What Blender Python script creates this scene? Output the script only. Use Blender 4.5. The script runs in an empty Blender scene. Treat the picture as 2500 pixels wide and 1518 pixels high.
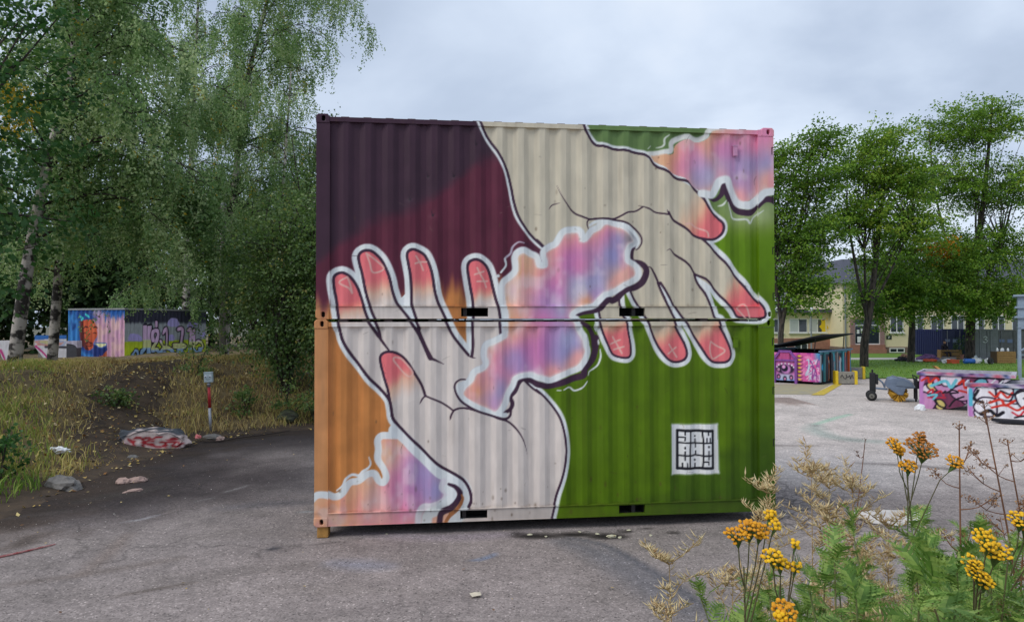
import bpy, bmesh, math, random
import numpy as np
from mathutils import Vector, Matrix, noise as mnoise

random.seed(7)
rng = np.random.default_rng(11)
sc = bpy.context.scene
COL = sc.collection
R = math.radians

# ------------------------------------------------------------------ camera
CAM_H = 2.68
cam_d = bpy.data.cameras.new('camera')
cam = bpy.data.objects.new('camera', cam_d)
COL.objects.link(cam)
cam_d.sensor_width = 36.0
cam_d.lens = 1700 / 2500 * 36.0
cam_d.clip_start = 0.05
cam_d.clip_end = 2500
cam.matrix_world = (Matrix.Translation((0, 0, CAM_H)) @ Matrix.Rotation(R(90) + 0.0172, 4, 'X')
                    @ Matrix.Rotation(-0.0021, 4, 'Z'))
sc.camera = cam
sc.render.resolution_x = 1024
sc.render.resolution_y = 621

# ------------------------------------------------------------------ sky, sun, exposure
SUN_EL, SUN_AZ = R(47), R(236)        # azimuth clockwise from +Y: behind the photographer, to the left
world = bpy.data.worlds.new('World')
sc.world = world
world.use_nodes = True
nt = world.node_tree
nt.nodes.clear()
N = nt.nodes.new
L = nt.links.new
w_out = N('ShaderNodeOutputWorld')
w_bg = N('ShaderNodeBackground')
sky = N('ShaderNodeTexSky')
sky.sky_type = 'NISHITA'
sky.sun_disc = False
sky.sun_elevation = SUN_EL
sky.sun_rotation = SUN_AZ
tc = N('ShaderNodeTexCoord')
sep = N('ShaderNodeSeparateXYZ'); L(tc.outputs['Generated'], sep.inputs[0])
# cloud deck: project the view direction on a flat layer so clouds shrink towards the horizon
zc = N('ShaderNodeMath'); zc.operation = 'ABSOLUTE'; L(sep.outputs[2], zc.inputs[0])
za = N('ShaderNodeMath'); za.operation = 'ADD'; za.inputs[1].default_value = 0.22; L(zc.outputs[0], za.inputs[0])
dx = N('ShaderNodeMath'); dx.operation = 'DIVIDE'; L(sep.outputs[0], dx.inputs[0]); L(za.outputs[0], dx.inputs[1])
dy = N('ShaderNodeMath'); dy.operation = 'DIVIDE'; L(sep.outputs[1], dy.inputs[0]); L(za.outputs[0], dy.inputs[1])
cmb = N('ShaderNodeCombineXYZ'); L(dx.outputs[0], cmb.inputs[0]); L(dy.outputs[0], cmb.inputs[1])
off = N('ShaderNodeVectorMath'); off.operation = 'ADD'; off.inputs[1].default_value = (5.5, 0.2, 0); L(cmb.outputs[0], off.inputs[0])
n1 = N('ShaderNodeTexNoise'); n1.inputs['Scale'].default_value = 0.95; n1.inputs['Detail'].default_value = 6
n1.inputs['Roughness'].default_value = 0.5; n1.inputs['Distortion'].default_value = 0.25; L(off.outputs[0], n1.inputs['Vector'])
ramp = N('ShaderNodeValToRGB'); L(n1.outputs['Fac'], ramp.inputs[0])
cr = ramp.color_ramp
cr.elements[0].position = 0.30; cr.elements[0].color = (0.36, 0.435, 0.56, 1)
cr.elements[1].position = 0.72; cr.elements[1].color = (0.80, 0.86, 0.95, 1)
e = cr.elements.new(0.46); e.color = (0.485, 0.57, 0.715, 1)
e = cr.elements.new(0.58); e.color = (0.64, 0.73, 0.87, 1)
skm = N('ShaderNodeVectorMath'); skm.operation = 'SCALE'; skm.inputs['Scale'].default_value = 0.10; L(sky.outputs[0], skm.inputs[0])
mix = N('ShaderNodeMix'); mix.data_type = 'RGBA'; mix.inputs['Factor'].default_value = 0.93
L(skm.outputs[0], mix.inputs['A']); L(ramp.outputs[0], mix.inputs['B'])
L(mix.outputs['Result'], w_bg.inputs['Color'])
w_bg.inputs['Strength'].default_value = 1.0
L(w_bg.outputs[0], w_out.inputs[0])

sun_d = bpy.data.lights.new('sun', 'SUN')
sun_d.energy = 1.5
sun_d.angle = R(28)
sun_d.color = (1.0, 0.965, 0.92)
sun = bpy.data.objects.new('sun', sun_d)
COL.objects.link(sun)
sdir = Vector((math.sin(SUN_AZ) * math.cos(SUN_EL), math.cos(SUN_AZ) * math.cos(SUN_EL), math.sin(SUN_EL)))
sun.rotation_euler = sdir.to_track_quat('Z', 'Y').to_euler()
sun.location = (-10, -15, 30)

sc.view_settings.view_transform = 'Standard'
sc.view_settings.look = 'None'
sc.view_settings.exposure = 0.20
sc.view_settings.gamma = 1.0
sc.view_settings.use_curve_mapping = False
try:
    sc.cycles.max_bounces = 7
    sc.cycles.diffuse_bounces = 4
    sc.cycles.transparent_max_bounces = 8
    sc.cycles.caustics_reflective = False
    sc.cycles.caustics_refractive = False
except Exception:
    pass

# ------------------------------------------------------------------ helpers: colour and materials
def lin(c):
    c = np.asarray(c, dtype=np.float64) / 255.0
    return np.where(c <= 0.04045, c / 12.92, ((c + 0.055) / 1.055) ** 2.4)

def L4(r, g, b, k=1.0):
    v = lin((r, g, b)) * k
    return (float(v[0]), float(v[1]), float(v[2]), 1.0)

_M = {}
def mat(name, color=(0.5, 0.5, 0.5, 1), rough=0.6, metal=0.0, noise=0.0, nscale=8.0, bump=0.0, bscale=40.0,
        color2=None, spec=0.5, detail=5.0, trans=0.0):
    """Principled material with procedural two-tone noise and fine bump."""
    if name in _M:
        return _M[name]
    m = bpy.data.materials.new(name)
    m.use_nodes = True
    t = m.node_tree
    b = t.nodes['Principled BSDF']
    b.inputs['Base Color'].default_value = color
    b.inputs['Roughness'].default_value = rough
    b.inputs['Metallic'].default_value = metal
    b.inputs['Specular IOR Level'].default_value = spec
    if trans:
        b.inputs['Transmission Weight'].default_value = trans
    co = t.nodes.new('ShaderNodeTexCoord')
    if noise or color2 is not None:
        n = t.nodes.new('ShaderNodeTexNoise')
        n.inputs['Scale'].default_value = nscale
        n.inputs['Detail'].default_value = detail
        n.inputs['Roughness'].default_value = 0.62
        t.links.new(co.outputs['Object'], n.inputs['Vector'])
        r = t.nodes.new('ShaderNodeValToRGB')
        c2 = color2 if color2 is not None else tuple(min(1, x * (1 + noise)) for x in color[:3]) + (1,)
        c1 = color if color2 is not None else tuple(x * (1 - noise) for x in color[:3]) + (1,)
        r.color_ramp.elements[0].position = 0.34; r.color_ramp.elements[0].color = c1
        r.color_ramp.elements[1].position = 0.68; r.color_ramp.elements[1].color = c2
        t.links.new(n.outputs['Fac'], r.inputs[0])
        t.links.new(r.outputs[0], b.inputs['Base Color'])
    if bump:
        n2 = t.nodes.new('ShaderNodeTexNoise')
        n2.inputs['Scale'].default_value = bscale
        n2.inputs['Detail'].default_value = 4
        t.links.new(co.outputs['Object'], n2.inputs['Vector'])
        bp = t.nodes.new('ShaderNodeBump')
        bp.inputs['Strength'].default_value = bump
        bp.inputs['Distance'].default_value = 0.02
        t.links.new(n2.outputs['Fac'], bp.inputs['Height'])
        t.links.new(bp.outputs[0], b.inputs['Normal'])
    _M[name] = m
    return m

def paint_mat(name, rough=0.52, bump=0.04, grime=0.12):
    """Paint whose colour is laid on the surface as a colour attribute, with procedural grime and orange peel."""
    if name in _M:
        return _M[name]
    m = bpy.data.materials.new(name); m.use_nodes = True
    t = m.node_tree; b = t.nodes['Principled BSDF']
    b.inputs['Roughness'].default_value = rough; b.inputs['Specular IOR Level'].default_value = 0.22
    at = t.nodes.new('ShaderNodeAttribute'); at.attribute_name = 'paint'
    co = t.nodes.new('ShaderNodeTexCoord')
    mp = t.nodes.new('ShaderNodeMapping'); mp.inputs['Scale'].default_value = (7, 7, 1.6)
    t.links.new(co.outputs['Object'], mp.inputs[0])
    n = t.nodes.new('ShaderNodeTexNoise'); n.inputs['Scale'].default_value = 1.5; n.inputs['Detail'].default_value = 7
    t.links.new(mp.outputs[0], n.inputs['Vector'])
    mr = t.nodes.new('ShaderNodeMapRange'); mr.inputs['From Min'].default_value = 0.3; mr.inputs['From Max'].default_value = 0.7
    mr.inputs['To Min'].default_value = 1 - grime; mr.inputs['To Max'].default_value = 1 + grime * 0.35
    t.links.new(n.outputs['Fac'], mr.inputs['Value'])
    vm = t.nodes.new('ShaderNodeVectorMath'); vm.operation = 'SCALE'
    t.links.new(at.outputs['Color'], vm.inputs[0]); t.links.new(mr.outputs[0], vm.inputs['Scale'])
    t.links.new(vm.outputs[0], b.inputs['Base Color'])
    n2 = t.nodes.new('ShaderNodeTexNoise'); n2.inputs['Scale'].default_value = 90; n2.inputs['Detail'].default_value = 3
    t.links.new(co.outputs['Object'], n2.inputs['Vector'])
    bp = t.nodes.new('ShaderNodeBump'); bp.inputs['Strength'].default_value = bump; bp.inputs['Distance'].default_value = 0.01
    t.links.new(n2.outputs['Fac'], bp.inputs['Height']); t.links.new(bp.outputs[0], b.inputs['Normal'])
    _M[name] = m
    return m

def var_mat(name, stops, rough=0.55, trans=0.0, spec=0.35):
    """Foliage: colour picked per leaf from the face attribute 'var' through a ramp."""
    if name in _M:
        return _M[name]
    m = bpy.data.materials.new(name); m.use_nodes = True
    t = m.node_tree; b = t.nodes['Principled BSDF']
    b.inputs['Roughness'].default_value = rough
    b.inputs['Specular IOR Level'].default_value = spec
    at = t.nodes.new('ShaderNodeAttribute'); at.attribute_name = 'var'
    r = t.nodes.new('ShaderNodeValToRGB')
    el = r.color_ramp.elements
    el[0].position, el[0].color = stops[0]
    el[1].position, el[1].color = stops[-1]
    for p, c in stops[1:-1]:
        q = el.new(p); q.color = c
    t.links.new(at.outputs['Fac'], r.inputs[0])
    t.links.new(r.outputs[0], b.inputs['Base Color'])
    if trans:
        tr = t.nodes.new('ShaderNodeBsdfTranslucent')
        t.links.new(r.outputs[0], tr.inputs['Color'])
        mx = t.nodes.new('ShaderNodeMixShader'); mx.inputs[0].default_value = trans
        t.links.new(b.outputs[0], mx.inputs[1]); t.links.new(tr.outputs[0], mx.inputs[2])
        t.links.new(mx.outputs[0], t.nodes['Material Output'].inputs[0])
    _M[name] = m
    return m

# ------------------------------------------------------------------ helpers: objects
def tag(o, label=None, cat=None, group=None, kind=None):
    if label: o['label'] = label
    if cat: o['category'] = cat
    if group: o['group'] = group
    if kind: o['kind'] = kind
    return o

def thing(name, label, cat, loc=(0, 0, 0), rz=0.0, group=None):
    o = bpy.data.objects.new(name, None)
    o.empty_display_size = 0.2
    COL.objects.link(o)
    o.location = loc
    o.rotation_euler = (0, 0, rz)
    return tag(o, label, cat, group)

class MB:
    """Collects boxes, tubes and polygons and builds ONE mesh object."""
    def __init__(self):
        self.v, self.f, self.mi = [], [], []
        self.cm = 0
    def add(self, vs, fs):
        o = len(self.v)
        self.v += [tuple(p) for p in vs]
        self.f += [tuple(i + o for i in q) for q in fs]
        self.mi += [self.cm] * len(fs)
        return self
    def box(self, x0, x1, y0, y1, z0, z1):
        return self.add([(x0, y0, z0), (x1, y0, z0), (x1, y1, z0), (x0, y1, z0), (x0, y0, z1), (x1, y0, z1), (x1, y1, z1), (x0, y1, z1)],
                        [(0, 3, 2, 1), (4, 5, 6, 7), (0, 1, 5, 4), (1, 2, 6, 5), (2, 3, 7, 6), (3, 0, 4, 7)])
    def hexa(self, b, t):
        """b and t: four corners each, same winding."""
        return self.add(list(b) + list(t), [(0, 3, 2, 1), (4, 5, 6, 7), (0, 1, 5, 4), (1, 2, 6, 5), (2, 3, 7, 6), (3, 0, 4, 7)])
    def prism(self, pts, axis, a, b):
        """2D polygon extruded along an axis ('x','y','z') from a to b."""
        n = len(pts)
        def mk(p, q):
            return {'x': (q, p[0], p[1]), 'y': (p[0], q, p[1]), 'z': (p[0], p[1], q)}[axis]
        vs = [mk(p, a) for p in pts] + [mk(p, b) for p in pts]
        fs = [tuple(range(n))[::-1], tuple(range(n, 2 * n))] + [(i, (i + 1) % n, n + (i + 1) % n, n + i) for i in range(n)]
        return self.add(vs, fs)
    def tube(self, pts, rad, n=8, caps=True):
        pts = [Vector(p) for p in pts]
        rad = rad if isinstance(rad, (list, tuple, np.ndarray)) else [rad] * len(pts)
        vs, fs = [], []
        up = None
        for i, p in enumerate(pts):
            d = (pts[min(i + 1, len(pts) - 1)] - pts[max(i - 1, 0)])
            d = d.normalized() if d.length > 1e-9 else Vector((0, 0, 1))
            if up is None:
                up = d.orthogonal().normalized()
            up = (up - d * up.dot(d))
            up = up.normalized() if up.length > 1e-6 else d.orthogonal().normalized()
            s = d.cross(up)
            for k in range(n):
                a = 2 * math.pi * k / n
                vs.append(p + (up * math.cos(a) + s * math.sin(a)) * float(rad[i]))
        for i in range(len(pts) - 1):
            for k in range(n):
                a, b = i * n + k, i * n + (k + 1) % n
                fs.append((a, b, b + n, a + n))
        if caps:
            fs.append(tuple(range(n))[::-1])
            fs.append(tuple(range((len(pts) - 1) * n, len(pts) * n)))
        return self.add(vs, fs)
    def lathe(self, prof, n=20, c=(0, 0, 0), axis='z'):
        vs, fs = [], []
        for r, h in prof:
            for k in range(n):
                a = 2 * math.pi * k / n
                q = (r * math.cos(a), r * math.sin(a), h)
                if axis == 'x': q = (q[2], q[0], q[1])
                if axis == 'y': q = (q[0], q[2], q[1])
                vs.append((q[0] + c[0], q[1] + c[1], q[2] + c[2]))
        for i in range(len(prof) - 1):
            for k in range(n):
                a, b = i * n + k, i * n + (k + 1) % n
                fs.append((a, b, b + n, a + n))
        fs.append(tuple(range(n))[::-1]); fs.append(tuple(range((len(prof) - 1) * n, len(prof) * n)))
        return self.add(vs, fs)
    def build(self, name, m, parent=None, smooth=False, bevel=0.0, loc=None, rot=None):
        me = bpy.data.meshes.new(name)
        me.from_pydata(self.v, [], self.f)
        ms = m if isinstance(m, (list, tuple)) else [m]
        for q in ms: me.materials.append(q)
        if len(ms) > 1: me.polygons.foreach_set('material_index', self.mi)
        bm = bmesh.new(); bm.from_mesh(me)
        bmesh.ops.recalc_face_normals(bm, faces=bm.faces)
        if bevel:
            bmesh.ops.bevel(bm, geom=[e for e in bm.edges if e.is_manifold and e.calc_face_angle(0) > 0.5], offset=bevel, segments=1, affect='EDGES')
        bm.to_mesh(me); bm.free()
        if smooth: me.polygons.foreach_set('use_smooth', [True] * len(me.polygons))
        o = bpy.data.objects.new(name, me)
        COL.objects.link(o)
        if parent: o.parent = parent
        if loc is not None: o.location = loc
        if rot is not None: o.rotation_euler = rot
        return o

def np_mesh(name, verts, quads, m, parent=None, smooth=False, var=None, paint=None, tris=None):
    """Fast mesh from numpy arrays; quads (n,4) or tris (n,3)."""
    me = bpy.data.meshes.new(name)
    verts = np.asarray(verts, np.float32)
    fc = np.asarray(quads if tris is None else tris, np.int32)
    k = fc.shape[1]
    me.vertices.add(len(verts)); me.vertices.foreach_set('co', verts.ravel())
    me.loops.add(fc.size); me.loops.foreach_set('vertex_index', fc.ravel())
    me.polygons.add(len(fc))
    me.polygons.foreach_set('loop_start', np.arange(0, fc.size, k, dtype=np.int32))
    if smooth: me.polygons.foreach_set('use_smooth', np.ones(len(fc), bool))
    me.update(calc_edges=True)
    me.validate()
    if var is not None:
        a = me.attributes.new('var', 'FLOAT', 'FACE'); a.data.foreach_set('value', np.asarray(var, np.float32))
    if paint is not None:
        a = me.attributes.new('paint', 'FLOAT_COLOR', 'POINT')
        c = np.ones((len(verts), 4), np.float32); c[:, :3] = paint
        a.data.foreach_set('color', c.ravel())
    for q in (m if isinstance(m, (list, tuple)) else [m]): me.materials.append(q)
    o = bpy.data.objects.new(name, me)
    COL.objects.link(o)
    if parent: o.parent = parent
    return o

def grid_faces(nx, nz, off=0):
    i = np.arange(nx - 1)[:, None] * nz + np.arange(nz - 1)[None, :]
    i = i.ravel() + off
    return np.stack([i, i + nz, i + nz + 1, i + 1], 1)

def copy_tree(o, parent=None):
    c = o.copy(); COL.objects.link(c); c.parent = parent
    for ch in list(o.children): copy_tree(ch, c)
    return c

def catmull(pts, step):
    p = np.asarray(pts, np.float64)
    if len(p) < 3: 
        n = max(2, int(np.linalg.norm(p[-1] - p[0]) / step)); t = np.linspace(0, 1, n)[:, None]
        return p[0] * (1 - t) + p[-1] * t
    e = np.vstack([2 * p[0] - p[1], p, 2 * p[-1] - p[-2]])
    out = []
    for i in range(len(p) - 1):
        a, b, c, d = e[i], e[i + 1], e[i + 2], e[i + 3]
        n = max(2, int(np.linalg.norm(c - b) / step))
        t = (np.arange(n) / n)[:, None]
        out.append(0.5 * (2 * b + (c - a) * t + (2 * a - 5 * b + 4 * c - d) * t ** 2 + (3 * b - a - 3 * c + d) * t ** 3))
    out.append(p[-1:])
    return np.vstack(out)

def vnoise(h, w, gy, gx, seed, octs=3):
    """Smooth 2D value noise in 0..1, gy x gx cells."""
    r = np.random.default_rng(seed)
    out = np.zeros((h, w), np.float32); amp = 1.0; tot = 0
    for o in range(octs):
        g = r.random((gy + 2, gx + 2)).astype(np.float32)
        y = np.linspace(0, gy, h); x = np.linspace(0, gx, w)
        yi = y.astype(int); xi = x.astype(int)
        fy = (y - yi)[:, None]; fx = (x - xi)[None, :]
        fy = fy * fy * (3 - 2 * fy); fx = fx * fx * (3 - 2 * fx)
        a = g[yi][:, xi]; b = g[yi][:, xi + 1]; c = g[yi + 1][:, xi]; d = g[yi + 1][:, xi + 1]
        out += amp * ((a * (1 - fx) + b * fx) * (1 - fy) + (c * (1 - fx) + d * fx) * fy)
        tot += amp; amp *= 0.5; gy *= 2; gx *= 2
    return out / tot

def sstep(a, b, x):
    t = np.clip((x - a) / (b - a), 0, 1)
    return t * t * (3 - 2 * t)
# ------------------------------------------------------------------ spray paint: a small painter for real surfaces
class Canvas:
    """Paint layer in metres (x right, z up); colours are 0-255 sRGB, sampled onto mesh vertices later."""
    def __init__(self, x0, x1, z0, z1, res, base=(128, 128, 128)):
        self.x0, self.z0, self.res = x0, z0, res
        self.w = int((x1 - x0) / res) + 1; self.h = int((z1 - z0) / res) + 1
        self.a = np.empty((self.h, self.w, 3), np.float32); self.a[:] = base
        self.X = (x0 + np.arange(self.w) * res).astype(np.float32)[None, :]
        self.Z = (z0 + np.arange(self.h) * res).astype(np.float32)[:, None]
    def mask(self, poly):
        p = np.asarray(poly, np.float64)
        m = np.zeros((self.h, self.w), np.float32)
        i0 = max(0, int((p[:, 1].min() - self.z0) / self.res)); i1 = min(self.h - 1, int((p[:, 1].max() - self.z0) / self.res) + 1)
        q = np.roll(p, -1, 0)
        for i in range(i0, i1 + 1):
            z = self.z0 + (i + 0.37) * self.res
            c = ((p[:, 1] <= z) & (q[:, 1] > z)) | ((q[:, 1] <= z) & (p[:, 1] > z))
            if not c.any(): continue
            xs = np.sort(p[c, 0] + (z - p[c, 1]) / (q[c, 1] - p[c, 1]) * (q[c, 0] - p[c, 0]))
            for a, b in zip(xs[::2], xs[1::2]):
                j0 = max(0, int(np.ceil((a - self.x0) / self.res))); j1 = min(self.w, int(np.floor((b - self.x0) / self.res)) + 1)
                if j1 > j0: m[i, j0:j1] = 1
        return m
    def lay(self, m, col, alpha=1.0):
        ii = np.flatnonzero(m.any(1)); jj = np.flatnonzero(m.any(0))
        if not len(ii) or not alpha: return
        s = np.s_[ii[0]:ii[-1] + 1, jj[0]:jj[-1] + 1]
        k = (m[s] * np.float32(alpha))[..., None].astype(np.float32)
        self.a[s] += (np.asarray(col, np.float32) - self.a[s]) * k
    def fill(self, poly, col, alpha=1.0):
        self.lay(self.mask(poly), col, alpha)
    def stroke_mask(self, pts, w, soft=0.006, taper=(1, 1), step=0.02):
        """Distance-based stroke; w is the full width, taper scales it at both ends."""
        p = catmull(pts, step)
        m = np.zeros((self.h, self.w), np.float32)
        n = len(p)
        t = np.linspace(0, 1, n)
        ww = w * 0.5 * np.where(t < 0.5, taper[0] + (1 - taper[0]) * np.clip(t / 0.3, 0, 1), taper[1] + (1 - taper[1]) * np.clip((1 - t) / 0.3, 0, 1))
        for i in range(n - 1):
            a, b = p[i], p[i + 1]
            r = max(ww[i], ww[i + 1]) + soft
            j0 = max(0, int((min(a[0], b[0]) - r - self.x0) / self.res)); j1 = min(self.w, int((max(a[0], b[0]) + r - self.x0) / self.res) + 2)
            i0 = max(0, int((min(a[1], b[1]) - r - self.z0) / self.res)); i1 = min(self.h, int((max(a[1], b[1]) + r - self.z0) / self.res) + 2)
            if j1 <= j0 or i1 <= i0: continue
            x = self.X[:, j0:j1]; z = self.Z[i0:i1]
            d = b - a; l2 = d @ d + 1e-12
            s = np.clip(((x - a[0]) * d[0] + (z - a[1]) * d[1]) / l2, 0, 1)
            dist = np.hypot(x - a[0] - s * d[0], z - a[1] - s * d[1])
            wl = ww[i] + (ww[i + 1] - ww[i]) * s
            c = np.clip((wl + soft * 0.5 - dist) / soft, 0, 1)
            m[i0:i1, j0:j1] = np.maximum(m[i0:i1, j0:j1], c)
        return m
    def stroke(self, pts, w, col, soft=0.006, taper=(1, 1), alpha=1.0, step=0.02):
        self.lay(self.stroke_mask(pts, w, soft, taper, step), col, alpha)
    def blob(self, x, z, r, col, alpha=1.0, sx=1.0, sz=1.0, power=2.0):
        q = 2.4 * r
        j0 = max(0, int((x - q * sx - self.x0) / self.res)); j1 = min(self.w, int((x + q * sx - self.x0) / self.res) + 1)
        i0 = max(0, int((z - q * sz - self.z0) / self.res)); i1 = min(self.h, int((z + q * sz - self.z0) / self.res) + 1)
        if j1 <= j0 or i1 <= i0: return
        d = ((self.X[:, j0:j1] - x) / (r * sx)) ** 2 + ((self.Z[i0:i1] - z) / (r * sz)) ** 2
        k = (np.exp(-d ** (power / 2)) * alpha)[..., None].astype(np.float32)
        self.a[i0:i1, j0:j1] += (np.asarray(col, np.float32) - self.a[i0:i1, j0:j1]) * k
    def linear(self, k=1.0):
        self.lin_a = (lin(np.clip(self.a, 0, 255)) * k).astype(np.float32)
    def sample(self, x, z):
        u = np.clip((np.asarray(x) - self.x0) / self.res, 0, self.w - 1.001); v = np.clip((np.asarray(z) - self.z0) / self.res, 0, self.h - 1.001)
        j = u.astype(int); i = v.astype(int); fu = (u - j)[..., None]; fv = (v - i)[..., None]
        A = self.lin_a
        return (A[i, j] * (1 - fu) + A[i, j + 1] * fu) * (1 - fv) + (A[i + 1, j] * (1 - fu) + A[i + 1, j + 1] * fu) * fv

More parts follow.
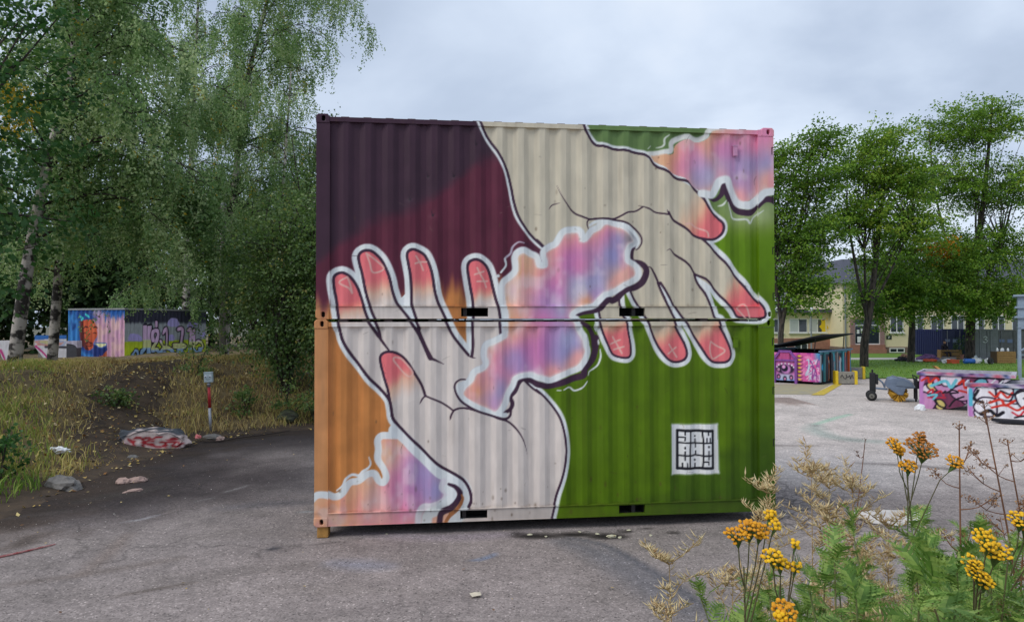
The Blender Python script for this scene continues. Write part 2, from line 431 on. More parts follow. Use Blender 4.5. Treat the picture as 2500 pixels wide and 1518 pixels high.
TRACE = {
 'arm_left': [(2037,5265),(2074,5146),(2167,4955),(2316,4737),(2418,4536),(2475,4315),(2522,4075),(2587,3891),(2718,3708),(2887,3534),(2815,3619),(2900,3533),],
 'arm_right': [(3400,5231),(3439,5148),(3477,5055),(3592,4904),(3707,4874),(3871,4841),(4035,4824),(4230,4786),(4327,4741),(4425,4639),(4592,4558),(4710,4476),(4858,4432),(4956,4339),(5075,4217),(5174,4056),(5294,3943),(5358,3868),(5353,3762),(5283,3684),(5173,3653),(5054,3671),(4935,3717),(4856,3782),(4758,3856),(4659,3921),(4591,4015),],
 'uindex': [(5054,3671),(5113,3614),(5252,3482),(5392,3331),(5512,3178),(5612,3064),(5732,2911),(5853,2806),(5917,2729),(5933,2652),(5938,2661),(5915,2609),(5800,2594),(5628,2606),(5530,2622),(5470,2718),(5370,2832),(5231,2984),(5112,3117),(4954,3192),],
 'umiddle': [(4954,3182),(4993,3078),(5092,2926),(5161,2774),(5220,2602),(5290,2575),(5326,2471),(5392,2324),(5446,2198),(5463,2094),(5412,2021),(5303,2000),(5194,2022),(5118,2095),(5032,2241),(4924,2408),(4838,2543),(4775,2601),(4667,2752),(4579,2904),(4481,3073),],
 'uring': [(4446,3073),(4520,2884),(4598,2714),(4657,2601),(4670,2574),(4708,2470),(4772,2345),(4826,2221),(4847,2117),(4804,2044),(4707,2013),(4600,2045),(4514,2138),(4429,2284),(4365,2428),(4312,2552),(4266,2600),(4169,2769),(4111,2863),(4049,2985),],
 'upinky': [(3912,2890),(3922,2768),(3956,2636),(4019,2552),(4046,2408),(4078,2243),(4078,2119),(4025,2078),(3919,2089),(3835,2130),(3772,2243),(3709,2387),(3657,2551),(3649,2598),(3630,2719),(3659,2897),],
 'ucrease_thumb': [(4591,3983),(4522,3995),(4424,4012),(4346,4048),(4239,4084),(4186,4098),],
 'ucrease_palm': [(4239,4078),(4151,4025),(4035,4004),(3938,3954),(3842,3915),(3726,3918),(3573,3910),(3496,3908),(3325,3980),(3220,4090),(3135,4219),(3083,4339),],
 'ucrease_index': [(4958,3192),(4875,3305),(4776,3390),(4678,3455),(4609,3521),(4564,3499),],
 'ucrease_thumb2': [(4659,3921),(4600,3987),(4571,4047),],
 'ucrease_ring': [(4462,3054),(4403,3186),(4345,3271),(4298,3280),],
 'ucrease_small': [(3116,4110),(3021,4085),(2974,4025),],
 'upalm': [(2037,5265),(2074,5146),(2167,4955),(2316,4737),(2418,4536),(2475,4315),(2522,4075),(2587,3891),(2718,3708),(2887,3534),(2900,3533),(3192,3137),(3659,2897),(3912,2880),(4034,2985),(4150,2806),(4266,2600),(4657,2601),(4520,2884),(4446,3073),(4481,3073),(4579,2904),(4775,2601),(5220,2602),(5161,2774),(5092,2926),(4954,3192),(5231,2984),(5532,3159),(5392,3331),(5252,3482),(5054,3671),(4659,3921),(4935,3764),(5283,3684),(5358,3868),(5174,4056),(4956,4339),(4710,4476),(4425,4639),(4230,4786),(3871,4841),(3592,4904),(3477,5055),(3400,5231),],
 'uthumb': [(4659,3921),(4758,3856),(4856,3782),(4935,3717),(5054,3671),(5173,3653),(5283,3684),(5353,3762),(5358,3868),(5294,3943),(5174,4056),(5075,4217),(4956,4339),(4542,4290),(4502,4023),],
 'lpinky': [(300,2500),(274,2667),(252,2824),(226,2960),(213,3085),(227,3138),(265,3168),(322,3179),(378,3160),(430,3119),(487,3041),(534,2941),(576,2815),(618,2669),(670,2553),(785,2375),],
 'lring': [(784,2469),(753,2553),(700,2669),(658,2795),(616,2942),(574,3152),(531,3320),(524,3388),(551,3436),(603,3460),(675,3459),(738,3422),(811,3344),(863,3250),(916,3113),(953,2944),(1001,2807),(1064,2723),(1148,2618),(1211,2533),(1306,2385),],
 'lmiddle': [(1306,2470),(1263,2565),(1216,2703),(1194,2787),(1188,2989),(1177,3147),(1150,3306),(1134,3401),(1149,3455),(1202,3482),(1270,3467),(1349,3420),(1397,3341),(1439,3225),(1466,3097),(1488,2948),(1526,2810),(1590,2672),(1654,2534),(1729,2385),(1825,2257),(1932,2129),],
 'lindex': [(1977,2118),(1990,2257),(1984,2460),(1978,2674),(1972,2824),(1945,2995),(1918,3155),(1907,3262),(1928,3326),(1981,3357),(2046,3355),(2110,3318),(2164,3254),(2207,3126),(2240,2976),(2278,2825),(2311,2718),(2333,2557),(2347,2391),],
 'lleft': [(300,2500),(346,2328),(433,2170),(550,2013),(686,1835),(823,1696),(921,1577),(951,1458),(971,1339),(1040,1240),(1177,1099),(1315,959),(1454,817),(1593,695),(1752,612),(1872,520),(1948,389),(1962,259),(1933,180),],
 'lthumb': [(951,1458),(931,1577),(910,1695),(861,1853),(821,2011),(811,2110),(859,2165),(947,2179),(1055,2139),(1153,2049),(1252,1890),(1332,1751),(1381,1611),],
 'lwrist': [(2635,1817),(2758,1699),(2860,1627),(2818,1668),(2921,1576),(3044,1433),(3127,1290),(3179,1107),(3203,904),(3193,742),(3169,601),(3128,460),(3076,300),(3046,159),(3001,-31),],
 'lpalm': [(1844,-105),(1843,153),(1933,180),(1962,259),(1948,389),(1872,520),(1752,612),(1593,695),(1454,817),(1315,959),(1177,1099),(1040,1240),(971,1339),(951,1458),(921,1577),(823,1696),(686,1835),(550,2013),(433,2170),(346,2328),(300,2500),(670,2553),(753,2511),(784,2469),(1211,2533),(1306,2470),(1654,2534),(1825,2257),(1932,2129),(1977,2118),(1984,2460),(2333,2557),(2347,2391),(2675,2083),(2635,1817),(2860,1627),(2921,1576),(3044,1433),(3127,1290),(3179,1107),(3203,904),(3193,742),(3169,601),(3128,460),(3076,300),(3046,159),(2984,-141),],
 'lvalley1': [(670,2553),(743,2448),(816,2338),(858,2280),(931,2185),],
 'lvalley1b': [(753,2553),(784,2480),(816,2354),],
 'lvalley2': [(1211,2533),(1296,2406),(1370,2248),(1434,2099),(1449,2088),(1498,2072),(1618,2011),],
 'lvalley2b': [(1290,2491),(1317,2396),(1391,2226),(1468,2088),],
 'lvalley3': [(1921,2135),(1958,2106),(2033,2084),],
 'lcrease1': [(1381,1611),(1550,1540),(1669,1469),(1739,1418),],
 'lcrease1b': [(1381,1611),(1342,1572),(1307,1505),],
 'lcrease2': [(1739,1418),(1709,1359),(1696,1296),],
 'lcrease3': [(1739,1422),(1809,1447),(1909,1442),(2029,1415),(2170,1373),(2311,1311),(2433,1269),(2534,1187),(2616,1075),(2667,953),(2690,842),],
 'cloud': [(2409,2782),(2387,2932),(2397,3040),(2473,3105),(2549,3181),(2570,3257),(2559,3387),(2592,3436),(2646,3447),(2712,3410),(2777,3379),(2799,3314),(2832,3260),(2942,3267),(2953,3348),(2931,3446),(2996,3501),(3084,3546),(3128,3612),(3184,3700),(3272,3723),(3350,3725),(3378,3671),(3389,3611),(3461,3606),(3528,3673),(3573,3729),(3651,3763),(3726,3837),(3841,3821),(3957,3785),(4054,3711),(4112,3627),(4033,3582),(3988,3493),(3982,3394),(4010,3329),(4101,3286),(4134,3231),(4129,3165),(4044,3109),(3954,3064),(3875,3009),(3774,2964),(3695,2941),(3617,2864),(3550,2798),(3461,2776),(3350,2743),(3262,2688),(3240,2612),(3306,2558),(3339,2482),(3362,2416),(3406,2351),(3439,2264),(3416,2346),(3437,2244),(3458,2162),(3416,2060),(3354,1979),(3230,1929),(3106,1879),(3003,1829),(2920,1849),(2818,1876),(2757,1901),(2614,1892),(2513,1842),(2472,1741),(2411,1641),(2361,1501),(2280,1402),(2190,1433),(2069,1484),(1928,1546),(1868,1606),(1888,1686),(1988,1785),(2037,1885),(2148,1935),(2198,2025),(2168,2125),(2187,2226),(2268,2266),(2388,2330),(2442,2384),(2441,2588),(2430,2696),],
 'cloud_dark1': [(4157,3573),(4101,3506),(4084,3396),(4112,3352),(4203,3331),(4271,3266),(4276,3188),(4225,3078),(4134,3011),(4021,2988),(3942,2932),(3886,2866),(3819,2833),(3774,2849),(3707,2799),(3651,2733),(3550,2695),(3439,2678),(3328,2645),],
 'cloud_dark2': [(3362,2547),(3439,2525),(3517,2471),(3573,2362),(3589,2220),(3615,2346),(3604,2203),(3562,2060),(3458,1938),(3437,1856),(3313,1816),(3168,1766),(2982,1721),(2859,1738),(2818,1749),(2757,1790),(2635,1817),(2574,1761),(2533,1660),(2476,1580),(2503,1499),(2473,1419),(2382,1370),],
 'cloud_curl_dark': [(3496,3777),(3477,3842),(3496,3889),(3573,3913),(3688,3916),(3842,3905),(3996,3871),(4112,3807),(4199,3714),(4225,3619),(4189,3534),(4151,3509),],
 'cloud_curl_white': [(3519,3824),(3592,3869),(3688,3889),(3841,3881),(3977,3842),(4083,3778),(4166,3685),(4190,3609),(4155,3539),],
 'cloud_foot_dark': [(1891,1812),(1837,1817),(1778,1787),(1752,1727),(1778,1627),(1848,1527),(1969,1446),(2109,1384),(2271,1332),(2412,1299),(2473,1339),(2483,1399),],
 'cloud_foot_white': [(1868,1766),(1808,1737),(1808,1667),(1868,1577),(1968,1506),(2109,1434),(2270,1362),(2412,1350),],
 'cloud_acc1': [(2644,3580),(2569,3590),(2495,3528),(2467,3444),(2393,3373),(2406,3287),(2338,3194),],
 'cloud_acc2': [(3642,2315),(3650,2254),],
 'cloud_acc3': [(3663,2192),(3671,2100),(3636,1988),(3562,1927),(3516,1900),(3504,1851),],
 'cloud_acc4': [(3489,1774),(3427,1697),(3323,1653),(3250,1699),(3172,1665),],
 'cloud_acc5': [(3137,1661),(3089,1661),],
 'cloud_acc6': [(3587,2520),(3615,2428),],
 'cloud_notch_dark': [(2635,3582),(2733,3551),(2788,3509),(2859,3445),(2856,3385),],
 'tcloud': [(4347,4770),(4504,4794),(4661,4799),(4691,4905),(4760,4965),(4879,5003),(4998,4969),(5107,4995),(5187,5075),(5258,5232),(6272,5268),(6267,4351),(6079,4337),(5940,4324),(5818,4244),(5697,4183),(5576,4190),(5495,4294),(5436,4389),(5396,4484),(5316,4482),(5245,4384),(5195,4306),(5036,4321),(4937,4376),(4818,4479),(4660,4541),(4543,4624),(4405,4696),],
 'tcloud_w1': [(4327,4783),(4504,4813),(4631,4842),(4638,4938),(4711,4998),(4859,5035),(4998,4999),(5117,5044),(5138,5102),(5218,5143),(5378,5178),],
 'tcloud_w2': [(5066,4280),(5195,4264),(5259,4356),(5311,4453),(5416,4469),(5460,4370),(5519,4237),(5596,4146),(5737,4130),(5859,4225),(5940,4301),(6124,4332),],
 'tcloud_d': [(5115,4237),(5235,4188),(5335,4261),(5371,4387),(5405,4292),(5475,4149),(5575,4049),(5736,4025),(5838,4124),(5940,4204),(6042,4200),(6143,4135),],
 'tcloud_a1': [(5425,4158),(5458,4043),(5504,3944),(5686,3932),(5732,3882),(5797,3969),(5919,4056),],
 'tcloud_a2': [(5294,4112),(5354,4127),(5399,4186),],
 'tcloud_a3': [(4612,5052),(4543,4996),(4539,4923),(4504,4890),(4435,4878),],
 'tcloud_a4': [(4351,4894),(4312,4855),],
 'bcloud': [(-146,327),(-14,333),(43,361),(157,368),(253,345),(348,392),(434,497),(539,533),(654,609),(751,596),(771,527),(868,515),(897,613),(838,732),(798,850),(807,948),(807,1047),(865,1085),(962,1079),(1080,1062),(1276,860),(1435,699),(1573,577),(1633,496),(1752,454),(1842,332),(1793,234),(1674,119),(1636,-138),(-143,-79),],
 'bcloud_w1': [(-33,334),(43,396),(157,393),(252,359),(348,411),(433,530),(539,553),(654,638),(741,636),(794,546),(848,525),(891,593),(857,702),(785,821),(792,949),(783,1057),(836,1115),(962,1117),(1079,1101),],
 'bcloud_w2': [(1001,1181),(1119,1071),(1276,910),(1454,728),(1593,606),(1732,543),(1842,471),(1892,370),(1873,252),(1813,114),(1734,-2),],
 'bcloud_w3': [(1613,517),(1594,438),(1653,357),(1614,269),(1476,213),(1358,197),(1303,130),(1290,22),],
 'bcloud_w4': [(1683,435),(1723,335),(1654,238),(1535,162),(1417,106),(1398,8),],
 'bcloud_d': [(1679,479),(1762,449),(1822,362),(1789,270),(1704,181),(1585,121),(1560,3),],
 'bcloud_brown': [(1842,342),(1856,282),(1793,175),(1684,79),(1635,1),],
 'bcloud_a': [(672,857),(696,774),(663,716),(596,674),(548,621),(462,633),(389,585),(351,508),(275,440),],
 'm_lpinky': [(389,3124),(286,3055),(410,2982),(446,2920),(420,3045),(389,3124),],
 'm_lring': [(624,3426),(666,3311),(708,3185),(842,3234),(738,3343),(624,3426),],
 'm_lm1': [(1249,3398),(1302,3308),(1339,3218),],
 'm_lm2': [(1239,3302),(1302,3324),(1381,3325),],
 'm_li1': [(2030,3253),(2078,3157),(2122,3082),(2149,3002),],
 'm_li2': [(1998,3166),(2116,3205),],
 'm_li3': [(2030,3076),(2165,3082),],
 'm_lthumb': [(1075,2089),(996,2109),(981,2070),(1046,1981),(1115,1901),(1184,1861),(1223,1890),(1203,1950),(1134,2030),(1075,2089),],
 'm_uthumb': [(4827,3858),(4896,3869),(4975,3822),(5124,3758),(5144,3695),],
 'm_uindex': [(5530,2737),(5631,2786),(5681,2719),(5711,2604),],
 'm_uindex2': [(5530,2728),(5610,2642),(5650,2600),],
 'm_up1': [(3839,2356),(3898,2253),(3957,2136),],
 'm_up2': [(3810,2260),(3936,2315),],
 'm_up3': [(3856,2186),(3983,2226),],
 'm_ur1': [(4600,2252),(4664,2159),(4718,2080),],
 'm_ur2': [(4589,2128),(4708,2211),],
 'm_um': [(5180,2287),(5166,2178),(5209,2057),(5303,2094),(5376,2167),(5271,2230),(5180,2287),],
 'tag_w': [(4640,1183),(5275,1176),(5291,523),(4637,531),],
 'tag_frame': [(4716,1106),(5205,1089),(5206,592),(4713,603),(4716,1106),],
 'tag_v1': [(4892,1084),(4889,932),(4881,770),(4881,614),],
 'tag_v2': [(5059,1076),(5074,929),(5073,766),(5065,609),],
 'tag_h1': [(4721,945),(4889,937),(5063,929),(5207,931),],
 'tag_h2': [(4721,774),(4889,768),(4971,773),(5073,759),(5207,761),],
 'tag_l0': [(4813,1088),(4816,1046),],
 'tag_l1': [(4732,1016),(4818,1012),(4810,968),],
 'tag_l2': [(4961,1026),(4962,1025),],
 'tag_l3': [(4964,987),(4965,945),],
 'tag_l4': [(5136,1075),(5137,1036),],
 'tag_l5': [(5116,992),(5115,933),],
 'tag_l6': [(5164,993),(5165,937),],
 'tag_l7': [(4814,877),(4814,867),],
 'tag_l8': [(4812,823),(4810,777),],
 'tag_l9': [(4967,923),(4968,879),],
 'tag_l10': [(4972,825),(4968,776),],
 'tag_l11': [(5144,883),(5144,874),],
 'tag_l12': [(5144,819),(5144,770),],
 'tag_l13': [(4810,755),(4811,713),],
 'tag_l14': [(4779,672),(4780,621),],
 'tag_l15': [(4843,666),(4845,619),],
 'tag_l16': [(4955,711),(4961,707),],
 'tag_l17': [(4962,661),(4961,617),],
 'tag_l18': [(5144,745),(5143,708),],
 'tag_l19': [(5076,680),(5142,677),(5142,640),],
}
BLOBS = [(2581,3149,173,222,158,122,0.60),(2560,2933,130,222,208,214,0.60),(2723,2999,173,222,160,160,0.70),(3051,3306,249,222,160,160,0.80),(3305,3407,238,208,130,172,0.90),(3494,3409,184,208,130,172,0.80),(2996,3153,162,222,158,122,0.60),(3051,3001,217,186,112,176,0.90),(3162,3155,184,208,130,172,0.70),(3250,3308,151,186,112,176,0.70),(2975,2838,184,186,112,176,0.70),(3774,3677,119,208,130,172,0.90),(3661,3554,151,208,130,172,0.70),(3908,3613,130,142,142,196,0.80),(3830,3425,184,142,142,196,0.95),(3550,3159,249,142,142,196,0.95),(3394,3059,184,166,172,208,0.80),(3328,2895,141,166,172,208,0.70),(3617,2984,130,166,172,208,0.70),(3606,2875,130,168,138,194,0.70),(4077,3186,97,222,160,160,0.90),(3942,3097,86,222,160,160,0.70),(3829,3019,75,222,160,160,0.80),(3461,2808,97,222,158,122,0.80),(3327,3298,119,186,112,176,0.70),(3438,3288,130,208,130,172,0.60),(2832,2697,217,168,138,194,0.70),(3052,2719,184,168,138,194,0.80),(3151,2676,97,166,172,208,0.70),(2614,2642,151,222,160,160,0.70),(2517,2512,130,222,158,122,0.60),(2593,2459,75,222,208,214,0.70),(2865,2545,141,186,112,176,0.80),(2920,2351,195,208,130,172,0.90),(2975,2221,184,186,112,176,0.90),(3195,2405,162,168,138,194,0.80),(3217,2221,162,142,142,196,0.80),(3306,2296,97,168,138,194,0.70),(2724,2372,162,222,160,160,0.80),(2370,2023,224,208,130,172,0.70),(2675,2083,224,186,112,176,0.90),(2532,2023,163,142,142,196,0.80),(2777,1941,203,168,138,194,0.70),(2309,1823,163,208,130,172,0.70),(2310,1662,163,142,142,196,0.85),(2168,1723,122,222,160,160,0.70),(2068,1604,122,168,138,194,0.50),(2270,1481,101,168,138,194,0.70),(2028,1684,101,222,158,122,0.80),(2248,2255,81,222,208,214,0.60),(2940,2021,183,208,130,172,0.80),(2878,2204,183,186,112,176,0.70),(3105,2386,183,168,138,194,0.70),(3126,2102,183,142,142,196,0.70),(3291,2223,162,142,142,196,0.75),(3250,2346,122,166,172,208,0.70),(3374,2080,101,222,160,160,0.80),(3023,1879,101,222,160,160,0.80),(3291,1979,101,222,160,160,0.70),(215,220,326,222,158,122,0.50),(501,367,305,222,158,122,0.60),(924,906,224,222,158,122,0.60),(1081,706,244,222,208,214,0.35),(1178,842,142,208,130,172,0.55),(1277,702,203,168,138,194,0.80),(1121,410,244,186,112,176,0.80),(1415,541,224,142,142,196,0.80),(1278,347,224,168,138,194,0.80),(1005,138,285,208,130,172,0.70),(734,126,264,222,160,160,0.80),(791,281,163,222,208,214,0.40),(1514,380,142,142,142,196,0.80),(1004,531,142,208,130,172,0.50),(4641,4674,148,222,158,122,0.70),(4739,4849,148,222,158,122,0.60),(4937,4797,185,208,130,172,0.80),(4798,4602,148,208,130,172,0.70),(5096,4649,185,168,138,194,0.70),(5036,4455,167,142,142,196,0.70),(5236,4884,148,222,158,122,0.60),(5437,5044,204,222,160,160,0.80),(5376,4734,167,142,142,196,0.60),(5578,4894,185,186,112,176,0.70),(5536,4565,185,168,138,194,0.80),(5739,4706,204,142,142,196,0.80),(5821,4999,204,208,130,172,0.80),(5964,5101,148,208,130,172,0.90),(5982,4713,167,142,142,196,0.80),(5697,4376,185,168,138,194,0.70),(5595,4238,92,222,160,160,0.80),(6022,4442,130,222,160,160,0.80),(5336,4887,130,186,112,176,0.60),(5195,4498,111,166,172,208,0.60),]
TIPS = [('lpinky',(306,3170),(370,2751),(393,2469)),('lring',(634,3458),(740,3027),(824,2743)),('lmiddle',(1217,3477),(1314,3074),(1367,2809)),('lindex',(2003,3349),(2111,2953),(2155,2782)),('lthumb',(879,2173),(1056,1872),(1155,1574)),('uthumb',(5393,3734),(4995,3842),(4758,4124)),('uindex',(5973,2585),(5511,2891),(5331,3062)),('umiddle',(5336,1979),(5162,2345),(5054,2575)),('uring',(4772,1992),(4600,2304),(4493,2553)),('upinky',(3983,2068),(3877,2428),(3835,2613)),]
TR = {k: [(a / 1000, b / 1000) for a, b in v] for k, v in TRACE.items()}
CW, CH = 6.075, 2.591                                     # container length and height
PAINT_K = np.array((1.30, 1.22, 1.10))                                            # photographed tone to paint albedo
PURPLE, CREAM, WHITE, RED = (58, 38, 60), (204, 199, 200), (208, 218, 228), (221, 112, 122)

def paint_mural():
    C = Canvas(-0.06, CW + 0.06, -0.06, 2 * CH + 0.06, 0.005)
    X, Z = C.X + 0 * C.Z, C.Z + 0 * C.X
    h, w = X.shape
    big = vnoise(h, w, 9, 9, 3, 4); streak = vnoise(h, w, 5, 70, 5, 3); mid = vnoise(h, w, 26, 26, 9, 3)
    # left ground: plum to maroon to ochre
    diag = Z - (3.52 + (X - 0.2) * 0.56) + (big - 0.5) * 0.5
    k = sstep(0.10, -0.16, diag)[..., None]
    left = np.array((57, 38, 54.)) * (1 - k) + np.array((84, 36, 56.)) * k
    zb = np.where(X < 1.0, 2.70, 2.70 + 0.30 * sstep(0.85, 1.35, X)) + (streak - 0.5) * 0.45
    k = sstep(0.20, -0.14, Z - zb)[..., None]
    och = np.array((168, 112, 66.)) * (1 - sstep(2.6, 1.4, Z)[..., None]) + np.array((176, 118, 68.)) * sstep(2.6, 1.4, Z)[..., None]
    och = och + (np.array((184, 138, 104.)) - och) * (sstep(0.24, 0.1, X) * 0.6)[..., None]
    left = left * (1 - k) + och * k
    # right ground: greens
    g = np.empty((h, w, 3)); g[:] = (76, 106, 10)
    k = sstep(3.4, 4.4, Z)[..., None]; g = g * (1 - k) + np.array((92, 120, 74.)) * k
    k = (sstep(2.7, 3.3, Z) * sstep(4.1, 3.6, Z) * 0.8)[..., None]; g = g * (1 - k) + np.array((86, 124, 12.)) * k
    k = (np.exp(-((X - 5.75) / 0.45) ** 2 - ((Z - 4.0) / 0.22) ** 2) * 0.75)[..., None]; g = g * (1 - k) + np.array((160, 174, 142.)) * k
    k = (sstep(1.15, 0.2, Z + (X < 4.6) * 0.45 + (mid - 0.5) * 0.5) * 0.75 * sstep(3.3, 4.7, X))[..., None]; g = g * (1 - k) + np.array((50, 78, 18.)) * k
    k = (np.exp(-((X - 5.9) / 0.3) ** 2) * sstep(1.7, 0.8, Z) * 0.6)[..., None]; g = g * (1 - k) + np.array((44, 70, 16.)) * k
    sx_ = np.where(Z < 2.4, 2.68, 3.02)
    k = sstep(-.07, .07, X - sx_)[..., None]
    C.a = (left * (1 - k) + g * k).astype(np.float32)
    C.a *= (0.93 + 0.14 * streak * 0.6 + 0.10 * (mid - 0.5) + 0.05)[..., None]

    def cream(mask, tone=CREAM):
        t = (np.array(tone) * (0.985 + 0.05 * (streak - 0.5) + 0.04 * (big - 0.5))[..., None]).astype(np.float32)
        C.a = C.a * (1 - mask[..., None]) + t * mask[..., None]
    def sm(n, step=0.02): return catmull(TR[n], step)
    def tip(n):
        name, a, b, c = n
        a, b, c = (np.array(q) / 1000 for q in (a, b, c))
        m = C.mask(sm(name))
        d = c - a; l = np.linalg.norm(d); d /= l
        t = ((X - a[0]) * d[0] + (Z - a[1]) * d[1]) / l + (streak - 0.5) * 0.22
        tb = ((b - a) @ d) / l
        kr = sstep(tb + 0.16, tb - 0.14, t) ** 0.8; kp = sstep(1.0, tb - 0.05, t)
        C.lay(m * kp * 0.85, (228, 168, 140)); C.lay(m * kr, RED)
        C.lay(m * kr * sstep(tb * 0.75, 0.0, t) * 0.35, (224, 104, 118))
    UF = ['uindex', 'umiddle', 'uring', 'upinky']
    LF = ['lpinky', 'lring', 'lmiddle', 'lindex']
    # ----- upper hand: halo, fill, tips, outline
    for n, wd in (('arm_left', 0.095), ('arm_right', 0.10), ('uindex', 0.155), ('umiddle', 0.145), ('uring', 0.145), ('upinky', 0.135)):
        C.stroke(TR[n], wd, WHITE, 0.016)
    m = C.mask(TR['upalm'])
    for n in UF + ['uthumb']: m = np.maximum(m, C.mask(sm(n)))
    cream(m, (191, 187, 174))
    for q in TIPS[5:]: tip(q)
    for n, wd in (('arm_left', 0.034), ('arm_right', 0.033), ('uindex', 0.033), ('umiddle', 0.032), ('uring', 0.032), ('upinky', 0.03)):
        C.stroke(TR[n], wd, PURPLE, 0.007)
    for n, wd, tp in (('ucrease_thumb', 0.022, (1, .25)), ('ucrease_palm', 0.024, (.8, .1)), ('ucrease_index', 0.03, (1, .15)), ('ucrease_thumb2', 0.022, (1, .2)),
                      ('ucrease_ring', 0.03, (1, .3)), ('ucrease_small', 0.014, (.2, .2))):
        C.stroke(TR[n], wd, PURPLE, 0.007, tp)
    # white slivers between the parted fingers
    C.fill([(x, z) for x, z in TR['umiddle'][-5:]] + [(x, z) for x, z in TR['uring'][1:5]], WHITE, 0.0)
    # ----- lower hand
    for n, wd in (('lpinky', 0.165), ('lring', 0.165), ('lmiddle', 0.165), ('lindex', 0.165), ('lleft', 0.135), ('lwrist', 0.115)):
        C.stroke(TR[n], wd, WHITE, 0.016)
    m = C.mask(TR['lpalm'])
    for n in LF: m = np.maximum(m, C.mask(sm(n)))
    cream(m)
    for q in TIPS[:4]: tip(q)
    C.lay(C.mask(sm('lthumb')), CREAM); tip(TIPS[4])
    for n, wd in (('lpinky', 0.038), ('lring', 0.038), ('lmiddle', 0.038), ('lindex', 0.038), ('lleft', 0.038), ('lthumb', 0.034), ('lwrist', 0.03)):
        C.stroke(TR[n], wd, PURPLE, 0.007)
    # repaint the white wedges that the outlines of two neighbours enclose
    for a, b in (('lpinky', 'lring'), ('lring', 'lmiddle')):
        pa, pb = TR[a][-5:], TR[b][:5]
        mm = C.mask([*pa, *pb]); 
        near = np.maximum(C.stroke_mask(TR[a], 0.038, 0.007), C.stroke_mask(TR[b], 0.038, 0.007))
        C.lay(mm * (1 - near), WHITE)
    for n, wd, tp in (('lvalley1', 0.036, (1, .6)), ('lvalley1b', 0.036, (1, 1)), ('lvalley2', 0.05, (.8, .12)), ('lvalley2b', 0.04, (.8, .8)), ('lvalley3', 0.02, (1, .1)),
                      ('lcrease1', 0.024, (1, 1)), ('lcrease1b', 0.02, (1, .1)), ('lcrease2', 0.024, (1, .1)), ('lcrease3', 0.026, (1, .05))):
        C.stroke(TR[n], wd, PURPLE, 0.007, tp)
    # ----- clouds
    def cloud(name, seed):
        c = C.mask(sm(name))
        base = C.a.copy(); C.a[:] = (226, 176, 150)
        for bx, bz, br, r_, g_, b_, al in BLOBS:
            C.blob(bx / 1000, bz / 1000, br / 1000 * 1.05, (r_, g_, b_), al, 1.0, 1.15, 2.4)
        n = vnoise(h, w, 22, 34, seed, 3); n2 = vnoise(h, w, 14, 60, seed + 1, 2)
        C.lay(sstep(0.52, 0.8, n) * 0.45, (214, 206, 220)); C.lay(sstep(0.5, 0.2, n2) * 0.25, (196, 130, 176))
        col = C.a; C.a = base * (1 - c[..., None]) + col * c[..., None]
    C.stroke(TR['cloud_dark1'], 0.085, PURPLE, 0.01, (.5, .7)); C.stroke(TR['cloud_dark2'], 0.085, PURPLE, 0.01, (.6, .5))
    C.stroke(TR['cloud_notch_dark'], 0.07, (74, 34, 56), 0.02, (.5, .8))
    cl = TR['cloud'] + TR['cloud'][:1]
    C.stroke(cl, 0.165, (196, 206, 220), 0.02)
    C.stroke(TR['cloud_dark1'], 0.06, PURPLE, 0.012, (.35, .6)); C.stroke(TR['cloud_dark2'], 0.06, PURPLE, 0.012, (.4, .35))
    C.stroke(cl, 0.15, WHITE, 0.016)
    cloud('cloud', 31)
    C.blob(TR['cloud_curl_white'][6][0] - 0.09, TR['cloud_curl_white'][6][1] - 0.03, 0.1, (120, 126, 140), 0.8)
    C.stroke(TR['cloud'], 0.03, (226, 222, 228), 0.03, alpha=0.55)
    C.stroke(TR['cloud_curl_white'], 0.055, WHITE, 0.012, (.6, .4)); C.stroke(TR['cloud_curl_dark'], 0.026, PURPLE, 0.008, (.5, .5))
    C.stroke(TR['cloud_foot_white'], 0.06, WHITE, 0.014); C.stroke(TR['cloud_foot_dark'], 0.03, PURPLE, 0.008, (.6, 1))
    C.stroke(TR['cloud_acc1'], 0.028, (176, 170, 192), 0.012, (.4, .7)); C.stroke(TR['cloud_acc1'][-3:], 0.024, WHITE, 0.008)
    ex, ez = TR['cloud_acc1'][-1]; C.blob(ex - 0.035, ez - 0.045, 0.022, WHITE, 1, power=6)
    for n in ('cloud_acc2', 'cloud_acc3', 'cloud_acc4', 'cloud_acc5', 'cloud_acc6'): C.stroke(TR[n], 0.022, WHITE, 0.008, (.5, .5))
    C.stroke(TR['tcloud_d'], 0.085, PURPLE, 0.01, (.3, 1)); C.stroke(TR['tcloud_w1'], 0.075, (206, 214, 216), 0.02); C.stroke(TR['tcloud_w2'], 0.11, WHITE, 0.016)
    cloud('tcloud', 51)
    C.stroke(TR['tcloud_w1'], 0.05, (212, 218, 222), 0.03); C.stroke(TR['tcloud_w2'], 0.095, WHITE, 0.03); C.stroke(TR['arm_right'][:13], 0.033, PURPLE, 0.007)
    for n in ('tcloud_a1', 'tcloud_a2', 'tcloud_a3', 'tcloud_a4'): C.stroke(TR[n], 0.026, (196, 208, 206), 0.012, (.4, .4))
    C.stroke(TR['bcloud_w1'], 0.09, WHITE, 0.014); C.stroke(TR['bcloud_w2'], 0.17, WHITE, 0.014)
    cloud('bcloud', 71)
    C.stroke(TR['bcloud_w1'], 0.085, WHITE, 0.014); C.stroke(TR['bcloud_w2'], 0.13, WHITE, 0.014); C.stroke(TR['bcloud_w3'], 0.085, (204, 206, 220), 0.02); C.stroke(TR['bcloud_w4'], 0.13, WHITE, 0.02)
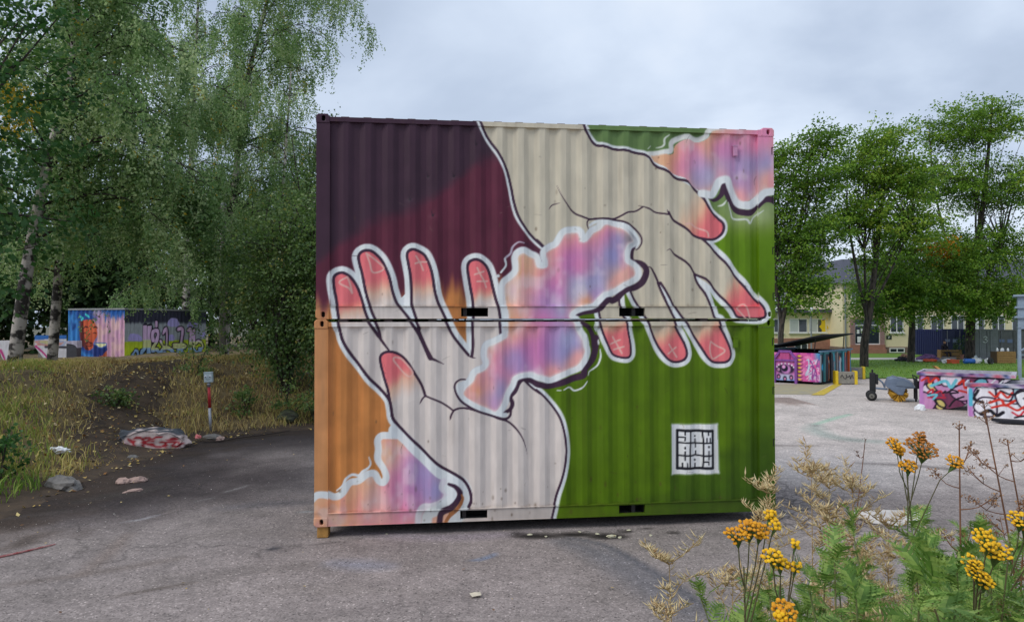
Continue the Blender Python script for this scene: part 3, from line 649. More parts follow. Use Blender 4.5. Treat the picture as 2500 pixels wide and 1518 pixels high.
    C.stroke(TR['bcloud_d'], 0.075, PURPLE, 0.01, (.5, 1)); C.stroke(TR['bcloud_brown'], 0.05, (160, 104, 66), 0.01, (.4, .8)); C.stroke(TR['lleft'], 0.038, PURPLE, 0.007)
    C.stroke(TR['bcloud_a'], 0.034, WHITE, 0.01, (.3, .5))
    # ----- nails and runes
    for n in [q for q in TR if q.startswith('m_')]: C.stroke(TR[n], 0.019, (240, 176, 172), 0.012)
    # ----- signature panel
    tp = TR['tag_w']; [C.stroke(list(q), 0.022, (170, 188, 180), 0.03) for q in zip(tp, tp[1:] + tp[:1])]; C.fill(tp, (214, 220, 226))
    INK = (22, 24, 34)
    for q in zip(TR['tag_frame'], TR['tag_frame'][1:]): C.stroke(list(q), 0.036, INK, 0.008)
    for n in ('tag_v1', 'tag_v2', 'tag_h1', 'tag_h2'): C.stroke(TR[n], 0.022, INK, 0.007)
    for i in range(20):
        q = TR['tag_l%d' % i]
        if len(q) == 3: C.stroke(q[:2], 0.018, INK, 0.007); C.stroke(q[1:], 0.018, INK, 0.007)
        else: C.stroke(q, 0.025 if np.hypot(q[0][0] - q[1][0], q[0][1] - q[1][1]) < 0.02 else 0.019, INK, 0.007)
    # wear: fine scratches, scuffs and grime specks
    rw = np.random.default_rng(77)
    for i in range(70):
        x, z = rw.uniform(0.2, CW - 0.2), rw.uniform(0.1, 2 * CH - 0.2); a = rw.uniform(-0.6, 0.6) + (1.57 if rw.random() < .5 else 0); l = rw.uniform(0.02, 0.14)
        C.stroke([(x, z), (x + l * .5 * math.cos(a) + rw.normal(0, .012), z + l * .5 * math.sin(a)), (x + l * math.cos(a), z + l * math.sin(a))], rw.uniform(.004, .009), [(70, 58, 52), (120, 112, 100), (44, 36, 38)][i % 3], .008, (.3, .2), rw.uniform(.25, .6))
    for i in range(130):
        C.blob(rw.uniform(0.1, CW - .1), rw.uniform(0.02, 2 * CH) if i % 2 else rw.uniform(0.0, 0.45), rw.uniform(.004, .016), (78, 62, 50), rw.uniform(.2, .6), rw.uniform(.6, 1.4), rw.uniform(.8, 2.6), 3)
    C.lay(sstep(0.30, 0.0, Z + (mid - .5) * .35) * 0.16, (84, 74, 64)); C.lay(sstep(.62, .8, vnoise(h, w, 4, 110, 55, 2)) * sstep(.35, .7, big) * 0.10, (90, 80, 72))
    for x, z in ((1.17, 1.53), (1.46, 1.33), (1.73, 1.84), (1.40, 1.83), (2.02, 2.26)):  # punctures at the dents, their dark hollows painted on as spots
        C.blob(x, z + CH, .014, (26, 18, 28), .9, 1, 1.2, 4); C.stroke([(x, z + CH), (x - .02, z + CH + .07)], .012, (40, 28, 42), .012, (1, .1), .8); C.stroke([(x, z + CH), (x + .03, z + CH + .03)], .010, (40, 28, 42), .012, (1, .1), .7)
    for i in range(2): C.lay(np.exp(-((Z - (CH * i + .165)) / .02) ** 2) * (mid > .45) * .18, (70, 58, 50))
    C.a *= (0.975 + 0.05 * mid)[..., None]
    C.linear(PAINT_K)
    C.lin_a = np.minimum(C.lin_a, 0.86)
    return C
# ------------------------------------------------------------------ the stacked shipping containers
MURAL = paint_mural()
M_PAINT = paint_mat('mural paint')
M_DARK = mat('dark void', (0.012, 0.012, 0.013, 1), 0.9)
M_STEEL_R = mat('weathered container steel', L4(112, 96, 96), 0.6, noise=0.25, nscale=3, bump=0.1)
M_UNDER = mat('container underside', L4(48, 44, 44), 0.8, noise=0.3, nscale=5)
BASE_Z = 0.14
C_LOC, C_YAW = (-2.4774, 8.726), 0.1173

def front_grid(k, x0, x1, z0, z1, y, step=0.011, lipfn=None):
    """Painted front patch in container coordinates: returns verts, quads, colours."""
    nx = max(2, int((x1 - x0) / step) + 1); nz = max(2, int((z1 - z0) / step) + 1)
    x = np.repeat(np.linspace(x0, x1, nx), nz); z = np.tile(np.linspace(z0, z1, nz), nx)
    v = np.stack([x, np.full_like(x, y), z], 1)
    return v, grid_faces(nx, nz), MURAL.sample(x, z + k * CH)

def painted_box(name, k, x0, x1, y0, y1, z0, z1, parent, step=0.011):
    v, f, c = front_grid(k, x0, x1, z0, z1, y0, step)
    vs, fs, cs = [v], [f], [c]
    n = len(v)
    for x, z in (((x0, x1), z0), ((x0, x1), z1)):          # undersides and tops, split along x so colour follows
        m = max(2, int((x1 - x0) / 0.03) + 1)
        xx = np.linspace(x0, x1, m)
        a = np.stack([xx, np.full(m, y0), np.full(m, z)], 1); b = a.copy(); b[:, 1] = y1
        col = MURAL.sample(xx, np.full(m, z + k * CH))
        q = np.stack([np.arange(m - 1), np.arange(1, m), np.arange(1, m) + m, np.arange(m - 1) + m], 1)
        vs.append(np.vstack([a, b])); fs.append(q + n); cs.append(np.vstack([col, col])); n += 2 * m
    for x in (x0, x1):
        m = max(2, int((z1 - z0) / 0.05) + 1)
        zz = np.linspace(z0, z1, m)
        a = np.stack([np.full(m, x), np.full(m, y0), zz], 1); b = a.copy(); b[:, 1] = y1
        col = MURAL.sample(np.full(m, x), zz + k * CH)
        q = np.stack([np.arange(m - 1), np.arange(1, m), np.arange(1, m) + m, np.arange(m - 1) + m], 1)
        vs.append(np.vstack([a, b])); fs.append(q + n); cs.append(np.vstack([col, col])); n += 2 * m
    q = np.array([[x0, y1, z0], [x1, y1, z0], [x1, y1, z1], [x0, y1, z1]])
    vs.append(q); fs.append(np.array([[n, n + 1, n + 2, n + 3]])); cs.append(np.tile(c.mean(0), (4, 1)))
    return np_mesh(name, np.vstack(vs), np.vstack(fs), M_PAINT, parent, paint=np.vstack(cs))

def casting(k, x0, x1, z0, z1, hx, hz, parent, chamfer):
    """Corner casting: ring of faces between the oval hole and the outer outline, with depth."""
    na, nr = 56, 7
    ang = np.linspace(0, 2 * np.pi, na, endpoint=False)
    cx, cz = (x0 + x1) / 2, (z0 + z1) / 2
    out = []
    for a in ang:                                             # outer outline: rectangle with small chamfers, hit by a ray from the hole
        d = np.array([np.cos(a), np.sin(a)]); best = 9
        t = []
        if d[0] > 1e-9: t.append((x1 - hx) / d[0])
        if d[0] < -1e-9: t.append((x0 - hx) / d[0])
        if d[1] > 1e-9: t.append((z1 - hz) / d[1])
        if d[1] < -1e-9: t.append((z0 - hz) / d[1])
        p = np.array([hx, hz]) + d * min(t)
        for sx, sz in chamfer:                               # cut corners
            gx, gz = (x1 if sx > 0 else x0), (z1 if sz > 0 else z0)
            e = abs(p[0] - gx) + abs(p[1] - gz)
            if e < 0.028:
                nrm = np.array([sx, sz]) / math.sqrt(2)
                lim = (np.array([gx, gz]) @ nrm) - 0.028 / math.sqrt(2)
                over = p @ nrm - lim
                if over > 0: p = p - nrm * over
        out.append(p)
    out = np.array(out)
    hole = np.stack([hx + 0.0235 * np.cos(ang), hz + 0.0235 * np.sin(ang) + np.sign(np.sin(ang)) * 0.013 * np.minimum(1, np.abs(np.sin(ang)) * 3)], 1)
    vs, fs = [], []
    def ring(p, y): vs.append(np.stack([p[:, 0], np.full(na, y), p[:, 1]], 1))
    ring(hole, 0.07); ring(hole, 0.03); ring(hole, -0.006)
    for r in range(1, nr): ring(hole + (out - hole) * r / (nr - 1), -0.006 if r < nr - 1 else -0.0045)
    ring(out, 0.16)
    V = np.vstack(vs); j = np.arange(na)
    for r in range(len(vs) - 1):
        fs.append(np.stack([r * na + j, r * na + (j + 1) % na, (r + 1) * na + (j + 1) % na, (r + 1) * na + j], 1))
    F = np.vstack(fs)
    col = MURAL.sample(V[:, 0], V[:, 2] + k * CH)
    o = np_mesh('corner_casting', V, F, M_PAINT, parent, paint=col)
    b = MB(); b.add([(p[0], 0.069, p[1]) for p in hole], [tuple(range(na))]); b.build('casting_socket', M_DARK, o)
    return o

def shipping_container(k, label, dx):
    c = thing('shipping_container', label, 'container', (C_LOC[0] + dx * math.cos(C_YAW), C_LOC[1] + dx * math.sin(C_YAW), BASE_Z + k * CH), C_YAW)
    D, PL, PR = 2.438, 0.172, 5.848
    zt0, zt1, zb0, zb1 = 2.497, 2.555, 0.012, 0.165
    # --- corrugated side panel, depth follows the trapezoid profile; dented here and there
    prof = [(0, 0.010), (0.072, 0.010), (0.140, 0.046), (0.210, 0.046), (0.2806, 0.010)]
    px = np.array([p[0] for p in prof]); py = np.array([p[1] for p in prof])
    brk = np.concatenate([0.606 + 0.2806 * i + px[:4] for i in range(-3, 22)])
    xs = np.unique(np.round(np.concatenate([np.arange(PL, PR, 0.0112), brk[(brk > PL) & (brk < PR)], [PR]]), 5))
    xs = xs[np.concatenate([[True], np.diff(xs) > 0.003])]
    zs = np.linspace(zb1 - 0.01, zt0 + 0.005, 218)
    yy = np.interp(np.mod(xs - 0.606, 0.2806), px, py)
    if k == 1: yy = np.where(xs < 0.33, np.interp(xs, [PL, 0.26, 0.33], [0.046, 0.046, 0.012]), yy)
    X = np.repeat(xs, len(zs)); Z = np.tile(zs, len(xs)); Y = np.repeat(yy, len(zs))
    r = np.random.default_rng(20 + k)
    for _ in range(46):                                       # shallow waviness of thin sheet
        a, b, s, d = r.uniform(PL, PR), r.uniform(zb1, zt0), r.uniform(0.10, 0.45), r.normal(0, 0.0028)
        Y = Y + d * np.exp(-((X - a) ** 2 + ((Z - b) * 0.6) ** 2) / s ** 2)
    dents = [(1.17, 1.55, 0.045, 0.03), (1.46, 1.35, 0.05, 0.032), (0.98, 1.30, 0.06, 0.02), (1.40, 1.83, 0.02, 0.02), (1.73, 1.83, 0.022, 0.02), (4.05, 1.90, 0.07, 0.02), (3.6, 2.0, 0.10, 0.014),
             (2.1, 2.25, 0.03, 0.012), (4.95, 1.0, 0.05, 0.01)] if k == 1 else [(3.9, 0.25, 0.12, 0.012), (1.9, 0.9, 0.05, 0.006), (5.2, 1.6, 0.09, 0.008), (2.6, 0.5, 0.16, 0.01)]
    for a, b, s, d in dents:
        Y = Y + 0.28 * d * np.exp(-(((X - a) / s) ** 2 + np.where(Z > b, ((Z - b) / (s * 2.6)) ** 2, ((Z - b) / (s * 0.8)) ** 2)))
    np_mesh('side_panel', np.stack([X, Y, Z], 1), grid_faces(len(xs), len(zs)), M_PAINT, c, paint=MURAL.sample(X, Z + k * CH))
    # --- frame of the painted side
    painted_box('corner_post', k, 0.004, PL, 0.0, 0.14, 0.118, CH - 0.118, c)
    painted_box('corner_post', k, PR, CW - 0.006, 0.0, 0.14, 0.118, CH - 0.118, c)
    painted_box('top_rail', k, PL - 0.01, PR + 0.02, -0.001, 0.06, zt0, zt1, c)
    # bottom rail in pieces round the two fork pockets
    pk = [(1.823, 2.172), (3.905, 4.256)]
    for a, b in ((PL - 0.01, pk[0][0]), (pk[0][1], pk[1][0]), (pk[1][1], PR + 0.02)):
        painted_box('bottom_rail', k, a, b, 0.004, 0.055, zb0, zb1, c)
    for a, b in pk:
        painted_box('bottom_rail', k, a, b, 0.004, 0.055, 0.145, zb1, c); painted_box('bottom_rail', k, a, b, 0.004, 0.055, zb0, 0.034, c)
        p = MB(); p.box(a, b, 0.05, D - 0.05, 0.028, 0.033); p.box(a, b, 0.05, D - 0.05, 0.146, 0.151); p.box(a - 0.006, a - 0.001, 0.05, D - 0.05, 0.03, 0.15); p.box(b + 0.001, b + 0.006, 0.05, D - 0.05, 0.03, 0.15)
        if k == 0 or a > 3: p.box(a, b, 0.24, 0.245, 0.03, 0.15)
        p.build('fork_pocket', M_DARK, c)
    painted_box('rail_lip', k, PL, PR, -0.010, 0.05, zb1 - 0.0035, zb1 + 0.0015, c)
    painted_box('rail_flange', k, PL, PR, -0.006, 0.05, zb0 - 0.006, zb0 - 0.001, c)
    # --- corner castings of the painted side
    for x0, x1, hx, sx in ((0.0, 0.168, 0.094, -1), (PR + 0.045, CW, CW - 0.082, 1)):
        casting(k, x0, x1, 0.0, 0.116, hx, 0.060, c, [(sx, -1)] if k == 0 else [(sx, -1)])
        casting(k, x0, x1, CH - 0.116, CH - 0.001, hx, CH - 0.058, c, [(-sx, 1), (sx, 1)])
    painted_box('corner_plate', k, PR - 0.002, PR + 0.05, -0.004, 0.1, CH - 0.116, CH - 0.03, c); painted_box('corner_plate', k, PR - 0.002, PR + 0.05, -0.004, 0.1, 0.01, 0.118, c)
    # --- hinge blades at the door end post
    for hz in (0.30, 0.92, 1.62, 2.28):
        h = MB(); h.box(CW - 0.035, CW - 0.026, -0.004, 0.05, hz - 0.05, hz + 0.05); h.box(CW - 0.026, CW - 0.004, -0.004, 0.05, hz + 0.042, hz + 0.05); h.build('hinge', M_DARK, c)
    # --- small lashing plate near the top right
    lp = MB(); lp.box(5.50, 5.555, 0.0, 0.03, 2.20, 2.34); lp.box(5.49, 5.565, -0.004, 0.012, 2.33, 2.345); pl = lp.build('vent_cover', M_PAINT, c)
    cc = MURAL.sample(np.array([5.70 if k else 5.75]), np.array([2.27 + k * CH]))[0] * 0.97
    at = pl.data.attributes.new('paint', 'FLOAT_COLOR', 'POINT'); at.data.foreach_set('color', list((*cc, 1.0)) * len(pl.data.vertices))
    # --- the rest of the box: roof, floor, far side, closed end, doors
    b = MB(); b.box(0.1, CW - 0.1, 0.05, D - 0.05, CH - 0.07, CH - 0.045)
    for i in range(20): b.box(0.3 + i * 0.28, 0.40 + i * 0.28, 0.08, D - 0.08, CH - 0.045, CH - 0.006)
    b.box(0.15, CW - 0.15, 1.1, 1.3, CH - 0.045, CH - 0.004); b.build('roof', M_STEEL_R, c)  # raised middle strip added to block the sky through the gap between containers
    b = MB(); b.box(0.12, CW - 0.12, 0.06, D - 0.06, 0.155, 0.19)
    for i in range(18): b.box(0.25 + i * 0.32, 0.30 + i * 0.32, 0.06, D - 0.06, 0.03, 0.155)
    b.build('floor_frame', M_UNDER, c)
    b = MB()
    for i in range(20): b.hexa([(0.2 + i * .28, D, .17), (0.27 + i * .28, D, .17), (0.34 + i * .28, D - .036, .17), (0.41 + i * .28, D - .036, .17)], [(0.2 + i * .28, D, 2.5), (0.27 + i * .28, D, 2.5), (0.34 + i * .28, D - .036, 2.5), (0.41 + i * .28, D - .036, 2.5)])
    b.box(0.17, CW - 0.17, D - 0.05, D - 0.04, 0.15, 2.5); b.box(0.17, CW - 0.17, D - 0.06, D, 2.49, 2.555); b.box(0.17, CW - 0.17, D - 0.05, D, 0.012, 0.165)
    b.build('rear_panel', M_STEEL_R, c)
    b = MB(); b.box(0.03, 0.05, 0.14, D - 0.14, 0.12, CH - 0.1)
    for i in range(7): b.box(0.008, 0.03, 0.3 + i * 0.27, 0.42 + i * 0.27, 0.16, CH - 0.14)
    b.build('end_wall', M_STEEL_R, c)
    for y0, y1 in ((0.15, D / 2 - 0.01), (D / 2 + 0.01, D - 0.15)):
        d = MB(); d.box(CW - 0.06, CW - 0.03, y0, y1, 0.13, CH - 0.12)
        for i in range(4): d.box(CW - 0.03, CW - 0.015, y0 + 0.08, y1 - 0.08, 0.3 + i * 0.55, 0.55 + i * 0.55)
        dd = d.build('door_leaf', M_STEEL_R, c)
        for q in (0.3, 0.7):
            d = MB(); d.tube([(CW - 0.005, y0 + q * (y1 - y0), 0.1), (CW - 0.005, y0 + q * (y1 - y0), CH - 0.1)], 0.017, 8); d.build('locking_bar', M_STEEL_R, dd)
    for x in (0.004, CW - 0.17):
        b = MB(); b.box(x, x + 0.165, D - 0.14, D, 0.0, CH - 0.002); b.build('rear_post', M_STEEL_R, c)
    return c

shipping_container(0, 'lower mural container with open cream palm and signature panel, raised on timber blocks', 0.0)
shipping_container(1, 'upper mural container with dark plum corner and downward reaching hand, stacked on top', 0.014)

M_WOOD_Y = mat('raw sawn timber', L4(176, 130, 66), 0.75, noise=0.22, nscale=14, bump=0.15, bscale=60)
def face_pt(s, d, z=0.0):
    return (C_LOC[0] + s * math.cos(C_YAW) - d * math.sin(C_YAW), C_LOC[1] + s * math.sin(C_YAW) + d * math.cos(C_YAW), z)
for s, d, lb in ((0.105, 0.12, 'yellowish timber block under the front left corner of the lower container'), (CW - 0.09, 0.12, 'yellowish timber block under the front right corner, behind the tansy flowers'),
                 (0.105, 2.3, 'timber block under the rear left corner of the lower container'), (CW - 0.09, 2.3, 'timber block under the rear right corner of the lower container')):
    b = MB(); b.box(-0.068, 0.068, -0.1, 0.1, 0, BASE_Z - 0.001)
    o = b.build('timber_block', M_WOOD_Y, None, bevel=0.006, loc=face_pt(s, d, 0.0), rot=(0, 0, C_YAW))
    tag(o, lb, 'block', 'blocks under the container corners')
# ------------------------------------------------------------------ terrain shape
FOOT = np.array([(-7.5, 2.0), (-7.55, 9.0), (-7.6, 10.6), (-7.75, 12.2), (-7.75, 14.2), (-7.65, 16.0), (-6.85, 17.1), (-5.2, 18.2), (-2.0, 19.2), (1.0, 21.0), (2.5, 25.0), (3.0, 40.0), (3.0, 90.0)])
_bankpoly = np.vstack([FOOT, [(-90, 90), (-90, 2)]])

def in_poly(x, y, poly):
    c = np.zeros(x.shape, bool)
    q = np.roll(poly, -1, 0)
    for (x0, y0), (x1, y1) in zip(poly, q):
        if y0 == y1: continue
        c ^= ((y0 > y) != (y1 > y)) & (x < (x1 - x0) * (y - y0) / (y1 - y0) + x0)
    return c

def foot_dist(x, y):
    """Signed distance from the foot of the bank, positive up the bank."""
    x = np.asarray(x, np.float64); y = np.asarray(y, np.float64)
    d = np.full(x.shape, 1e9)
    for a, b in zip(FOOT[:-1], FOOT[1:]):
        e = b - a; l2 = e @ e
        t = np.clip(((x - a[0]) * e[0] + (y - a[1]) * e[1]) / l2, 0, 1)
        d = np.minimum(d, np.hypot(x - a[0] - t * e[0], y - a[1] - t * e[1]))
    return np.where(in_poly(x, y, _bankpoly), d, -d)

def wob(x, y, f=1.0, ph=0.0):
    return (np.sin(x * 1.3 * f + ph) * np.cos(y * 1.1 * f - ph) + 0.6 * np.sin(x * 2.9 * f + 1.7 * y * f + ph * 2) + 0.4 * np.cos(5.1 * y * f - 3.3 * x * f)) / 2.0

def bank_z(x, y):
    s = foot_dist(x, y) + 0.22 * wob(x, y, 1.1)
    z = np.interp(s, [-1, -0.25, 0.0, 0.5, 1.2, 2.2, 3.2, 4.2, 5.2, 8, 14, 25, 60], [-0.12, -0.06, 0.0, 0.12, 0.40, 0.84, 1.18, 1.42, 1.53, 1.46, 1.20, 1.0, 0.98])
    return z + 0.05 * wob(x, y, 1.9, 0.6) * np.clip(s, 0, 1) + 0.10 * wob(x, y, 0.45, 2.0) * np.clip(s / 3, 0, 1)

def mound_z(x, y):
    """Low rubble mound that the photographer stands on."""
    x = np.asarray(x, np.float64); y = np.asarray(y, np.float64)
    back = 1.08 * sstep(2.6 + 1.6 * sstep(0.2, 1.2, x), 0.6 + 0.8 * sstep(0.2, 1.2, x), y)
    right = 1.0 * sstep(0.5, 2.4, x) * sstep(6.0 + 0.5 * sstep(2, 5, x), 2.4, y)
    return np.maximum(back, right) - 0.04 + 0.03 * wob(x, y, 3.0, 1.0)

# ------------------------------------------------------------------ ground materials
def asphalt_mat(name, attr, base):
    m = bpy.data.materials.new(name); m.use_nodes = True
    t = m.node_tree; b = t.nodes['Principled BSDF']; b.inputs['Roughness'].default_value = 0.88; b.inputs['Specular IOR Level'].default_value = 0.3
    co = t.nodes.new('ShaderNodeTexCoord')
    def nz(scale, detail, rough=0.6):
        n = t.nodes.new('ShaderNodeTexNoise'); n.inputs['Scale'].default_value = scale; n.inputs['Detail'].default_value = detail; n.inputs['Roughness'].default_value = rough
        t.links.new(co.outputs['Object'], n.inputs['Vector']); return n.outputs['Fac']
    def rng_(v, a, bb, c, d):
        r = t.nodes.new('ShaderNodeMapRange'); r.inputs[1].default_value = a; r.inputs[2].default_value = bb; r.inputs[3].default_value = c; r.inputs[4].default_value = d
        t.links.new(v, r.inputs[0]); return r.outputs[0]
    def mul(a, bb):
        q = t.nodes.new('ShaderNodeMath'); q.operation = 'MULTIPLY'; t.links.new(a, q.inputs[0]); t.links.new(bb, q.inputs[1]); return q.outputs[0]
    f = mul(rng_(nz(0.55, 6), .3, .7, .84, 1.13), rng_(nz(3.2, 5), .3, .7, .90, 1.09))
    vo = t.nodes.new('ShaderNodeTexVoronoi'); vo.inputs['Scale'].default_value = 62; t.links.new(co.outputs['Object'], vo.inputs['Vector'])
    sp = t.nodes.new('ShaderNodeSeparateColor'); t.links.new(vo.outputs['Color'], sp.inputs[0])
    grain = rng_(sp.outputs[0], 0.0, 1.0, 0.76, 1.22)
    bright = rng_(sp.outputs[1], 0.965, 0.99, 1.0, 1.9)
    dark = rng_(sp.outputs[2], 0.955, 0.985, 1.0, 0.45)
    f = mul(mul(mul(f, grain), bright), dark)
    f = mul(f, rng_(nz(26, 4, 0.7), .32, .68, .86, 1.13))
    # long wandering cracks and soft blotches
    vl = t.nodes.new('ShaderNodeTexVoronoi'); vl.feature = 'DISTANCE_TO_EDGE'; vl.inputs['Scale'].default_value = 0.42
    wl = t.nodes.new('ShaderNodeTexNoise'); wl.inputs['Scale'].default_value = 1.5; wl.inputs['Detail'].default_value = 7; t.links.new(co.outputs['Object'], wl.inputs['Vector'])
    wm = t.nodes.new('ShaderNodeVectorMath'); wm.operation = 'MULTIPLY_ADD'; wm.inputs[1].default_value = (1.3, 1.3, 0); t.links.new(wl.outputs['Color'], wm.inputs[0]); t.links.new(co.outputs['Object'], wm.inputs[2]); t.links.new(wm.outputs[0], vl.inputs['Vector'])
    crk = rng_(vl.outputs['Distance'], 0.0, 0.011, 0.62, 1.0)
    msk = rng_(nz(0.30, 3), .47, .56, 0.0, 1.0)
    mm = t.nodes.new('ShaderNodeMix'); mm.data_type = 'FLOAT'; mm.inputs[2].default_value = 1.0; t.links.new(msk, mm.inputs[0]); t.links.new(crk, mm.inputs[3])
    f = mul(f, mm.outputs[0])
    f = mul(f, rng_(nz(9.0, 6, 0.75), .36, .64, .84, 1.12))
    f = mul(f, rng_(nz(1.35, 8, 0.7), .52, .66, 1.0, .80))
    vm = t.nodes.new('ShaderNodeVectorMath'); vm.operation = 'SCALE'; t.links.new(f, vm.inputs['Scale'])
    if attr:
        at = t.nodes.new('ShaderNodeAttribute'); at.attribute_name = 'paint'; t.links.new(at.outputs['Color'], vm.inputs[0])
        # alligator cracks where the old surface has broken up (strength kept in the attribute's alpha)
        v2 = t.nodes.new('ShaderNodeTexVoronoi'); v2.feature = 'DISTANCE_TO_EDGE'; v2.inputs['Scale'].default_value = 5.2
        wq = t.nodes.new('ShaderNodeTexNoise'); wq.inputs['Scale'].default_value = 4; t.links.new(co.outputs['Object'], wq.inputs['Vector'])
        wa = t.nodes.new('ShaderNodeVectorMath'); wa.operation = 'MULTIPLY_ADD'; wa.inputs[1].default_value = (0.16, 0.16, 0); t.links.new(wq.outputs['Color'], wa.inputs[0]); t.links.new(co.outputs['Object'], wa.inputs[2])
        t.links.new(wa.outputs[0], v2.inputs['Vector'])
        ck = rng_(v2.outputs['Distance'], 0.0, 0.075, 0.78, 0.0)
        ca = mul(ck, at.outputs['Alpha'])
        inv = t.nodes.new('ShaderNodeMath'); inv.operation = 'SUBTRACT'; inv.inputs[0].default_value = 1.0; t.links.new(ca, inv.inputs[1])
        v3 = t.nodes.new('ShaderNodeVectorMath'); v3.operation = 'SCALE'; t.links.new(vm.outputs[0], v3.inputs[0]); t.links.new(inv.outputs[0], v3.inputs['Scale'])
        t.links.new(v3.outputs[0], b.inputs['Base Color'])
    else:
        vm.inputs[0].default_value = base
        t.links.new(vm.outputs[0], b.inputs['Base Color'])
    bp = t.nodes.new('ShaderNodeBump'); bp.inputs['Strength'].default_value = 0.35; bp.inputs['Distance'].default_value = 0.01
    t.links.new(sp.outputs[0], bp.inputs['Height']); t.links.new(bp.outputs[0], b.inputs['Normal'])
    return m

ASPH = (140, 130, 126)
def paint_yard():
    C = Canvas(-10, 10.2, 3.4, 25.2, 0.04, ASPH)
    X, Y = C.X + 0 * C.Z, C.Z + 0 * C.X
    h, w = X.shape
    n1_, n2_, n3_ = vnoise(h, w, 10, 10, 101, 4), vnoise(h, w, 60, 22, 102, 3), vnoise(h, w, 40, 40, 103, 3)
    s = foot_dist(X, Y)
    C.a *= (0.94 + 0.12 * n1_)[..., None]
    C.lay(sstep(0.5, 0.75, n2_) * 0.25, (112, 104, 98))
    # lighter, dustier surface out to the right of the container
    C.lay(sstep(3.4, 5.0, X) * sstep(10.4, 12.6, Y + (n3_ - .5) * 1.5) * 0.95, (194, 182, 174))
    # damp dirt carried along the foot of the bank
    C.lay(sstep(-5.2, -0.6, s + 0.6 + (n1_ - 0.5) * 3.4 + (n3_ - .5) * 1.2) * sstep(8.8, 11.2, Y + (n1_ - .5) * 3) * 1.0, (52, 45, 45))
    C.lay(sstep(-2.0, -0.3, s + (n3_ - 0.5) * 2.0) * 0.92, (58, 47, 40))
    C.lay(sstep(1.0, 0.0, np.abs(X + 2.6) / 2.2) * sstep(10.2, 11.6, Y) * 0.5, (78, 74, 76))
    # scuffs, tar seam, overspray, chalky scratches
    for p, wd, col, al, so in (
        ([(0.70, 8.75), (1.1, 8.45), (1.42, 7.76), (1.66, 7.1), (1.86, 6.4), (2.0, 5.6)], 0.10, (72, 74, 82), 0.85, 0.10),
        ([(0.6, 8.6), (0.95, 8.2), (1.25, 7.6), (1.5, 6.9), (1.7, 6.2)], 0.45, (108, 106, 110), 0.7, 0.30),
        ([(-0.46, 7.92), (-0.31, 8.0), (-0.19, 8.17)], 0.04, (92, 130, 180), 0.8, 0.05),
        ([(-2.0, 7.85), (-1.75, 7.8), (-1.4, 7.75)], 0.22, (142, 146, 164), 0.6, 0.3),
        ([(-2.2, 9.0), (-1.0, 8.8), (0.2, 8.9)], 0.22, (150, 138, 150), 0.55, 0.3),
        ([(-5.25, 9.49), (-5.09, 9.61), (-4.98, 9.84)], 0.05, (190, 192, 196), 0.8, 0.05), ([(-4.93, 9.9), (-4.85, 10.1)], 0.04, (196, 180, 170), 0.7, 0.05),
        ([(-4.78, 10.55), (-4.63, 10.78)], 0.04, (170, 168, 166), 0.7, 0.05), ([(-4.59, 11.14), (-4.38, 11.62)], 0.04, (170, 168, 166), 0.7, 0.05),
        ([(-3.0, 9.95), (-2.78, 10.0)], 0.05, (170, 196, 204), 0.6, 0.07),
        ([(-6.6, 10.5), (-6.2, 11.0), (-5.8, 11.5)], 0.30, (60, 54, 50), 0.8, 0.25), ([(-7.3, 9.5), (-6.6, 9.9), (-6.0, 10.1)], 0.12, (72, 64, 60), 0.8, 0.15),
        ([(-4.2, 10.2), (-3.7, 10.4), (-2.9, 10.5)], 0.30, (88, 84, 86), 0.8, 0.35), ([(-5.3, 10.3), (-5.2, 9.8)], 0.35, (104, 96, 96), 0.6, 0.3),
        ([(-4.9, 8.9), (-4.7, 8.1), (-4.6, 7.5)], 0.12, (118, 102, 92), 0.6, 0.2), ([(-3.6, 7.3), (-2.9, 7.6), (-2.2, 7.9)], 0.14, (112, 104, 100), 0.5, 0.25),
        ([(-5.2, 7.2), (-4.4, 7.6), (-3.8, 8.0)], 0.10, (104, 92, 84), 0.6, 0.2), ([(-3.9, 6.9), (-3.3, 7.25)], 0.06, (78, 68, 60), 0.7, 0.08),
        ([(8.0, 18.4), (9.1, 19.6), (9.9, 20.4)], 0.10, (120, 176, 142), 0.8, 0.25), ([(8.0, 18.4), (7.55, 17.4), (7.5, 16.4), (7.9, 15.8), (8.8, 15.6)], 0.5, (138, 150, 140), 0.6, 0.4),
        ([(3.9, 14.6), (5.2, 15.2), (6.6, 15.2)], 0.16, (102, 94, 88), 0.7, 0.25), ([(6.6, 13.3), (7.6, 13.0), (8.2, 12.5)], 0.2, (98, 90, 86), 0.7, 0.25), ([(4.2, 18.8), (5.0, 19.2)], 0.16, (104, 92, 86), 0.7, 0.2)):
        C.stroke(p, wd, col, so, (.5, .5), al, 0.1)
    C.blob(-2.85, 8.36, 0.075, (74, 72, 76), 0.95, 1, 1.1, 6)
    for x, y, r_, st in ((0.30, 8.82, 0.15, 2.2), (0.80, 8.90, 0.12, 2.0), (1.2, 8.80, 0.17, 1.6), (1.46, 9.02, 0.07, 1.5), (2.05, 8.95, 0.06, 1.6), (1.75, 9.15, 0.05, 2.0), (0.05, 8.95, 0.05, 2)):
        C.blob(x, y, r_, (38, 33, 30), 1.0, st, 0.8, 4)
    # gravelly verge before the skips
    gr = (sstep(-0.9, 0.5, Y - (23.6 - 0.42 * (X - 8.5)) + (n3_ - .5) * 2.2)) * sstep(4, 6, X)
    C.lay(gr * 0.8, (136, 118, 108))
    C.a *= (0.965 + 0.07 * n3_)[..., None]
    C.linear(1.10)
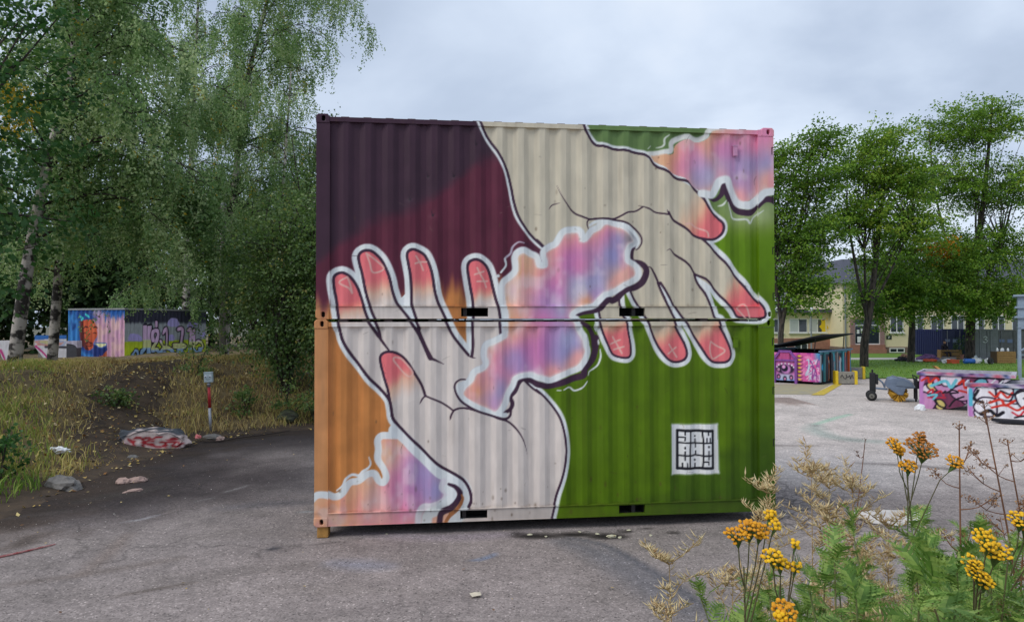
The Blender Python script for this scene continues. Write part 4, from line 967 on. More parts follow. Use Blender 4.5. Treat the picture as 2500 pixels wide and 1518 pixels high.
    C.crack = (sstep(0.45, 0.62, n1_ * 0.6 + 0.4 * np.exp(-((X - 4.6) / 1.7) ** 2 - ((Y - 9.9) / 1.5) ** 2) + 0.12) * np.exp(-((X - 4.7) / 2.3) ** 4 - ((Y - 9.8) / 1.75) ** 4)).astype(np.float32)
    return C

YARD = paint_yard()
M_ASPH = asphalt_mat('worn asphalt', True, None)
M_ASPH_FAR = asphalt_mat('worn asphalt far', False, tuple(lin((186, 175, 167)) * 1.10))
xs = np.arange(-9.6, 10.0, 0.07); ys = np.arange(3.6, 25.0, 0.07)
gx = np.repeat(xs, len(ys)); gy = np.tile(ys, len(xs))
gz = 0.007 * wob(gx, gy, 0.8) + 0.004 * wob(gx, gy, 2.7, 1.0)
for x, y, r_ in ((0.30, 8.82, 0.16), (1.2, 8.80, 0.18), (1.46, 9.02, 0.1), (0.8, 8.9, 0.14)):
    gz -= 0.006 * np.exp(-(((gx - x) / (1.6 * r_)) ** 2 + ((gy - y) / (0.8 * r_)) ** 2))
gz = np.maximum(gz, -0.009)
gz *= np.clip(np.minimum(np.minimum(gx + 9.5, 9.9 - gx), np.minimum(gy - 3.7, 24.9 - gy)), 0, 1)
ya = np_mesh('asphalt_yard', np.stack([gx, gy, gz], 1), grid_faces(len(xs), len(ys)), M_ASPH, smooth=True, paint=YARD.sample(gx, gy))
al = np.ones((len(gx), 4), np.float32); al[:, :3] = YARD.sample(gx, gy)
ci = np.clip(((gy - YARD.z0) / YARD.res).astype(int), 0, YARD.h - 1); cj = np.clip(((gx - YARD.x0) / YARD.res).astype(int), 0, YARD.w - 1)
al[:, 3] = YARD.crack[ci, cj]
ya.data.attributes['paint'].data.foreach_set('color', al.ravel())
tag(ya, kind='structure')
b = MB(); b.add([(-400, -60, -0.06), (400, -60, -0.06), (400, 900, -0.06), (-400, 900, -0.06)], [(0, 1, 2, 3)])
tag(b.build('ground', mat('far soil', L4(96, 94, 74), 0.95, noise=0.3, nscale=0.2)), kind='structure')
b = MB(); b.add([(-12, -20, -0.014), (60, -20, -0.014), (60, 35, -0.014), (-12, 35, -0.014)], [(0, 1, 2, 3)])
tag(b.build('asphalt_road', M_ASPH_FAR), kind='structure')

# ------------------------------------------------------------------ bank
M_SOIL = mat('leafy soil', L4(78, 63, 47), 0.95, color2=L4(128, 112, 74), nscale=1.6, bump=0.6, bscale=22, detail=9)
def terrain(name, xs, ys, fn, m):
    x = np.repeat(xs, len(ys)); y = np.tile(ys, len(xs))
    o = np_mesh(name, np.stack([x, y, fn(x, y)], 1), grid_faces(len(xs), len(ys)), m, smooth=True)
    return tag(o, kind='structure')
terrain('grass_bank', np.concatenate([np.linspace(-90, -24, 30), np.arange(-23.8, 6.6, 0.2)]), np.concatenate([np.arange(3.0, 40, 0.2), np.linspace(40.5, 95, 30)]), lambda x, y: np.maximum(bank_z(x, y), -0.05), M_SOIL)
terrain('rubble_mound', np.arange(-6, 9.0, 0.12), np.arange(-6, 7.4, 0.12), mound_z, mat('mound soil', L4(92, 80, 62), 0.95, color2=L4(138, 126, 108), nscale=7, bump=0.7, bscale=30, detail=9))

# ------------------------------------------------------------------ grass and leaf litter on the bank
def blades(name, P, hgt, wid, lean, m, seed, kind='stuff', var=None, parent=None):
    """Two-segment grass blades."""
    r = np.random.default_rng(seed); n = len(P)
    a = r.uniform(0, 2 * np.pi, n); side = np.stack([np.cos(a), np.sin(a), np.zeros(n)], 1)
    la = r.uniform(0, 2 * np.pi, n); ld = np.stack([np.cos(la), np.sin(la), np.zeros(n)], 1) * (lean * r.uniform(0.2, 1.0, n) * hgt)[:, None]
    up = np.zeros((n, 3)); up[:, 2] = hgt
    w2 = (wid * 0.5)[:, None]
    mid_ = P + up * 0.55 + ld * 0.35; top = P + up * (1 - 0.25 * lean) + ld
    V = np.stack([P - side * w2, P + side * w2, mid_ + side * w2 * 0.7, mid_ - side * w2 * 0.7, top], 1).reshape(-1, 3)
    k = np.arange(n) * 5
    T = np.concatenate([np.stack([k, k + 1, k + 2], 1), np.stack([k, k + 2, k + 3], 1), np.stack([k + 3, k + 2, k + 4], 1)])
    v = r.random(n) if var is None else var
    o = np_mesh(name, V, None, m, parent, tris=T, var=np.tile(v, 3))
    if kind: o['kind'] = kind
    return o
PATH = catmull([(-8.3, 14.4), (-8.9, 16.0), (-9.6, 17.6), (-10.2, 19.6), (-10.8, 22.0)], 0.3)
def path_d(x, y):
    return np.min(np.hypot(x[:, None] - PATH[None, :, 0], y[:, None] - PATH[None, :, 1]), 1)
M_GRASS = var_mat('bank grass', [(0.0, L4(124, 100, 66)), (0.2, L4(204, 178, 122)), (0.42, L4(196, 178, 106)), (0.65, L4(158, 164, 80)), (1.0, L4(114, 152, 56))], 0.7, 0.25)
n = 185000
px_ = rng.uniform(-24, 2, n); py_ = rng.uniform(7.5, 34, n)
sd = foot_dist(px_, py_)
keep = (sd > -0.1) & (sd < 13) & (px_ > -0.95 * py_)
px_, py_, sd = px_[keep], py_[keep], sd[keep]
pd = path_d(px_, py_)
bare = 1.1 * np.exp(-(pd / 1.15) ** 2) + 0.75 * (wob(px_, py_, 0.7, 3.0) > 0.45) * (sd > 3)
keep = rng.random(len(px_)) > np.minimum(bare * 1.0 + 0.25 * (sd < 0.5), 0.97)
px_, py_, sd = px_[keep], py_[keep], sd[keep]
z_ = bank_z(px_, py_)
tall = np.clip(0.55 + 0.5 * wob(px_, py_, 0.9, 1.0), 0.2, 1.2)
hh = (0.13 + 0.42 * rng.random(len(px_)) * tall) * np.where(py_ < 14, 1.15, 0.9) * np.where(sd > 6, 0.6, 1)
green = np.clip(0.30 + 0.18 * (px_ < -0.66 * py_) + 0.3 * wob(px_, py_, 0.6, 2.2) + 0.40 * (py_ < 11.5) * (sd < 1.6) + rng.normal(0, 0.16, len(px_)), 0, 1)
blades('bank_grass', np.stack([px_, py_, z_ - 0.02], 1), hh, 0.013 + 0.012 * rng.random(len(px_)), 0.9, M_GRASS, 5, var=green)

def ribbon(name, path, half, dz, m, seed):
    """Worn strip of ground laid just above the bank, with a ragged edge."""
    r_ = np.random.default_rng(seed); n_ = len(path); V = []
    d_ = np.gradient(path, axis=0); d_ /= np.linalg.norm(d_, axis=1, keepdims=True); nr_ = np.stack([-d_[:, 1], d_[:, 0]], 1)
    ks = np.linspace(-1, 1, 9)
    for i in range(n_):
        w0, w1 = half * r_.uniform(.65, 1.15), half * r_.uniform(.65, 1.15)
        for k_ in ks:
            p_ = path[i] + nr_[i] * k_ * (w0 if k_ < 0 else w1); V.append((p_[0], p_[1], 0))
    V = np.array(V); V[:, 2] = np.maximum(bank_z(V[:, 0], V[:, 1]), -.01) + dz * (1 - np.abs(np.tile(ks, n_)) ** 4 * 1.6)
    return tag(np_mesh(name, V, grid_faces(n_, 9), m, smooth=True), kind='structure')
M_PATH = mat('trodden dark soil', L4(56, 45, 36), .95, color2=L4(84, 68, 52), nscale=3, bump=.6, bscale=26, detail=8)
ribbon('dirt_track', catmull([(-7.7, 13.6), (-8.3, 14.6), (-8.9, 16.0), (-9.6, 17.6), (-10.2, 19.6), (-10.9, 22.2)], .22), 0.95, .03, M_PATH, 3)
ribbon('dirt_verge', catmull([tuple(q) for q in FOOT[1:8] + np.array([0.12, -0.05])], .2), 0.5, .035, M_PATH, 4)

def litter(name, P, size, m, seed, tilt=0.35):
    r = np.random.default_rng(seed); n = len(P)
    a = r.uniform(0, 2 * np.pi, n); t = r.normal(0, tilt, (n, 2))
    u = np.stack([np.cos(a), np.sin(a), t[:, 0]], 1) * size[:, None]
    v = np.stack([-np.sin(a), np.cos(a), t[:, 1]], 1) * (size * r.uniform(0.5, 0.85, n))[:, None]
    V = np.stack([P - u, P - v * 0.9 - u * 0.1, P + u, P + v * 0.9 - u * 0.1], 1).reshape(-1, 3)
    k = np.arange(n)[:, None] * 4 + np.arange(4)[None]
    o = np_mesh(name, V, k, m, var=r.random(n)); o['kind'] = 'stuff'
    return o
M_LITTER = var_mat('fallen leaves', [(0.0, L4(84, 58, 36)), (0.3, L4(148, 104, 58)), (0.6, L4(196, 168, 92)), (0.85, L4(214, 192, 128)), (1.0, L4(222, 206, 170))], 0.6, 0.1)
n = 26000
lx = rng.uniform(-20, 1, n); ly = rng.uniform(8, 27, n); s_ = foot_dist(lx, ly)
w_ = np.exp(-(path_d(lx, ly) / 1.9) ** 2) * 1.0 + 0.20 * (s_ > 0) + 0.5 * np.exp(-((s_ + 0.1) / 0.5) ** 2)
keep = (rng.random(n) < w_) & (s_ > -0.7) & (lx > -0.95 * ly)
lx, ly = lx[keep], ly[keep]
lz = np.where(foot_dist(lx, ly) > -0.15, bank_z(lx, ly), 0.0)
litter('leaf_litter', np.stack([lx, ly, np.maximum(lz, 0.0) + 0.02 + 0.10 * rng.random(len(lx)) * (lz > 0.1)], 1), rng.uniform(0.022, 0.05, len(lx)), M_LITTER, 6)
n = 2600
ax = rng.uniform(-7.4, 6, n); ay = rng.uniform(6.2, 17, n)
q = np.exp(foot_dist(ax, ay) * 0.55); keep = rng.random(n) < np.clip(np.exp(foot_dist(ax, ay) * 1.5) * 1.2 + 0.03, 0, 1)
litter('yard_litter', np.stack([ax[keep], ay[keep], np.full(keep.sum(), 0.022)], 1), rng.uniform(0.008, 0.028, keep.sum()), M_LITTER, 8, 0.2)

n = 3200
gx3 = rng.uniform(-7, 4.5, n); gy3 = 5.8 + 8 * rng.random(n) ** 1.6
kp = foot_dist(gx3, gy3) < -.2
P3 = np.stack([gx3, gy3, np.full(n, .012)], 1)[kp]
sz3 = rng.uniform(.003, .008, len(P3))
V3 = (P3[:, None, :] + (np.array([[1, 0, -.3], [-.5, .87, -.3], [-.5, -.87, -.3], [0, 0, .7]])[None] * sz3[:, None, None] * rng.uniform(.6, 1.4, (len(P3), 4, 1)))).reshape(-1, 3)
k3 = np.arange(len(P3)) * 4
T3 = np.concatenate([np.stack([k3 + a, k3 + b_, k3 + c], 1) for a, b_, c in ((0, 1, 3), (1, 2, 3), (2, 0, 3))])
o = np_mesh('road_grit', V3, None, var_mat('loose grit', [(0, L4(58, 54, 52)), (.45, L4(110, 102, 98)), (.8, L4(150, 142, 136)), (1, L4(214, 208, 200))], .9), tris=T3, var=np.tile(rng.random(len(P3)), 3)); o['kind'] = 'stuff'
# ------------------------------------------------------------------ on and below the bank
def panel(name, C, x0, x1, z0, z1, step, place, m, parent, smooth=False):
    """Painted patch: a grid in canvas coordinates, set in space by place(x, z)."""
    nx = max(2, int((x1 - x0) / step) + 1); nz = max(2, int((z1 - z0) / step) + 1)
    x = np.repeat(np.linspace(x0, x1, nx), nz); z = np.tile(np.linspace(z0, z1, nz), nx)
    return np_mesh(name, place(x, z), grid_faces(nx, nz), m, parent, smooth, paint=C.sample(x, z))

def set_paint(o, col):
    a = o.data.attributes.new('paint', 'FLOAT_COLOR', 'POINT')
    c = np.ones((len(o.data.vertices), 4), np.float32); c[:, :3] = col
    a.data.foreach_set('color', c.ravel())

def rock(name, size, seed, m, rough=0.25, sub=4, flat=True, face=0):
    bm = bmesh.new(); bmesh.ops.create_icosphere(bm, subdivisions=sub, radius=1.0)
    off_ = Vector((seed * 3.1, seed * 1.7, seed * 0.9))
    for v in bm.verts:
        d = v.co.normalized()
        k = 1 + rough * mnoise.noise(d * 1.3 + off_) + rough * 0.6 * mnoise.noise(d * 2.9 + off_) + rough * 0.22 * mnoise.noise(d * 7 + off_)
        p = d * k
        if flat: p.z = max(p.z, -0.45)
        if face: p.y = max(p.y, face + 0.10 * mnoise.noise(d * 3 + off_)); p.z = min(p.z, 0.62 + 0.12 * mnoise.noise(d * 2.2 + off_))
        v.co = Vector((p.x * size[0], p.y * size[1], p.z * size[2]))
    me = bpy.data.meshes.new(name); bm.to_mesh(me); bm.free(); me.materials.append(m)
    o = bpy.data.objects.new(name, me); COL.objects.link(o)
    return o

# --- the tagged boulder at the kerb
bo = rock('boulder', (0.74, 0.42, 0.40), 4, paint_mat('boulder paint', 0.8, 0.5, 0.3), 0.26, 5, True, -0.62)
bo.location = (-7.72, 15.1, 0.13); bo.rotation_euler = (0, 0.04, R(16))
BC = Canvas(-0.9, 0.9, -0.4, 0.5, 0.008, (196, 178, 172))
h_, w_2 = BC.a.shape[:2]
BC.a *= (0.86 + 0.24 * vnoise(h_, w_2, 6, 10, 77, 4))[..., None]
for p in ([(-0.42, 0.06), (-0.34, -0.02), (-0.30, -0.13)], [(-0.31, -0.09), (-0.30, 0.06), (-0.20, 0.10), (-0.17, 0.02), (-0.16, -0.11)], [(-0.15, -0.10), (-0.14, 0.07), (-0.05, 0.08), (-0.04, 0.03), (-0.12, -0.01), (-0.02, -0.10)],
          [(0.15, 0.10), (0.04, 0.09), (0.0, -0.01), (0.04, -0.11), (0.15, -0.12), (0.21, -0.03), (0.13, -0.02)], [(0.23, -0.13), (0.25, 0.02), (0.34, 0.06), (0.41, 0.05)], [(0.29, -0.02), (0.38, -0.01), (0.48, -0.07)], [(0.38, -0.01), (0.34, -0.10), (0.44, -0.12), (0.49, -0.06)]):
    BC.stroke([(x * 1.15, z * 0.9 + 0.05) for x, z in p], 0.045, (158, 40, 48), 0.012)
BC.blob(-0.52, -0.03, 0.06, (150, 90, 110), 0.7)
BC.linear(1.25)
me = bo.data
co = np.empty(len(me.vertices) * 3, np.float32); me.vertices.foreach_get('co', co); co = co.reshape(-1, 3)
nn = np.empty(len(me.vertices) * 3, np.float32); me.vertices.foreach_get('normal', nn); nn = nn.reshape(-1, 3)
cc = BC.sample(co[:, 0], co[:, 2])
edge = co[:, 2] - (0.25 - 0.12 * np.clip((co[:, 0] - 0.15) / 0.5, 0, 1) - 0.25 * np.clip((-co[:, 0] - 0.35) / 0.3, 0, 1)) + 0.03 * np.sin(co[:, 0] * 17)
k_ = np.clip(edge / 0.03, 0, 1) + (nn[:, 1] > -0.15)*(co[:, 2] > 0.1)
k_ = np.clip(k_, 0, 1)[:, None]
set_paint(bo, cc * (1 - k_) + lin((82, 86, 92)) * k_)
tag(bo, 'low boulder painted off-white with red graffiti letters at the foot of the bank', 'boulder')

# --- meter box on a post
M_GALV = mat('galvanised steel', L4(158, 160, 166), 0.45, 0.6, noise=0.15, nscale=20)
M_REDP = mat('faded red paint', L4(172, 38, 44), 0.55, noise=0.2, nscale=12)
M_BOX = mat('grey enclosure plastic', L4(178, 192, 194), 0.5, noise=0.08, nscale=10)
M_INK = mat('black marker', (0.02, 0.02, 0.025, 1), 0.6)
M_WHITE = mat('white plastic', L4(226, 228, 230), 0.5, noise=0.06, nscale=6)
mx_, my_ = -7.28, 16.85
mz_ = float(bank_z(np.array([mx_]), np.array([my_]))[0])
t = thing('meter_post', 'grey meter box with a drawn face on a red and grey post', 'post', (mx_, my_, mz_ - 0.03), R(6))
t.rotation_euler = (0, R(-2.2), R(6))
b = MB(); b.tube([(0, 0, -0.1), (0, 0, 0.62)], 0.034, 14); b.build('lower_pole', M_GALV, t, True)
b = MB(); b.tube([(0, 0, 0.62), (0, 0, 1.12)], 0.0345, 14); b.build('painted_pole', M_REDP, t, True)
b = MB(); b.tube([(0, 0, 1.12), (0, 0, 1.24)], 0.033, 14); b.tube([(0, 0, 1.17), (0, 0, 1.20)], 0.045, 14); b.build('pole_head', M_GALV, t, True)
b = MB(); b.box(-0.095, 0.095, -0.06, 0.06, 1.235, 1.475); bx = b.build('meter_box', M_BOX, t, bevel=0.012)
b = MB(); b.box(-0.098, 0.098, -0.065, 0.065, 1.47, 1.488); b.build('box_lid', M_BOX, t, bevel=0.006)
for s in (-1, 1):
    b = MB(); b.lathe([(0.026, 0), (0.026, 0.012), (0.02, 0.016)], 16, (0, 0, 0)); b.build('eye_disc', M_WHITE, bx, loc=(s * 0.055, -0.058, 1.385), rot=(R(90), 0, 0))
    b = MB(); b.lathe([(0.013, 0), (0.013, 0.005)], 12); b.build('pupil', M_INK, bx, loc=(s * 0.050, -0.074, 1.372), rot=(R(90), 0, 0))
b = MB(); b.tube([(-0.045, -0.0615, 1.325), (-0.02, -0.0615, 1.305), (0.02, -0.0615, 1.305), (0.045, -0.0615, 1.325)], 0.004, 6); b.build('smile', M_INK, bx)
b = MB(); b.box(-0.07, 0.07, -0.07, 0.07, -0.12, 0.02); b.build('post_footing', mat('old concrete', L4(120, 114, 108), 0.9, noise=0.2, nscale=9, bump=0.4), t, bevel=0.01)

# --- small painted container standing on top of the bank
SMALL = {
 'face': [(-2976,1830),(-2655,1893),(-2296,1925),(-1978,1892),(-1820,1542),(-1780,1097),(-1939,778),(-2057,459),(-2296,329),(-2575,455),(-2815,837),(-2895,1221),(-2976,1541)],
 'facedark': [(-2976,1830),(-2695,1893),(-2655,1446),(-2575,966),(-2455,647),(-2296,329),(-2615,454),(-2855,837),(-2976,1445)],
 'brow1': [(-2655,1477),(-2495,1558),(-2336,1494)],
 'brow2': [(-2018,1478),(-1879,1542),(-1741,1479)],
 'eye1': [(-2675,1190),(-2535,1254),(-2455,1190)],
 'eye2': [(-2057,1208),(-1899,1240),(-1820,1192)],
 'nose': [(-2296,1350),(-2276,968),(-2316,904),(-2216,872)],
 'mouth': [(-2535,679),(-2296,760),(-2057,682)],
 'mouth2': [(-2455,583),(-2256,537),(-2057,603)],
 'mouth3': [(-2495,647),(-2057,650)],
 'cup': [(-2018,682),(-1820,652),(-1505,686),(-1112,689),(-1073,373),(-1191,24),(-1583,-12),(-1978,14)],
 'cuprim': [(-1978,683),(-1505,464),(-1112,657),(-1505,718),(-1978,683)],
 'hand': [(-1662,18),(-1347,85),(-1269,245),(-1112,341),(-1073,-69),(-1662,-108)],
 'hood': [(-3379,2088),(-3258,1830),(-3016,1766),(-3056,643),(-2855,324),(-2535,72),(-2137,12)],
 'hood2': [(-3581,2088),(-3460,962),(-3419,61)],
 'm1': [(1243,1605),(1494,1605),(1473,430),(1222,82),(1097,-106),(1014,-102),(1097,346),(1263,437)],
 'm2': [(1558,1604),(1857,1588),(1814,420),(1771,-137),(1494,-157),(1516,429)],
 'two': [(1944,812),(1857,1077),(1987,1306),(2249,1304),(2293,1037),(2117,675),(1900,285),(2205,307),(2425,66)],
 'twod': [(2161,1786),(2161,1571)],
 'one': [(2648,1166),(2897,1417),(2897,453),(2693,442)],
 'oned': [(2470,767),(2604,529)],
 'a1': [(3755,1377),(4090,1375),(4018,558),(4114,-245),(3898,-131),(3874,354),(3779,357),(3708,-226),(3473,-10),(3287,236),(2919,384),(2604,294),(2559,27),(2829,50)],
 'abar': [(3426,540),(4283,499),(4259,342),(3426,403)],
 'mm1': [(4577,1319),(4776,1317),(4751,397),(4726,221),(4528,-88),(4283,-148),(4138,-2)],
 'mm2': [(4776,467),(5052,1315),(5052,317),(5280,22),(5692,224)],
 'tail': [(5229,562),(5382,701),(5692,550),(5744,294),(5434,232)],
 'diam': [(566,109),(769,325),(912,127),(769,-122)],
 'swirl': [(2559,27),(2783,153),(2783,-82),(2604,-41)],
 'cl1': [(247,848),(326,1163),(688,1190),(1056,1089),(1118,797)],
 'cl2': [(2965,1704),(3148,1977),(3661,1981),(3874,1706),(3755,1550),(3102,1552)],
 'cl3': [(4479,1636),(4627,1813),(4876,1707),(5229,1779),(5305,1528),(4528,1495)],
 'cl4': [(2988,1060),(3287,1124),(3519,949),(3473,779),(2988,789)],
 'cl5': [(5485,1023),(5744,1201),(6113,1124),(6060,869)],
}
SM = {k: [(a / 1000, b_ / 1000) for a, b_ in v] for k, v in SMALL.items()}
def paint_small():
    A = Canvas(-3.7, 0.1, -0.2, 2.7, 0.012, (178, 136, 160))          # left face: portrait and pink haze
    X, Z = A.X + 0 * A.Z, A.Z + 0 * A.X
    hh_, ww_ = X.shape; n = vnoise(hh_, ww_, 6, 40, 5, 3); n2 = vnoise(hh_, ww_, 8, 14, 6, 3)
    A.lay(sstep(0.35, 0.7, n2) * 0.5, (206, 180, 158))
    A.lay(sstep(1.75, 2.15, Z + (n - .5) * 0.9) * sstep(-2.0, -1.0, X + (n2 - .5)), (36, 84, 150))
    A.lay(sstep(-1.6, -2.3, X + (n2 - .5) * 0.6), (34, 66, 128)); A.lay(sstep(-2.9, -3.3, X + (n - .5) * 0.4) * 0.8, (44, 110, 170))
    A.lay(sstep(0.5, 0.75, n2) * sstep(-2.2, -2.6, X) * 0.6, (24, 40, 92))
    A.fill(catmull(SM['face'], 0.1), (172, 78, 50)); A.fill(catmull(SM['facedark'], 0.1), (82, 34, 34)); A.blob(-2.1, 1.4, 0.35, (196, 100, 66), 0.6)
    for q, w_ in (('brow1', .07), ('brow2', .07), ('eye1', .05), ('eye2', .05), ('nose', .06), ('mouth', .07), ('mouth2', .05), ('mouth3', .03)): A.stroke(SM[q], w_, (48, 22, 26), 0.03, (.5, .5), step=.05)
    A.fill(SM['cup'], (28, 44, 100)); A.fill(SM['cuprim'], (206, 196, 150)); A.stroke(SM['cuprim'], 0.05, (70, 100, 160), 0.02, step=.05); A.fill(SM['hand'], (150, 76, 50))
    A.stroke(SM['hood'], 0.22, (56, 120, 176), 0.15, step=.06, alpha=.8); A.stroke(SM['hood2'], 0.16, (66, 130, 184), 0.12, step=.06, alpha=.8)
    A.stroke([(-2.9, 2.1), (-2.7, 2.0), (-2.75, 1.9)], .1, (70, 190, 190), .06); A.stroke([(-2.5, 2.2), (-2.3, 2.05)], .1, (70, 190, 190), .06)
    A.linear(1.55); A.lin_a = np.minimum(A.lin_a, .88)
    B_ = Canvas(-0.1, 6.2, -0.2, 2.7, 0.012, (134, 138, 142))          # right face: lettering on grey and lime
    X, Z = B_.X + 0 * B_.Z, B_.Z + 0 * B_.X
    hh_, ww_ = X.shape; n = vnoise(hh_, ww_, 5, 50, 15, 2)
    B_.lay(sstep(1.65, 1.85, Z + (n - .5) * 0.2), (44, 44, 58)); B_.lay(sstep(0.80, 0.76, Z) * 1.0, (172, 186, 42)); B_.lay(sstep(0.35, 0.8, Z) * sstep(0.80, 0.76, Z) * 0.35, (120, 130, 40))
    for q in ('cl1', 'cl2', 'cl3', 'cl4', 'cl5'): B_.fill(catmull(SM[q] + SM[q][:1], .08), (150, 140, 212))
    PK, YL, BL, IK = (230, 158, 204), (226, 204, 130), (132, 160, 216), (24, 22, 34)
    for q in ('m1', 'm2'): B_.stroke(SM[q] + SM[q][:1], .12, IK, .02, step=.05)
    for q in ('m1', 'm2'):
        mk = B_.mask(SM[q]); B_.lay(mk, PK); B_.lay(mk * sstep(.9, .8, Z), YL); B_.lay(mk * sstep(.45, .4, Z), BL)
    for q, w_ in (('two', .2), ('one', .16), ('oned', .12), ('a1', .2), ('abar', .14), ('mm1', .2), ('mm2', .18), ('tail', .14), ('swirl', .1), ('diam', .12), ('twod', .14)):
        B_.stroke(SM[q], w_ + .13, IK, .02, step=.05)
    for q, w_ in (('two', .2), ('one', .16), ('oned', .12), ('a1', .2), ('mm1', .2), ('mm2', .18), ('tail', .14), ('swirl', .1), ('diam', .12), ('twod', .14), ('abar', .14)):
        mk = B_.stroke_mask(SM[q], w_, .02, step=.05); B_.lay(mk, PK); B_.lay(mk * sstep(.75, .6, Z), YL if q != 'diam' else BL); B_.lay(mk * sstep(.35, .25, Z), BL)
    B_.linear(1.75); B_.lin_a = np.minimum(B_.lin_a, .88)
    return A, B_
SA, SB = paint_small()
t = thing('painted_container', 'small corrugated container with a painted portrait and pink lettering on top of the bank', 'container', (-19.75, 35.5, 0.98), 0)
dR, dL = np.array((0.267, 0.964)), np.array((-0.964, 0.267))
M_SP = paint_mat('container graffiti', 0.5, 0.05, 0.2)
def corr(u): return np.interp(np.mod(u, 0.28), [0, .07, .14, .21, .28], [0, 0, .045, .045, 0])
def placeA(x, z):
    n_ = -dR; return np.stack([-x * dL[0] - n_[0] * corr(x) , -x * dL[1] - n_[1] * corr(x), z], 1)
def placeB(x, z):
    n_ = -dL; return np.stack([x * dR[0] - n_[0] * corr(x), x * dR[1] - n_[1] * corr(x), z], 1)
panel('portrait_wall', SA, -3.62, 0, 0, 2.42, 0.03, placeA, M_SP, t)
panel('lettered_wall', SB, 0, 6.06, 0, 2.42, 0.03, placeB, M_SP, t)
def quadP(u, v, z): return tuple(u * dR + v * dL) + (z,)
b = MB(); b.hexa([quadP(-.03, -.03, 2.42), quadP(6.1, -.03, 2.42), quadP(6.1, 3.65, 2.42), quadP(-.03, 3.65, 2.42)], [quadP(-.03, -.03, 2.50), quadP(6.1, -.03, 2.50), quadP(6.1, 3.65, 2.50), quadP(-.03, 3.65, 2.50)])
b.build('roof', mat('pale roof sheet', L4(150, 152, 150), 0.6, noise=.15, nscale=4), t)
b = MB(); b.hexa([quadP(.06, .06, 0), quadP(6.0, .06, 0), quadP(6.0, 3.58, 0), quadP(.06, 3.58, 0)], [quadP(.06, .06, 2.41), quadP(6.0, .06, 2.41), quadP(6.0, 3.58, 2.41), quadP(.06, 3.58, 2.41)])
b.build('inner_shell', M_STEEL_R, t)

# --- a wooden pole, and painted boards and bins glimpsed between the trunks
M_POLE = mat('weathered pole', L4(140, 134, 128), 0.85, noise=.2, nscale=9, bump=.3)
def ground_at(x, y): return float(bank_z(np.array([x]), np.array([y]))[0])
x, y = -11.65, 28.0
t = thing('utility_pole', 'slim grey wooden pole standing among the birches left of the stacked containers', 'pole', (x, y, ground_at(x, y) - 0.2))
b = MB(); b.tube([(0, 0, 0), (0.03, 0, 6.3)], [0.13, 0.11], 12); b.build('shaft', M_POLE, t, True)
b = MB(); b.lathe([(0.125, 6.28), (0.125, 6.33), (0.05, 6.40)], 12, (0.03, 0, 0)); b.build('pole_cap', M_GALV, t)
def ramp_sign(name, lb, cat, x, y, w, hgt, seed, band):
    t = thing(name, lb, cat, (x, y, ground_at(x, y)), R(12))
    C = Canvas(-w / 2 - .1, w / 2 + .1, 0, hgt + .1, .02, (226, 222, 226)); r = np.random.default_rng(seed)
    if band:
        C.fill([(-w, hgt * .8), (w, hgt * .86), (w, hgt + 1), (-w, hgt + 1)], (64, 120, 196))
        for i in range(9): C.stroke([(r.uniform(-w / 2, w / 2), r.uniform(hgt * .5, hgt * .8)) for _ in range(4)], .06, [(214, 150, 140), (210, 204, 150), (180, 190, 220)][i % 3], .03)
        C.stroke([(-.2, hgt * .48), (w / 2, hgt * .46)], .10, (60, 56, 66), .03)
    C.stroke([(-w / 2 + .05, hgt * .5), (-w * .22, 0)], .12, (206, 70, 140), .03)
    C.linear(1.1)
    def pl(xx, zz):
        k = np.clip((hgt * .5 - zz) / (hgt * .5), 0, 1) * .27 * w * np.clip((-xx / (w / 2)), 0, 1)
        return np.stack([xx + k, 0 * xx, zz], 1)
    panel('board', C, -w / 2, w / 2, 0, hgt, .03, pl, M_SP, t)
    b = MB(); b.box(-w * .4, w * .48, 0.03, 0.06, 0.02, hgt - .03); b.build('backing', M_POLE, t)
    b = MB(); b.box(-w * .1, -w * .1 + .09, .06, .15, 0, hgt); b.box(w * .3, w * .3 + .09, .06, .15, 0, hgt); b.build('prop', M_POLE, t)
    return t
ramp_sign('painted_board', 'white board with pink edge and blue painted top between the birch trunks', 'board', -20.2, 30.5, 1.25, 0.98, 3, True)
ramp_sign('painted_board', 'small pale board with pink edge at the far left behind the trunks', 'board', -21.4, 29.5, 0.55, 0.85, 5, False)
t = thing('covered_box', 'dark round-topped box under a white painted sheet beside the small painted container', 'box', (-21.2, 33.2, ground_at(-21.2, 33.2)), R(10))
arc = [(-.42, 0)] + [(.42 * -math.cos(a), .45 + .22 * math.sin(a)) for a in np.linspace(0, math.pi, 12)] + [(.42, 0)]
b = MB(); b.prism(arc, 'y', 0, .5); b.build('body', mat('dark plastic', L4(70, 70, 76), .6, noise=.15, nscale=6), t)
arc2 = [(.44 * -math.cos(a), .46 + .23 * math.sin(a)) for a in np.linspace(.1, math.pi - .1, 12)] + [(.44, .82), (-.44, .80)]
b = MB(); b.prism(arc2, 'y', -.02, .52); b.build('cover_sheet', mat('painted sheet', L4(196, 188, 206), .6, noise=.3, nscale=5), t)

